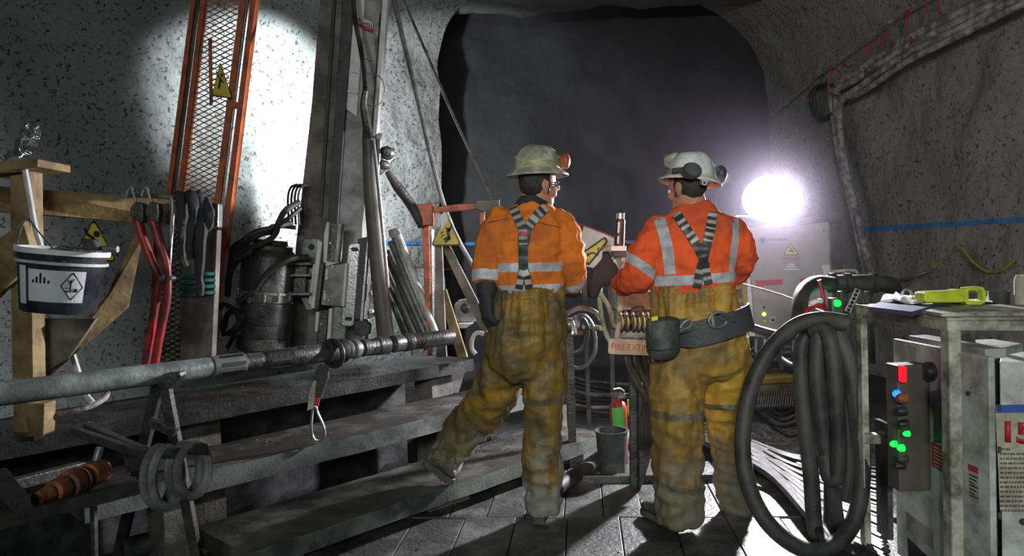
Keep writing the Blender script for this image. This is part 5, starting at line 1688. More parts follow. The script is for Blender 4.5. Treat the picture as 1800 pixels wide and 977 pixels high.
# ------------------------------------------------------------------ console between the workers
YC = 4.05
t = T('control_console', 'grey drill control console with tube frame and fire extinguisher sign, between the workers', 'console', P(1110, 780, YC))
bm = nb(); tpx(bm, [(1064, 434, YC), (1080, 440, YC), (1089, 462, YC), (1091, 530, YC), (1083, 598, YC)], 0.017, k=3); ob('frame_tube', bm, 'cream', t, True)
bm = nb(); tpx(bm, [(1064, 434, YC), (1060, 470, YC + 0.02), (1054, 512, YC + 0.02), (1058, 560, YC + 0.02), (1072, 600, YC), (1083, 598, YC)], 0.014, k=3); ob('frame_tube', bm, 'cream', t, True)
bm = nb(); tpx(bm, [(1054, 514, YC), (1070, 540, YC), (1080, 575, YC)], 0.014, k=3); ob('frame_tube', bm, 'cream', t, True)
bm = nb(); slab(bm, [(1083, 514), (1230, 510), (1230, 545), (1083, 545)], YC + 0.02, 0.25); ob('panel', bm, 'grey', t, False, 0.006)
bm = nb(); slab(bm, [(1083, 582), (1230, 582), (1230, 597), (1083, 597)], YC + 0.03, 0.22); ob('valve_block', bm, 'steel', t, False, 0.006)
bm = nb(); slab(bm, [(1074, 545), (1086, 545), (1086, 598), (1074, 598)], YC + 0.06, 0.05); slab(bm, [(1085, 540), (1230, 540), (1230, 600), (1085, 600)], YC + 0.2, 0.03); ob('back_plate', bm, 'taupe', t, False, 0.004)
for i, x in enumerate((1092, 1102, 1114, 1122, 1131, 1140)):
    bm = nb(); tpx(bm, [(x, 583, YC + 0.04), (x + 1, 566, YC + 0.02), (x - 1, 550, YC)], [0.014, 0.02, 0.012], seg=10); lv = ob('lever', bm, 'chrome', t, True)
    bm = nb(); ell(bm, P(x - 1, 552, YC - 0.01), 0.016, 0.016, 0.02); ob('knob', bm, 'chrome' if i != 3 else 'black', lv, True)
bm = nb(); slab(bm, [(1112, 540), (1132, 537), (1136, 552), (1108, 553)], YC - 0.01, 0.06); ob('black_cover', bm, 'black', t, False, 0.008)
bm = nb(); slab(bm, [(1122, 597), (1146, 597), (1146, 800), (1124, 868)], YC + 0.15, 0.07); slab(bm, [(1107, 600), (1119, 600), (1121, 868), (1109, 868)], YC + 0.2, 0.05); ob('post', bm, 'steel_d', t, False, 0.004)
bm = nb(); pb_ = P(1130, 868, YC + 0.18); cbox(bm, V((pb_.x, pb_.y, -0.03)), (0.4, 0, 0), (0, 0.35, 0), (0, 0, 0.05)); ob('base_plate', bm, 'steel_d', t, False, 0.004)
bm = nb(); o_ = P(1088, 433, YC); o1 = P(1090, 386, YC); H = (o1 - o_).length
lathe(bm, [(0.028, 0), (0.028, H), (0.02, H + 0.004), (0.021, H + 0.035), (0.001, H + 0.035)], o_, o1 - o_, 22); fc = ob('filter_gauge', bm, 'black', t, True, label='black upright gauge cylinder')
bm = nb(); slab(bm, [(1086.5, 390), (1090, 390), (1088.5, 409), (1085.5, 409)], YC, 0.004, -0.031); slab(bm, [(1085.5, 415), (1088.5, 415), (1087.5, 428), (1085, 428)], YC, 0.004, -0.031); ob('scale', bm, 'whitec', fc)
bm = nb(); cyl(bm, o1 + (o1 - o_).normalized() * 0.004, o1 + (o1 - o_).normalized() * 0.034, 0.022); ob('cap', bm, 'steel_b', fc, True)
bm = nb(); slab(bm, [(1074, 432), (1101, 432), (1101, 441), (1074, 441)], YC - 0.04, 0.1); ob('gauge_base', bm, 'whitec', t, False, 0.004)
bm = nb(); slab(bm, [(1077, 441), (1102, 441), (1104, 452), (1078, 452)], YC - 0.03, 0.1); ob('gauge_base', bm, 'black', t, False, 0.004)
bm = nb(); lathe(bm, [(0.065, 0), (0.065, 0.03), (0.055, 0.036), (0.055, 0.03), (0.001, 0.03)], P(1088, 475, YC + 0.02), (-0.2, -1, 0.1), 26); gg = ob('round_gauge', bm, 'white', t, True)
bm = nb(); lathe(bm, [(0.052, 0), (0.052, 0.003), (0.001, 0.003)], P(1088, 475, YC - 0.012), (-0.2, -1, 0.1), 26); ob('dial', bm, 'steel', gg, True)
bm = nb(); slab(bm, [(1082, 450), (1100, 450), (1104, 515), (1086, 515)], YC + 0.06, 0.05); ob('gauge_post', bm, 'grey', t, False, 0.004)
sx0 = P(1069, 622, YC - 0.02)
xd = (P(1143, 625, YC - 0.02) - sx0).normalized()
bm = nb(); sw_, sh_ = 0.46, 0.085
upd = V((0.0, 0, 1)) - xd * xd.z; upd.normalize()
plate(bm, [(x + sw_ / 2, y + sh_ / 2) for x, y in rrect(0, 0, sw_, sh_, 0.012)], sx0, xd, upd, (0, 1, 0), 0.005); st_ = ob('sign', bm, 'papery', t, label='cream sign reading FIRE EXTINGUISHER')
ob('sign_text', text_bm('FIRE EXTINGUISHER', sx0 + xd * 0.014 + upd * 0.025 + V((0, -0.001, 0)), xd, upd, 0.0355, 0.001, sx=0.86), 'redp', st_)
bm = nb(); slab(bm, [(1095, 594), (1115, 594), (1115, 600), (1095, 600)], YC - 0.005, 0.05); slab(bm, [(1128, 594), (1140, 594), (1140, 600), (1128, 600)], YC - 0.005, 0.05); ob('sign_clip', bm, 'steel_d', st_)
# black cloth over the frame
bm = nb(); slab(bm, [(1066, 436), (1076, 442), (1083, 462), (1092, 476), (1080, 484), (1072, 500), (1058, 503), (1050, 512), (1041, 520), (1038, 510), (1031, 506), (1034, 492), (1042, 482), (1046, 464), (1056, 454)], YC - 0.06, 0.05)
bmesh.ops.triangulate(bm, faces=bm.faces[:]); bmesh.ops.subdivide_edges(bm, edges=bm.edges[:], cuts=4, use_grid_fill=True); bm = remesh(bm, 0.012, 3); lump(bm, 0.025, 12, 6)
tag(ob('black_cloth', bm, 'glove', None, True), 'black cloth hung over the tube frame of the console', 'cloth')
for i in range(9):
    x0 = 1098 + i * 5.2
    bm = nb(); tpx(bm, [(x0, 600, YC + 0.08), (x0 + 4, 640, YC + 0.05 + 0.02 * (i % 3)), (1118 + i * 4.0, 672, YC + 0.04 + 0.02 * (i % 4)), (1132 + i * 2.6, 700, YC + 0.05), (1133 + i * 2.2 - 6 * (i % 2), 740, YC + 0.08), (1126 + i * 3, 790, YC + 0.14)], 0.013 + 0.003 * (i % 2), seg=8)
    tag(ob('console_hose', bm, 'black', None, True), 'black hydraulic hose hanging in the bundle under the console', 'hose', 'hoses under the console')
# fittings and pale hoses left of the console
YF = 4.75
t = T('hose_fitting', 'bright metal hose fitting wrapped with pale tape, left of the console', 'fitting', P(1004, 590, YF))
bm = nb(); tpx(bm, [(992, 572, YF), (1005, 570, YF), (1018, 572, YF)], 0.045, seg=14); ob('body', bm, 'steel', t, True)
bm = nb(); slab(bm, [(1004, 556), (1013, 554), (1015, 586), (1005, 588)], YF - 0.06, 0.02); bmesh.ops.subdivide_edges(bm, edges=bm.edges[:], cuts=3, use_grid_fill=True); lump(bm, 0.014, 30, 2); ob('foil_wrap', bm, 'foil', t)
bm = nb(); q = P(1000, 588, YF); beam(bm, q, V((q.x, q.y, -0.05)), 0.05, 0.05, (0, 1, 0)); ob('stand_post', bm, 'steel_d', t, False, 0.003)
bm = nb(); slab(bm, [(990, 586), (1025, 582), (1026, 588), (992, 593)], YF - 0.05, 0.05); ob('tray', bm, 'rust', t, False, 0.003)
for i, (pts, mt, lab) in enumerate([
        ([(990, 556, YF), (1005, 546, YF), (1024, 541, YF), (1045, 548, YF - 0.1), (1056, 560, YF - 0.2)], 'papery', 'pale hose arching from the fitting to the console'),
        ([(1003, 566, YF - 0.03), (1022, 552, YF - 0.05), (1040, 568, YF - 0.05), (1047, 600, YF - 0.05), (1042, 628, YF - 0.05), (1022, 646, YF - 0.05), (1000, 642, YF), (988, 630, YF)], 'steel', 'large grey hose loop left of the console, outer one'),
        ([(1008, 562, YF), (1026, 562, YF), (1032, 585, YF), (1026, 610, YF), (1008, 620, YF), (990, 619, YF)], 'steel_d', 'dark hose loop left of the console, inner one'),
        ([(1024, 574, YF), (1040, 574, YF), (1058, 577, YF - 0.1)], 'papery', 'short pale hose below the arching one, left of the console')]):
    bm = nb(); tpx(bm, pts, 0.016 if i != 1 else 0.012, seg=8); tag(ob('console_line', bm, mt, None, True), lab, 'hose')

# white board with yellow triangle behind the console
t = T('tilted_sign_board', 'white board with yellow triangle tilted behind the console', 'sign', P(1048, 480, 5.4))
bm = nb(); slab(bm, [(1026, 398), (1086, 420), (1086, 440), (1066, 476), (1012, 464)], 5.4, 0.01); wb = ob('board', bm, 'whitec', t, label='white board')
for x_ in (1026, 1070):
    bm = nb(); q = P(x_, 450, 5.43); beam(bm, q, V((q.x, q.y, -0.05)), 0.03, 0.03, (0, 1, 0)); ob('stand_post', bm, 'steel_d', t, False)
bm = nb(); slab(bm, [(1063, 416), (1068, 420), (1068, 426), (1036, 466), (1024, 464), (1018, 452), (1022, 444)], 5.38, 0.01); ob('triangle', bm, 'ink', t, False, 0.003)
bm = nb(); slab(bm, [(1062, 420), (1065, 424), (1036, 461), (1027, 460), (1022, 451), (1024, 447)], 5.372, 0.01); ob('triangle_face', bm, 'yellow', t, label='yellow triangle face')
bm = nb()
for a, b, w_ in (((1032, 447), (1042, 444), 0.012), ((1042, 444), (1052, 448), 0.012), ((1036, 447), (1030, 452), 0.01), ((1050, 440), (1053, 435), 0.01)):
    beam(bm, P(*a, 5.368), P(*b, 5.368), w_, 0.004, (0, 1, 0))
ob('pictogram', bm, 'ink', t)
bm = nb(); tpx(bm, [(960, 376, 5.6), (1030, 398, 5.45), (1110, 428, 5.3), (1165, 440, 5.2)], 0.004); tag(ob('red_string', bm, 'redw', None, True), 'thin red string across from the left worker to the console', 'string')
bm = nb(); tpx(bm, [(705, 467, 6.0), (780, 473, 5.9), (845, 475, 5.8)], 0.004); tag(ob('pale_string', bm, 'redw', None, True), 'thin string crossing behind the orange post', 'string')

# ------------------------------------------------------------------ on the floor
bp_ = PZ(1077, 836, -0.005)
s_ = bp_.y / FPX
t = T('grey_bucket', 'dark grey bucket on the deck between the workers', 'bucket', bp_)
bm = nb(); lathe(bm, [(23 * s_, 0), (28 * s_, 79 * s_), (26.5 * s_, 79 * s_), (22 * s_, 0.012), (0.001, 0.012)], bp_, DZ, 32); ob('body', bm, 'pouch', t, True)
bm = nb(); lathe(bm, [(27.3 * s_, 0), (29.2 * s_, 0), (29.2 * s_, 0.014), (27.3 * s_, 0.014)], bp_ + DZ * (78 * s_), DZ, 32, close=True); ob('rim', bm, 'pouch', t, True)
ep = P(1089, 800, 4.75)
ep.z = -0.05
t = T('fire_extinguisher', 'small red fire extinguisher with green label behind the grey bucket', 'fire extinguisher', ep)
top = P(1092, 705, 4.75).z
R_ = 0.056
bm = nb(); lathe(bm, [(R_ * 0.9, 0), (R_, 0.02), (R_, top + 0.05 - 0.04), (R_ * 0.8, top + 0.05 - 0.01), (0.02, top + 0.05 + 0.01), (0.02, top + 0.05 + 0.02), (0.001, top + 0.05 + 0.02)], ep, DZ, 28); ob('cylinder', bm, 'red', t, True)
bm = nb(); vd_ = (EYE - ep); vd_.z = 0; vd_.normalize(); sd_ = DZ.cross(vd_)
rows = []
for i in range(11):
    a = -0.75 + 1.5 * i / 10
    d = vd_ * math.cos(a) + sd_ * math.sin(a)
    rows.append([bm.verts.new(V((ep.x, ep.y, z)) + d * rr_) for z, rr_ in ((top - 0.16, R_ + 0.002), (top - 0.03, R_ + 0.002), (top - 0.03, R_ - 0.001), (top - 0.16, R_ - 0.001))])
for i in range(10):
    for j in range(4):
        bm.faces.new((rows[i][j], rows[i + 1][j], rows[i + 1][(j + 1) % 4], rows[i][(j + 1) % 4]))
ob('green_label', bm, 'greenl', t, True, label='green label')
bm = nb(); slab(bm, [(1086, 700), (1100, 700), (1100, 692), (1086, 692)], 4.73, 0.05); tpx(bm, [(1090, 693, 4.74), (1080, 690, 4.72), (1074, 694, 4.7)], 0.011); ob('valve', bm, 'steel', t, False)
bm = nb(); tpx(bm, [(1096, 689, 4.75), (1088, 684, 4.73), (1077, 686, 4.7)], 0.012); ob('grip', bm, 'black', t, True)
bm = nb(); tpx(bm, [(1098, 694, 4.75), (1112, 697, 4.72), (1121, 712, 4.7), (1121, 740, 4.7), (1117, 775, 4.72)], 0.013, seg=10); ob('discharge_hose', bm, 'black', t, True)
bm = nb(); slab(bm, [(1103, 702), (1111, 706), (1115, 735), (1108, 740), (1103, 725)], 4.69, 0.02); ob('yellow_tag', bm, 'yellow', t, False, 0.003)
bm = nb(); cyl(bm, PZ(978, 860, 0.04), PZ(1150, 735, 0.05), 0.045, seg=18); tag(ob('floor_pipe', bm, 'hose', None, True), 'dark pipe lying on the deck behind the grey bucket', 'pipe')
bm = nb(); beam(bm, PZ(990, 842, 0.015), PZ(1290, 838, 0.015), 0.05, 0.05); tag(ob('steel_bar', bm, 'steel_d', None, False, 0.005), 'long dark steel bar lying across the deck by the bucket', 'bar')
random.seed(3)
for i in range(8):
    y0 = 632 + i * 7
    pts = [PZ(968, y0 + 20, 0.02 + 0.01 * (i % 3)), PZ(1000, y0 + 28 + i, 0.03), PZ(1035, y0 + 38 + i * 0.6, 0.02 + 0.012 * (i % 2)), PZ(1080, y0 + 42 + (i % 3) * 3, 0.02), PZ(1135, y0 + 46 - (i % 2) * 5, 0.02)]
    bm = nb(); tube(bm, pts, 0.016 + 0.005 * (i % 2), seg=8)
    tag(ob('floor_cable', bm, 'cable' if i % 3 else 'palecable', None, True), 'dusty cable running over the ground behind the left worker', 'cable', 'dusty cables behind the left worker')
for i in range(30):
    u = i / 29
    pts = [PZ(1228 + 8 * u, 742 + 34 * u, 0.04), PZ(1262 + 30 * u, 770 + 30 * u - 18 * (1 - u), 0.05 + 0.03 * (i % 3)), PZ(1318 + 40 * u, 808 + 30 * u - 34 * (1 - u), 0.04 + 0.03 * (i % 2)),
           PZ(1385 + 30 * u + random.uniform(-6, 6), 868 + 36 * u - 70 * (1 - u), 0.03 + 0.02 * (i % 3)), PZ(1450 + 20 * u, 930 + 40 * u - 120 * (1 - u), 0.03), PZ(1540 + 20 * u, 985 + 50 * u - 160 * (1 - u), 0.03)]
    bm = nb(); tube(bm, pts, 0.016 + 0.004 * (i % 3), seg=8)
    tag(ob('power_cable', bm, 'cable', None, True), 'black power cable in the bundle on the floor behind the big hose loop', 'cable', 'black power cables on the floor')
for i in range(3):
    bm = nb(); tube(bm, [PZ(1330, 700 + i * 9, 0.05), PZ(1375, 730 + i * 9, 0.03), PZ(1430, 700 + i * 14, 0.1), PZ(1500, 690 + i * 16, 0.1)], 0.02, seg=8)
    tag(ob('slack_cable', bm, 'cable', None, True), 'slack black cable on the ground in front of the grating step', 'cable', 'slack cables by the grating')
bm = nb(); obox(bm, PZ(1350, 835, 0.012), PZ(1440, 895, 0.012) - PZ(1350, 835, 0.012), PZ(1395, 812, 0.012) - PZ(1350, 835, 0.012), V((0, 0, 0.012)))
tag(ob('floor_glare_sheet', bm, 'whitec', None, False, 0.003), 'pale sheet painted as lamp glare on the floor under the black cables', 'board')  # white sheet added for the lamp's reflection on the wet floor

# ------------------------------------------------------------------ cables on the right wall
def wR(pts, off):
    return [onR(x, y, o_) for (x, y), o_ in zip(pts, off if isinstance(off, (list, tuple)) else [off] * len(pts))]
runs = [
    ([(2080, -182), (1940, -104), (1800, -32), (1740, -4), (1660, 38), (1590, 72), (1540, 104), (1500, 132), (1470, 148), (1463, 165), (1468, 215), (1480, 290), (1500, 370), (1518, 455), (1524, 490)], 0.042, 'pale dusty wall cable, uppermost of the thick bundle'),
    ([(2080, -170), (1940, -92), (1800, -20), (1745, 8), (1665, 48), (1592, 84), (1545, 114), (1505, 140), (1480, 152), (1470, 170), (1474, 220), (1487, 300), (1506, 380), (1526, 460), (1532, 490)], 0.038, 'pale dusty wall cable, second of the thick bundle'),
    ([(2080, -158), (1940, -80), (1800, -8), (1750, 18), (1672, 58), (1600, 92), (1550, 124), (1515, 150), (1490, 168), (1476, 190), (1478, 240), (1484, 300), (1492, 350)], 0.034, 'pale dusty wall cable, third of the thick bundle'),
    ([(2080, -144), (1940, -66), (1800, 6), (1755, 28), (1680, 66), (1605, 102), (1560, 132), (1520, 160), (1488, 172), (1470, 168)], 0.030, 'pale dusty wall cable, lowest of the thick bundle'),
]
for i, (pts, r_, lab) in enumerate(runs):
    bm = nb(); tube(bm, wR(pts, 0.10 + 0.015 * i), r_, seg=10, k=10); lump(bm, 0.005, 9, i)
    tag(ob('wall_cable', bm, 'palecable', None, True), lab, 'cable', 'dusty cables on the right wall')
bm = nb(); tube(bm, wR([(1800, -100), (1645, -12), (1585, 24), (1520, 72), (1444, 128), (1400, 168), (1352, 206)], 0.12), 0.011, seg=6)
tag(ob('messenger_rope', bm, 'palecable', None, True), 'thin taut rope on the right wall above the cable bundle', 'rope')
ties = [([(1592, 20), (1590, 30), (1600, 26), (1594, 18)], 'red tie loop at the rope, high on the right wall'), ([(1594, 22), (1592, 48), (1596, 20)], None), ([(1544, 63), (1552, 62), (1551, 74), (1545, 84)], None),
        ([(1528, 76), (1540, 70), (1546, 62)], None), ([(1524, 78), (1526, 96), (1530, 76)], None), ([(1564, 52), (1560, 66), (1566, 76), (1576, 76)], None), ([(1482, 112), (1490, 118), (1498, 116)], None), ([(1460, 124), (1470, 122), (1478, 130)], None),
        ([(1458, 126), (1456, 160), (1462, 166), (1474, 168)], None), ([(1420, 168), (1418, 172), (1426, 174)], None), ([(1626, 0), (1630, 12), (1628, 24)], None), ([(1648, 4), (1650, 20), (1662, 28)], None), ([(1600, 66), (1606, 72), (1600, 74)], None), ([(1518, 118), (1524, 128), (1534, 124)], None)]
for i, (pts, lab) in enumerate(ties):
    bm = nb(); tube(bm, wR(pts, 0.2), 0.009, seg=6)
    tag(ob('red_tie', bm, 'redw', None, True), lab or 'small red tie wire looped round the rope and cables on the right wall', 'tie', 'red ties on the right wall')
for k in range(3):
    bm = nb(); tube(bm, wR([(1466, 150), (1440, 150), (1426 + k * 3, 162 + k), (1424 + k * 4, 180), (1432 + k * 3, 202 - k), (1448, 212 - 2 * k), (1462, 200)], 0.10 + 0.02 * k), 0.018, seg=8)
    tag(ob('cable_loop', bm, 'hose', None, True), 'dark cable coil turn hanging left of the wall bundle', 'cable', 'dark cable coil on the right wall')
bm = nb(); torus(bm, onR(1447, 128, 0.1), WRN, 0.035, 0.008); tag(ob('wall_ring', bm, 'steel_d', None, True), 'small dark ring bolt above the cable coil on the right wall', 'ring')
bm = nb(); tube(bm, wR([(1552, 492), (1590, 490), (1630, 476), (1664, 452), (1686, 435), (1712, 462), (1738, 478), (1762, 474), (1782, 458)], 0.07), 0.010, seg=6)
tag(ob('yellow_rope', bm, 'yellowp', None, True), 'yellow cord draped in a peak along the right wall', 'rope')
bm = nb(); tube(bm, wR([(1500, 480), (1560, 487), (1610, 484), (1655, 466)], 0.17), 0.007, seg=6)
tag(ob('pale_rope', bm, 'palecable', None, True), 'thin pale rope below the yellow cord on the right wall', 'rope')

# ------------------------------------------------------------------ the two workers
def rings_px(lst, Y, fwd=0.0):
    out = []
    for it in lst:
        x, y, hw, dh = it[:4]
        yy = it[4] if len(it) > 4 else Y
        s = yy / FPX
        out.append((P(x, y, yy), V((hw * s, fwd * hw * s, 0)), V((-fwd * dh, dh, 0))))
    return out


def limb(bm, pts, seg=18):
    tube(bm, [p for p, r in pts], [r for p, r in pts], seg=seg, k=5)
    for p, r in (pts[0], pts[-1]):
        pass
    return bm


def folds(bm, seed, amp, zdir=6.0, xy=16.0):
    """cloth folds: stretched noise, sharper on one side"""
    bm.normal_update()
    mv = []
    for v in bm.verts:
        q = V((v.co.x * xy, v.co.y * xy, v.co.z * zdir)) + V((seed * 5.3, seed, 0))
        a = noise.noise(q) + 0.5 * noise.noise(q * 2.1)
        b = noise.noise(V((v.co.x * 7, v.co.y * 7, v.co.z * 15)) + V((0, seed * 3, 1)))
        mv.append(v.normal * amp * (a * 0.8 + (1 - abs(b) * 2) * 0.55 - 0.2))
    for v, m in zip(bm.verts, mv):
        v.co += m
    return bm


def band(bm, co, no, half, mi, filt):
    """reflective band: cut two planes and give the faces between them material mi"""
    no = V(no).normalized()
    for s in (-half, half):
        fs = [f for f in bm.faces if filt(f.calc_center_median())]
        es = {e for f in fs for e in f.edges}
        vs = {v for f in fs for v in f.verts}
        bmesh.ops.bisect_plane(bm, geom=fs + list(es) + list(vs), dist=1e-5, plane_co=V(co) + no * s, plane_no=no)
    for f in bm.faces:
        c = f.calc_center_median()
        if filt(c) and abs((c - V(co)).dot(no)) <= half:
            f.material_index = mi


def ribbon(bv, path, wpx, off, th=0.004, step=4.0, parts=None):
    """strap laid on a garment along image points; parts = list of (t0, t1) lengths to keep (0..1)"""
    pts = []
    for (a, b) in zip(path[:-1], path[1:]):
        n = max(1, int(math.hypot(b[0] - a[0], b[1] - a[1]) / step))
        pts += [(a[0] + (b[0] - a[0]) * i / n, a[1] + (b[1] - a[1]) * i / n) for i in range(n)]
    pts.append(path[-1])
    bm = nb()
    N = len(pts)
    segs = parts or [(0, 1)]
    hits = []
    for i, (x, y) in enumerate(pts):
        a, b = pts[max(0, i - 1)], pts[min(N - 1, i + 1)]
        L_ = math.hypot(b[0] - a[0], b[1] - a[1]) or 1
        nx, ny = -(b[1] - a[1]) / L_, (b[0] - a[0]) / L_
        row = []
        for k in (-1, -0.33, 0.33, 1):
            d = ray(x + nx * wpx / 2 * k, y + ny * wpx / 2 * k).normalized()
            h = bv.ray_cast(EYE, d)
            if h[0] is None:
                row = None
                break
            row.append((h[0], -d))
        hits.append(row)
    # smooth the depth along the strap
    for (t0, t1) in segs:
        idx = [i for i in range(N) if t0 - 1e-6 <= i / (N - 1) <= t1 + 1e-6 and hits[i]]
        if len(idx) < 2:
            continue
        up_, lo_ = [], []
        for i in idx:
            up_.append([bm.verts.new(p + d * off) for p, d in hits[i]])
            lo_.append([bm.verts.new(p + d * (off - th)) for p, d in hits[i]])
        m = 4
        for a in range(len(idx) - 1):
            for k in range(m - 1):
                bm.faces.new((up_[a][k], up_[a + 1][k], up_[a + 1][k + 1], up_[a][k + 1]))
                bm.faces.new((lo_[a][k], lo_[a][k + 1], lo_[a + 1][k + 1], lo_[a + 1][k]))
            for k in (0, m - 1):
                bm.faces.new((up_[a][k], lo_[a][k], lo_[a + 1][k], up_[a + 1][k]))
        for a in (0, len(idx) - 1):
            for k in range(m - 1):
                bm.faces.new((up_[a][k], up_[a][k + 1], lo_[a][k + 1], lo_[a][k]))
    return bm


def hand(bm, wrist, f, pn, thumb, sc=1.0, curl=30, fat=1.0):
    """palm, four unequal fingers bent towards pn, and a thumb on the side thumb"""
    f, pn = V(f).normalized(), V(pn).normalized()
    pn = (pn - f * pn.dot(f)).normalized()
    w = f.cross(pn)
    if w.dot(V(thumb)) < 0:
        w = -w
    wrist = V(wrist)
    loft(bm, [(wrist - f * 0.02 * sc, w * 0.026 * sc * fat, pn * 0.02 * sc * fat), (wrist + f * 0.02 * sc, w * 0.032 * sc * fat, pn * 0.018 * sc * fat), (wrist + f * 0.055 * sc, w * 0.041 * sc, pn * 0.016 * sc * fat),
              (wrist + f * 0.088 * sc, w * 0.040 * sc, pn * 0.013 * sc * fat), (wrist + f * 0.098 * sc, w * 0.036 * sc, pn * 0.009 * sc * fat)], 16)
    for k, (off, ln) in enumerate(((0.030, 0.072), (0.0105, 0.080), (-0.0105, 0.075), (-0.030, 0.058))):
        p = wrist + f * 0.085 * sc + w * off * sc
        d = (f + w * off * 1.5).normalized()
        pts = [p]
        for j, fr in enumerate((0.42, 0.32, 0.26)):
            a = math.radians(curl * (0.7 + 0.5 * j) + 4 * k)
            d2 = (d * math.cos(a) + pn * math.sin(a))
            p = p + d2 * (ln * fr * sc)
            pts.append(p)
        tube(bm, pts, [0.0105 * sc * fat, 0.010 * sc * fat, 0.009 * sc * fat, 0.0078 * sc * fat], seg=10, k=4)
        ell(bm, pts[-1], 0.0082 * sc * fat, 0.0082 * sc * fat, 0.0082 * sc * fat, None, 8, 6)
    b = wrist + f * 0.025 * sc + w * 0.026 * sc
    q1 = b + (f * 0.6 + w * 0.75 + pn * 0.35).normalized() * 0.038 * sc
    q2 = q1 + (f * 0.85 + w * 0.25 + pn * 0.45).normalized() * 0.030 * sc
    q3 = q2 + (f * 0.9 - w * 0.05 + pn * 0.45).normalized() * 0.024 * sc
    tube(bm, [b, q1, q2, q3], [0.015 * sc * fat, 0.0125 * sc * fat, 0.011 * sc * fat, 0.009 * sc * fat], seg=10, k=4)
    ell(bm, q3, 0.0095 * sc * fat, 0.0095 * sc * fat, 0.0095 * sc * fat, None, 8, 6)
    return bm


def frame(face, up=(0, 0, 1)):
    f = V(face).normalized()
    r = f.cross(V(up)).normalized()
    u = r.cross(f).normalized()
    return Matrix((r, f, u)).transposed()


def head(bm, c, A, s=1.0):
    g = lambda x, y, z: V(c) + A @ V((x * s, y * s, z * s))
    e = lambda x, y, z, rx, ry, rz: ell(bm, g(x, y, z), rx * s, ry * s, rz * s, A, 20, 14)
    e(0, -0.005, 0.035, 0.076, 0.096, 0.098)
    e(0, 0.012, -0.030, 0.067, 0.078, 0.075)
    e(0, 0.035, -0.070, 0.050, 0.055, 0.042)
    e(0, 0.073, -0.100, 0.022, 0.018, 0.016)
    e(0, 0.088, -0.020, 0.011, 0.020, 0.020)
    e(0, 0.096, -0.034, 0.015, 0.017, 0.011)
    e(0, 0.074, 0.020, 0.052, 0.020, 0.014)
    e(0, 0.082, -0.060, 0.022, 0.012, 0.007)
    e(0, 0.080, -0.073, 0.019, 0.012, 0.008)
    for q in (-1, 1):
        e(q * 0.040, 0.062, -0.030, 0.024, 0.022, 0.022)
        ear = A @ Matrix.Rotation(math.radians(q * 18), 3, 'Z')
        ell(bm, g(q * 0.077, -0.006, -0.012), 0.009 * s, 0.019 * s, 0.031 * s, ear, 14, 10)
        ell(bm, g(q * 0.075, 0.002, -0.036), 0.008 * s, 0.010 * s, 0.011 * s, ear, 10, 8)
        for k in range(8):                                # ear rim
            a = math.radians(-60 + 35 * k)
            ell(bm, g(q * 0.084, -0.010 - 0.017 * math.cos(a), -0.010 + 0.028 * math.sin(a)), 0.005 * s, 0.006 * s, 0.006 * s, None, 8, 6)
    return g


def boot(heel, toe, ankle, up, parent, w=1.0, sole_mat='boot'):
    heel, toe, ankle = V(heel), V(toe), V(ankle)
    d = (toe - heel)
    L_ = d.length
    d.normalize()
    up = (V(up) - d * V(up).dot(d)).normalized()
    s = d.cross(up)
    bm = nb()
    R = []
    for u, hw, h in ((-0.02, 0.022, 0.05), (0.04, 0.036, 0.085), (0.22, 0.040, 0.11), (0.42, 0.041, 0.098), (0.62, 0.046, 0.075), (0.82, 0.049, 0.062), (0.95, 0.040, 0.050), (1.0, 0.022, 0.034)):
        R.append((heel + d * (u * L_) + up * (h / 2 + 0.022), s * hw * w, up * (h / 2)))
    loft(bm, R, 18)
    a0 = heel + d * (0.2 * L_) + up * 0.07
    tube(bm, [a0, a0.lerp(ankle, 0.5), ankle], [0.052, 0.056, 0.060], seg=16)
    bm = remesh(bm, 0.010, 3)
    lump(bm, 0.006, 16, heel.x)
    o = ob('boot', bm, 'boot', parent, True)
    bm = nb()
    pts = [(-0.02, 0.02), (0.03, 0.036), (0.2, 0.042), (0.42, 0.036), (0.66, 0.048), (0.84, 0.052), (0.96, 0.042), (1.02, 0.02)]
    outl = [heel + d * (u * L_) + s * q * w for u, q in pts] + [heel + d * (u * L_) - s * q * w for u, q in pts[::-1]]
    prism(bm, outl, up * 0.03)
    for k in range(9):
        u = 0.02 + k * 0.115
        if k == 3:
            continue
        cbox(bm, heel + d * (u * L_) - up * 0.004, d * 0.016, s * 0.07, up * 0.012)
    ob('sole', bm, sole_mat, o, False, 0.004)
    return o


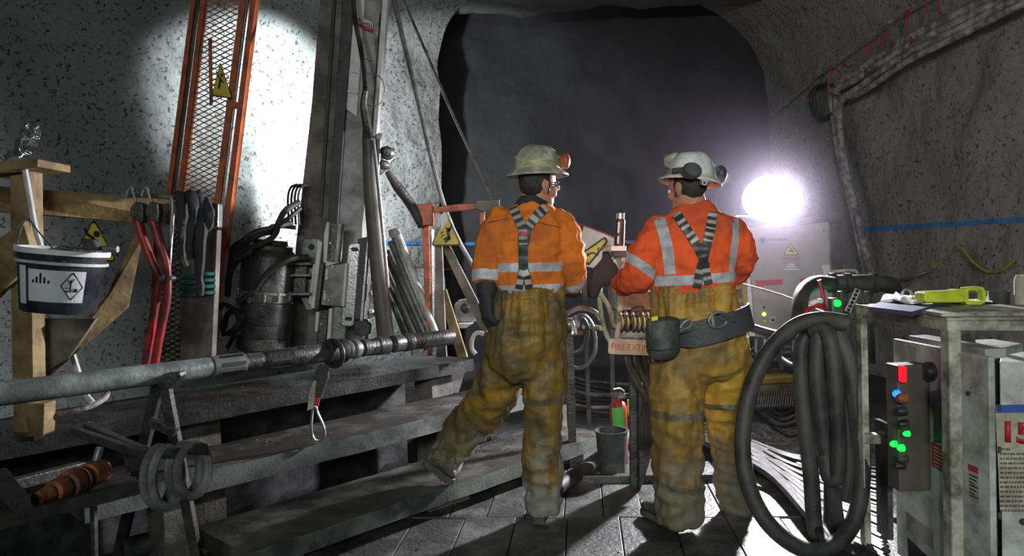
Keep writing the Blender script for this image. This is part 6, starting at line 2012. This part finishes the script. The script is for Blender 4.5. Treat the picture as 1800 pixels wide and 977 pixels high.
def helmet(name, c, axis, face, mat, parent, label, sx=1.0, r=0.157, h=0.15, bandmat='band'):
    axis = V(axis).normalized()
    fw = (V(face) - axis * V(face).dot(axis)).normalized()
    bm = nb()
    prof = [(r * 0.62, 0.012), (r * 0.98, -0.004), (r, 0.000), (r * 0.985, 0.006), (r * 0.82, 0.022), (r * 0.735, 0.034), (r * 0.71, 0.06), (r * 0.675, 0.09), (r * 0.60, 0.118), (r * 0.46, 0.138), (r * 0.26, 0.149), (0.001, 0.152)]
    lathe(bm, [(a, b * h / 0.15) for a, b in prof], c, axis, 48, sx=1.10, sy=1.0, ref=fw)
    bm.verts.ensure_lookup_table()
    sd = axis.cross(fw)
    for v in bm.verts:                                  # raised crown ridges, running front to back
        q = v.co - V(c)
        z = q.dot(axis)
        if z > 0.07:
            x = q.dot(sd)
            v.co += axis * (0.007 * max(0, math.cos(min(abs(x) / 0.022, 1) * math.pi / 2)) + 0.004 * max(0, math.cos(min(abs(abs(x) - 0.055) / 0.016, 1) * math.pi / 2)))
    o = ob(name, bm, mat, parent, 'all', 0, label)
    if bandmat:
        bm = nb()
        lathe(bm, [(r * 0.745, 0.034), (r * 0.738, 0.066), (r * 0.70, 0.066), (r * 0.71, 0.034)], c, axis, 48, sx=1.10, sy=1.0, ref=fw, close=True)
        ob('helmet_band', bm, bandmat, o, True)
    for k in (-1, 0, 1):
        bm = nb()
        path = []
        for i in range(13):
            a = math.radians(28 + 124 * i / 12)
            path.append(V(c) + fw * (r * 0.72 * 1.1 * math.cos(a)) + sd * (k * 0.042) + axis * (0.035 + (h - 0.038) * math.sin(a) ** 0.8 * (1 - 0.16 * abs(k))))
        tube(bm, path, 0.007, seg=8, smooth=False)
        ob('ridge', bm, mat, o, True)
    return o


def person(spec):
    Y = spec['Y']
    t = T('person', spec['label'], 'person', spec['root'])
    A = frame(spec['face'])
    bm = nb()
    hc = spec['head']
    g = head(bm, hc, A, 1.0)
    neck = spec['neck']
    tube(bm, [g(0, -0.012, -0.03), V(hc).lerp(neck, 0.6) + A @ V((0, -0.01, 0)), neck, neck + V((0, 0, -0.08))], [0.055, 0.056, 0.064, 0.08], seg=18)
    # body under the clothes: one surface with the head
    loft(bm, [(c - V((0, 0, 0.0)), a * 0.78, b * 0.78) for c, a, b in spec['torso_rings']], 20)
    loft(bm, [(c, a * 0.78, b * 0.78) for c, a, b in spec['hip_rings']], 20)
    for l in spec['arms']:
        tube(bm, [p for p, r in l['pts']] + [l['wrist']], [r * 0.66 for p, r in l['pts']] + [0.03], seg=14)
        if l.get('bare'):
            hand(bm, l['wrist'], l['dir'], l['palm'], l['thumb'], 1.0, l.get('curl', 30))
    for l in spec['legs']:
        tube(bm, [p for p, r in l], [r * 0.66 for p, r in l], seg=14)
    bm = remesh(bm, 0.0075, 3)
    body = ob('body', bm, 'skin', t, 'all', 0, spec.get('body_label'))
    for q in (-1, 1):
        bm = nb(); ell(bm, g(q * 0.031, 0.079, -0.004), 0.0125, 0.011, 0.0125, A, 12, 8); ey = ob('eye', bm, 'whitec', t, True)
        bm = nb(); ell(bm, g(q * 0.031, 0.0885, -0.004), 0.0055, 0.003, 0.0055, A, 10, 6); ob('iris', bm, 'ink', ey, True)
        bm = nb(); tube(bm, [g(q * 0.016, 0.0955, 0.020), g(q * 0.034, 0.094, 0.026), g(q * 0.052, 0.080, 0.020)], 0.004, seg=6); ob('eyebrow', bm, 'hair', t, True)
    # hair: cap at the back and sides of the skull
    bm = nb()
    ell(bm, g(0, -0.010, 0.028), 0.0805, 0.097, 0.104, A, 28, 20)
    for co, no in ((g(0, 0, spec.get('nape', -0.075)), A @ V((0, 0.35, -1))), (g(0, 0.022, 0), A @ V((0, 1, 0.15)))):
        r_ = bmesh.ops.bisect_plane(bm, geom=bm.verts[:] + bm.edges[:] + bm.faces[:], dist=1e-5, plane_co=co, plane_no=no.normalized(), clear_outer=True)
        ed = [e for e in r_['geom_cut'] if isinstance(e, bmesh.types.BMEdge)]
        bmesh.ops.holes_fill(bm, edges=ed, sides=0)
    for q in (-1, 1):
        ell(bm, g(q * 0.073, 0.012, -0.018), 0.007, 0.011, 0.028, A, 10, 8)
    lump(bm, 0.004, 60, 2)
    ob('hair', bm, 'hair', t, True)
    # trousers
    bm = nb()
    loft(bm, spec['hip_rings'], 26)
    for l in spec['legs']:
        tube(bm, [p for p, r in l], [r for p, r in l], seg=20)
    bm = remesh(bm, 0.011, 5)
    zt = spec['hip_rings'][0][0].z
    cx = spec['hip_rings'][0][0]
    folds(bm, spec['seed'], 0.026, 4.2, 13)
    folds(bm, spec['seed'] + 7, 0.0035, 10, 34)
    for v in bm.verts:                                   # gathers under the elastic waist
        k = max(0.0, min(1.0, (v.co.z - (zt - 0.36)) / 0.30))
        a = math.atan2(v.co.y - cx.y, v.co.x - cx.x)
        w_ = math.sin(a * 26 + 2.0 * math.sin(a * 5)) * 0.5 + math.sin(a * 11 + v.co.z * 3) * 0.7
        rad = V((math.cos(a), math.sin(a), 0))
        v.co += rad * (w_ * 0.0075 * k)
        if v.co.z > zt - 0.06:
            v.co += rad * (0.006 * math.sin((zt - v.co.z) * 210))
    for co, no, half, filt in spec['leg_bands']:
        band(bm, co, no, half, 1, filt)
    ob('trousers', bm, [spec.get('pmat', 'pants'), 'tape_d'], t, 'all', 0, spec['trouser_label'])
    # jacket
    bm = nb()
    loft(bm, spec['torso_rings'], 26)
    for l in spec['arms']:
        tube(bm, [p for p, r in l['pts']], [r for p, r in l['pts']], seg=20)
        p, r = l['pts'][0]
        ell(bm, p, r * 1.02, r * 1.02, r * 1.02, None, 16, 12)
    bm = remesh(bm, 0.010, 6)
    folds(bm, spec['seed'] + 4, 0.020, 7, 11)
    folds(bm, spec['seed'] + 9, 0.0055, 16, 30)
    for co, no, half, filt in spec['bands']:
        band(bm, co, no, half, 1, filt)
    bm.normal_update()
    bv = BVHTree.FromBMesh(bm)
    jk = ob('jacket', bm, [spec['jmat'], 'tape'], t, 'all', 0, spec['jacket_label'])
    for nm, path, w_, mt, off, parts in spec['straps']:
        b_ = ribbon(bv, path, w_, off, 0.005, 3.0, parts)
        if len(b_.faces):
            ob(nm, b_, mt, t, True)
        else:
            b_.free()
    return t, g, A, bv


def seg_parts(n, duty, a=0.0, b=1.0):
    return [(a + (b - a) * (k / n), a + (b - a) * ((k + duty) / n)) for k in range(n)]


# --- left worker
Y1 = 3.7
foot_r = PZ(952, 915, 0.0)
foot_l = PZ(782, 848, ZB + 0.01)
X = V((1, 0, 0))
torso1 = rings_px([(930, 512, 57, .118), (929, 500, 63, .130), (926, 480, 64, .132), (925, 450, 64, .132), (927, 420, 67, .135), (930, 398, 68, .13), (931, 382, 60, .112), (933, 368, 40, .085), (936, 358, 28, .068)], Y1)
hips1 = rings_px([(930, 506, 57, .124), (930, 514, 61, .134), (929, 540, 63, .145), (926, 575, 68, .152), (922, 610, 70, .152), (918, 640, 58, .135), (920, 662, 34, .10), (922, 672, 14, .05)], Y1)
armsL = dict(pts=[(P(878, 395, 3.70), .076), (P(862, 432, 3.71), .080), (P(856, 470, 3.69), .076), (P(856, 498, 3.66), .062)], wrist=P(857, 512, 3.65))
armsR = dict(pts=[(P(984, 397, 3.71), .076), (P(1000, 438, 3.72), .078), (P(1005, 478, 3.74), .072), (P(1004, 503, 3.82), .062)], wrist=P(1003, 508, 3.95))
legR1 = [(P(955, 590, 3.7), .105), (P(953, 660, 3.7), .112), (P(953, 750, 3.72), .101), (P(953, 830, 3.74), .095), (P(955, 898, 3.75), .088)]
legL1 = [(P(902, 596, 3.72), .108), (P(868, 690, 3.85), .122), (P(815, 758, 4.0), .108), (P(776, 818, foot_l.y - 0.02), .092)]
zb = P(925, 469, Y1).z
def inbox(x0, x1, z0, z1):
    return lambda c: x0 <= c.x <= x1 and z0 <= c.z <= z1
xl = P(876, 470, Y1).x; xr = P(987, 470, Y1).x
a_d = (P(856, 498, 3.66) - P(857, 470, 3.69)).normalized()
b_d = (P(1004, 503, 3.82) - P(1005, 478, 3.74)).normalized()
up1 = [('suspender', [(898, 356), (908, 378), (919, 402), (920, 500)], 17, 'belt', 0.010, None),
       ('suspender', [(962, 362), (944, 378), (926, 402), (921, 430)], 17, 'belt', 0.013, None),
       ('suspender', [(919, 470), (915, 488), (912, 508)], 13, 'belt', 0.012, None),
       ('suspender', [(922, 470), (927, 488), (930, 508)], 13, 'belt', 0.012, None),
       ('reflector', [(898, 356), (908, 378), (919, 402)], 16, 'strapw', 0.0135, seg_parts(4, 0.68)),
       ('reflector', [(962, 362), (944, 378), (926, 402)], 16, 'strapw', 0.0155, seg_parts(4, 0.68)),
       ('reflector', [(919, 403), (920, 436)], 15, 'strapw', 0.016, seg_parts(3, 0.72)),
       ('reflector', [(919, 475), (915, 488), (912, 506)], 12, 'strapw', 0.0145, seg_parts(2, 0.65)),
       ('reflector', [(922, 475), (927, 488), (930, 506)], 12, 'strapw', 0.0145, seg_parts(2, 0.65)),
       ('yoke_seam', [(857, 391), (872, 388), (893, 384)], 2.2, 'rust', 0.003, None), ('yoke_seam', [(934, 389), (955, 393), (986, 400)], 2.2, 'rust', 0.003, None),
       ('red_patch', [(920, 407), (920, 414)], 14, 'redp', 0.0175, None)]
hc1 = P(946, 327, 3.69)
w1 = dict(Y=Y1, label='person in orange jacket, dirty pale helmet and muddy trousers, one boot on the lowest plank', root=V((foot_r.x, foot_r.y, 0)), face=(0.86, 0.50, -0.10), head=hc1, neck=P(934, 360, 3.70),
          torso_rings=torso1, hip_rings=hips1, arms=[armsL, armsR], legs=[legR1, legL1], seed=1.0, jmat='jacket', body_label='tanned skin',
          trouser_label='muddy yellow oilskin trousers', jacket_label='orange work jacket with silver bands',
          leg_bands=[(P(953, 700, 3.71), (0, 0, 1), 0.018, lambda c: c.x > P(905, 700, 3.71).x and 0.2 < c.z < 0.9)],
          bands=[(P(925, 469, Y1), (0.02, 0, 1), 0.022, inbox(xl, xr, zb - .2, zb + .2)), (P(925, 506, Y1), (0.0, 0, 1), 0.02, inbox(xl, xr, zb - .3, zb - 0.03)),
                 (P(857, 489, 3.67), a_d, 0.026, lambda c: c.x < xl - 0.0), (P(1004, 492, 3.78), b_d + V((0.15, 0, -0.2)), 0.028, lambda c: c.x > xr)],
          straps=up1)
p1, g1_, A1_, bv1 = person(w1)
bm = nb(); loft(bm, rings_px([(934, 366, 36, .08), (936, 354, 29, .072), (939, 344, 24, .066), (939, 343, 20, .058), (936, 356, 24, .06)], 3.695), 24); ob('shirt_collar', bm, 'navy', p1, True, 0, 'dark navy collar')
hel = helmet('helmet', P(945, 309, 3.69), (0.0, 0.0, 1), (0.86, 0.5, 0), 'hat_g', p1, 'dirty pale full-brim helmet', r=0.145, h=0.148)
bm = nb(); ell(bm, P(993, 283, 3.72), 0.028, 0.045, 0.042); ell(bm, P(988, 284, 3.71), 0.02, 0.04, 0.036); ob('orange_ear_muff', bm, 'orangep', hel, True, 0, 'orange ear muff')
bm = nb(); ell(bm, P(910, 289, 3.69), 0.018, 0.03, 0.026); beam(bm, P(906, 300, 3.69), P(914, 276, 3.69), 0.02, 0.02); ob('lamp_battery', bm, 'muff', hel, True)
bm = nb(); tube(bm, [g1_(-0.080, 0.0, 0.004), g1_(-0.072, 0.06, 0.004), g1_(-0.05, 0.093, 0.0), g1_(0, 0.106, 0.0), g1_(0.05, 0.093, 0.0), g1_(0.072, 0.06, 0.004), g1_(0.080, 0.0, 0.004)], 0.004, seg=6); sg_ = ob('safety_glasses', bm, 'steel_d', p1, True)
for q in (-1, 1):
    bm = nb(); ell(bm, g1_(q * 0.032, 0.097, -0.004), 0.025, 0.004, 0.013, A1_ @ Matrix.Rotation(math.radians(-q * 14), 3, 'Z'), 16, 10); ob('lens', bm, 'glass', sg_, True)
bm = nb(); tube(bm, [P(856, 495, 3.665), P(855, 510, 3.65), P(854, 520, 3.64)], [0.056, 0.05, 0.045], seg=16); hand(bm, P(854, 522, 3.635), (0.03, -0.08, -1), (0.6, 0.4, 0), (0, 1, 0), 1.12, 34, 1.35); ob('glove', remesh(bm, 0.007, 2), 'glove', p1, 'all', 0, 'black glove')
bm = nb(); tube(bm, [P(1004, 500, 3.80), P(1005, 508, 3.86), P(1006, 508, 3.93)], [0.056, 0.05, 0.042], seg=16); hand(bm, P(1007, 507, 3.95), (0.25, 1, 0.03), (-0.7, 0, -0.6), (0, 0, 1), 1.08, 38, 1.3); ob('glove', remesh(bm, 0.007, 2), 'glove', p1, 'all', 0, 'black glove')
boot(foot_r + V((-0.02, -0.06, 0.012)), foot_r + V((0.05, 0.22, 0.012)), P(955, 885, 3.75), (0, 0, 1), p1)
hl = P(743, 814, foot_l.y - 0.02)
tl = PZ(794, 850, ZB + 0.012)
boot(hl, tl, P(772, 808, foot_l.y), (0.55, 0.1, 1), p1, 1.0)

# --- right worker
Y2 = 3.55
torso2 = rings_px([(1216, 516, 71, .135), (1217, 500, 73, .142), (1219, 470, 72, .140), (1222, 440, 75, .142), (1223, 412, 77, .138), (1223, 396, 72, .125), (1221, 382, 54, .105), (1219, 368, 34, .080), (1218, 358, 27, .070)], Y2)
hips2 = rings_px([(1217, 500, 70, .140), (1218, 512, 73, .146), (1223, 545, 76, .155), (1230, 590, 80, .162), (1234, 620, 80, .160), (1236, 645, 66, .145), (1236, 664, 36, .11), (1236, 674, 14, .05)], Y2)
aL2 = dict(pts=[(P(1158, 410, 3.55), .082), (P(1138, 446, 3.52), .086), (P(1122, 484, 3.52), .076), (P(1104, 497, 3.66), .060), (P(1094, 497, 3.76), .052)], wrist=P(1090, 497, 3.82), bare=True, dir=(-0.15, 1, 0.02), palm=(0.5, 0, -0.8), thumb=(0.5, 0, 0.8), curl=36)
aR2 = dict(pts=[(P(1284, 408, 3.56), .080), (P(1297, 442, 3.58), .078), (P(1297, 470, 3.66), .068), (P(1290, 486, 3.78), .058)], wrist=P(1284, 490, 3.86), bare=True, dir=(-0.25, 1, 0.05), palm=(-0.5, 0, -0.8), thumb=(-0.5, 0, 0.8), curl=36)
lL2 = [(P(1196, 600, 3.54), .118), (P(1190, 690, 3.50), .126), (P(1192, 770, 3.51), .120), (P(1192, 850, 3.52), .113), (P(1196, 916, 3.53), .102)]
lR2 = [(P(1270, 600, 3.58), .118), (P(1279, 700, 3.66), .114), (P(1284, 780, 3.74), .098), (P(1290, 850, 3.79), .092), (P(1298, 890, 3.82), .086)]
xl2 = P(1146, 490, Y2).x; xr2 = P(1291, 490, Y2).x
z2 = P(1220, 489, Y2).z
c_d = (P(1122, 484, 3.52) - P(1138, 446, 3.52)).normalized()
bk = 'strapw'
st2 = [('suspender', [(1188, 374), (1208, 404), (1226, 432), (1236, 452), (1238, 478)], 17, 'belt', 0.012, None),
       ('suspender', [(1254, 372), (1250, 396), (1242, 432), (1237, 452)], 17, 'belt', 0.014, None),
       ('suspender', [(1234, 462), (1229, 482), (1225, 506)], 15, 'belt', 0.013, None), ('suspender', [(1239, 462), (1242, 482), (1246, 500)], 15, 'belt', 0.013, None),
       ('reflector', [(1188, 374), (1208, 404), (1226, 430)], 16, bk, 0.016, seg_parts(5, 0.68)), ('reflector', [(1253, 374), (1250, 396), (1243, 430)], 16, bk, 0.018, seg_parts(5, 0.68)),
       ('reflector', [(1230, 474), (1227, 488), (1225, 504)], 14, bk, 0.016, seg_parts(2, 0.65)), ('reflector', [(1241, 472), (1243, 486), (1246, 498)], 14, bk, 0.016, seg_parts(2, 0.65)),
       ('shoulder_tape', [(1158, 382), (1167, 410), (1174, 440), (1178, 482)], 20, 'tape', 0.004, None), ('shoulder_tape', [(1292, 384), (1294, 410), (1289, 450), (1287, 482)], 12, 'tape', 0.004, None)]
root2 = PZ(1196, 930, 0)
hc2 = P(1208, 330, 3.55)
w2 = dict(Y=Y2, label='person in orange-red jacket, white helmet with ear muffs and dark tool belt, facing the console', root=V((root2.x, root2.y, 0)), face=(-0.62, 0.78, -0.12), head=hc2, neck=P(1219, 362, 3.55),
          torso_rings=torso2, hip_rings=hips2, arms=[aL2, aR2], legs=[lL2, lR2], seed=2.0, pmat='pants2', jmat='jacket2', body_label='tanned skin', nape=-0.06,
          trouser_label='yellow oilskin trousers with mud on the lower legs', jacket_label='orange-red work jacket with silver bands',
          leg_bands=[(P(1190, 724, 3.5), (0.05, 0, 1), 0.018, lambda c: c.x < P(1238, 724, 3.5).x and 0.3 < c.z < 0.9), (P(1282, 707, 3.67), (-0.05, 0, 1), 0.016, lambda c: c.x > P(1240, 724, 3.55).x and 0.3 < c.z < 0.9),
                     (P(1192, 850, 3.52), (0.22, 0, 1), 0.014, lambda c: c.x < P(1238, 850, 3.5).x and c.z < 0.5)],
          bands=[(P(1220, 489, Y2), (-0.03, 0, 1), 0.023, inbox(xl2, xr2, z2 - .2, z2 + .2)), (P(1128, 470, 3.52), c_d + V((-0.25, 0, 0)), 0.022, lambda c: c.x < xl2)],
          straps=st2)
p2_, g2_, A2_, bv2 = person(w2)
hel = helmet('helmet', P(1212, 321, 3.55), (0.17, 0.05, 1), (-0.62, 0.78, 0), 'hat_w', p2_, 'white full-brim helmet', r=0.142, h=0.142, bandmat=None)
bm = nb(); lathe(bm, [(0.02, 0), (0.036, 0.004), (0.038, 0.03), (0.03, 0.045), (0.001, 0.047)], P(1213, 303, 3.41), (0.1, -1, 0.25), 24, sx=1.2, sy=1.0, ref=(1, 0, 0)); ob('ear_muff', bm, 'muff', hel, True, 0, 'dark ear muff')
bm = nb(); ell(bm, P(1266, 306, 3.58), 0.032, 0.045, 0.042); ob('ear_muff', bm, 'muff', hel, True, 0, 'dark ear muff')
bm = nb(); tube(bm, [P(1256, 322, 3.5), P(1264, 326, 3.52), P(1278, 318, 3.54), P(1281, 308, 3.56)], 0.006, seg=6); ob('muff_wire', bm, 'whitec', hel, True)
bm = nb(); tube(bm, [P(1182, 300, 3.44), P(1200, 298, 3.41), P(1212, 303, 3.40)], 0.012, seg=8); ob('muff_arm', bm, 'muff', hel, True)
bm = nb(); ell(bm, P(1187, 280, 3.6), 0.034, 0.04, 0.034); lathe(bm, [(0.03, 0), (0.034, 0.02), (0.03, 0.03), (0.001, 0.03)], P(1182, 282, 3.6), (-0.7, 0.7, 0), 20); ob('cap_lamp', bm, 'hat_g', hel, True, 0, 'pale green cap lamp')
bm = nb(); slab(bm, [(1166, 306), (1176, 303), (1180, 310), (1170, 317)], 3.5, 0.02); ob('red_clip', bm, 'red', hel, False, 0.003)
bm = nb(); slab(bm, [(1165, 308), (1175, 296), (1186, 296), (1186, 312), (1170, 316)], 3.53, 0.03); ob('dark_clip', bm, 'black', hel, False, 0.004)
cl = nb(); slab(cl, [(1231, 315), (1247, 318), (1246, 327), (1230, 325)], 3.402, 0.012); cl = ob('sticker', cl, 'belt', hel, False, 0.002)
bm = nb(); torus(bm, P(1238.5, 321, 3.40), (0, -1, 0.1), 0.010, 0.002, 16, 6); slab(bm, [(1232, 316), (1246, 318.5), (1246, 319.3), (1232, 317)], 3.400, 0.002); ob('sticker_mark', bm, 'whitec', cl)
# tool belt
ra, rb = P(1148, 592, Y2), P(1306, 552, Y2)
bc_ = P(1229, 574, Y2)
bm = nb()
bx = (rb - ra).normalized()
bz = V((0, 0, 1)); bz = (bz - bx * bz.dot(bx)).normalized(); by = bz.cross(bx)
rows = []
n = 56
for i in range(n):
    a = 2 * math.pi * i / n
    hgt = 0.034
    back = max(0.0, -math.sin(a))
    off = 0.0
    if -math.cos(a) < 0.62 and math.sin(a) < 0 :
        hgt = 0.034 + 0.024 * min(1, (0.62 + math.cos(a)) * 4)
    d = bx * (math.cos(a) * 0.243) + by * (math.sin(a) * 0.192)
    dn = d.normalized()
    c = bc_ + d
    rows.append([bm.verts.new(c + bz * hgt), bm.verts.new(c + dn * 0.012 + bz * hgt), bm.verts.new(c + dn * 0.012 - bz * hgt), bm.verts.new(c - bz * hgt)])
for i in range(n):
    for j in range(4):
        bm.faces.new((rows[i][j], rows[(i + 1) % n][j], rows[(i + 1) % n][(j + 1) % 4], rows[i][(j + 1) % 4]))
bl = ob('tool_belt', bm, 'belt', p2_, True, 0, 'dark wide tool belt')
YB2 = Y2 - 0.215
bm = nb(); torus(bm, P(1262, 562, YB2), (0.1, -1, 0), 0.040, 0.006, 28, 8, 1.1, 0.85, V((1, 0, 0.2)), 20, 330); beam(bm, P(1250, 551, YB2), P(1254, 574, YB2), 0.012, 0.012, (0, 1, 0)); ob('tool_ring', bm, 'steel_b', bl, True, 0, 'steel hammer ring')
bm = nb(); slab(bm, [(1260, 556), (1290, 548), (1296, 566), (1264, 572)], YB2 + 0.03, 0.03); ob('ring_tab', bm, 'black', bl, False, 0.005)
bm = nb(); slab(bm, [(1296, 545), (1304, 547), (1302, 556), (1296, 556)], YB2 + 0.08, 0.03); ob('belt_clip', bm, 'black', bl, False, 0.003)
bm = nb(); tube(bm, [P(1190, 582, YB2), P(1203, 566, YB2), P(1213, 562, YB2), P(1215, 572, YB2), P(1200, 580, YB2), P(1190, 582, YB2)], 0.0045, seg=6); ell(bm, P(1197, 575, YB2), 0.01, 0.008, 0.008); ob('snap_hook', bm, 'steel', bl, True, 0, 'steel snap hook')
bm = nb(); slab(bm, [(1184, 566), (1192, 562), (1210, 560), (1218, 566), (1218, 582), (1190, 588)], YB2 + 0.006, 0.02); ob('hook_pad', bm, 'belt', bl, False, 0.004)
bm = nb(); loft(bm, [(P(1165, y, Y2 - 0.20), X * (hw * Y2 / FPX), V((0, dh, 0))) for y, hw, dh in ((556, 18, .035), (562, 27, .055), (590, 29, .062), (618, 28, .06), (628, 22, .045), (631, 10, .02))], 24)
bm = remesh(bm, 0.009, 3); lump(bm, 0.007, 9, 3); po_ = ob('belt_pouch', bm, 'pouch', bl, 'all', 0, 'dark grey belt pouch')
bm = nb(); slab(bm, [(1138, 565), (1144, 560), (1150, 562), (1150, 610), (1142, 606)], Y2 - 0.235, 0.04); ob('side_flap', bm, 'belt', po_, False, 0.006)
bm = nb(); slab(bm, [(1146, 557), (1157, 555), (1157, 563), (1145, 565)], Y2 - 0.262, 0.02); ob('yellow_tab', bm, 'yellow', po_, False, 0.003, 'yellow tab')
bm = nb(); tube(bm, [P(1140, 612, Y2 - 0.255), P(1165, 616, Y2 - 0.27), P(1191, 610, Y2 - 0.255)], 0.004, seg=6); ob('seam', bm, 'belt', po_, True)
boot(root2 + V((-0.02, -0.02, 0.012)), root2 + V((-0.13, 0.22, 0.012)), P(1194, 900, 3.53), (0, 0, 1), p2_)
fr2 = PZ(1300, 902, 0)
boot(fr2 + V((0.0, -0.02, 0.012)), fr2 + V((0.02, 0.25, 0.012)), P(1297, 880, 3.82), (0, 0, 1), p2_)

# ------------------------------------------------------------------ haze added to imitate the lens glow round the flood lamp
hm = bpy.data.materials.new('glow_air')
hm.use_nodes = True
hn = hm.node_tree
hn.nodes.clear()
vo = hn.nodes.new('ShaderNodeVolumeScatter')
vo.inputs['Density'].default_value = 0.0065
vo.inputs['Anisotropy'].default_value = 0.8
vo.inputs['Color'].default_value = (0.86, 0.78, 1.0, 1)
ho = hn.nodes.new('ShaderNodeOutputMaterial')
hn.links.new(vo.outputs[0], ho.inputs['Volume'])
MT['glow_air'] = hm
bm = nb(); obox(bm, (-0.6, 4.4, 0.03), (3.7, 0, 0), (0, 4.0, 0), (0, 0, 3.2))
hz_ = ob('glow_haze', bm, 'glow_air')
hz_['kind'] = 'stuff'
tag(hz_, 'thin purple haze added for the lens glow around the flood lamp', 'haze')

# loose grit on the planks and the deck
random.seed(11)
bm = nb()
def grit(p, r):
    m_ = Matrix.Translation(p) @ Matrix.Rotation(random.uniform(0, 6), 4, 'Z') @ Matrix.Diagonal((r, r * random.uniform(0.6, 1), r * random.uniform(0.5, 0.8), 1))
    bmesh.ops.create_icosphere(bm, subdivisions=1, radius=1.0, matrix=m_)
for p0, t0, t1, w_, z_, n_ in ((B0, -0.65, 1.7, 0.48, ZB, 260), (M0, -1.9, 1.2, 0.4, ZM, 240), (T0, -2.5, 1.0, 0.4, ZT, 260)):
    for k in range(n_):
        t_ = random.uniform(t0, t1)
        if noise.noise(V((t_ * 2, p0.x, 0))) < -0.1:
            continue
        p = V((p0.x, p0.y, z_ + 0.003)) + SD * t_ + SN * random.uniform(0.02, w_)
        grit(p, random.uniform(0.0025, 0.007))
for k in range(160):
    p = DO + DS * random.uniform(-1.6, 1.0) + DD * random.uniform(-0.2, 1.5); p.z = 0.002
    grit(p, random.uniform(0.002, 0.006))
go = ob('loose_grit', bm, 'gravel', None, True)
go['kind'] = 'stuff'
tag(go, 'loose grit scattered on the timber planks and deck', 'grit')
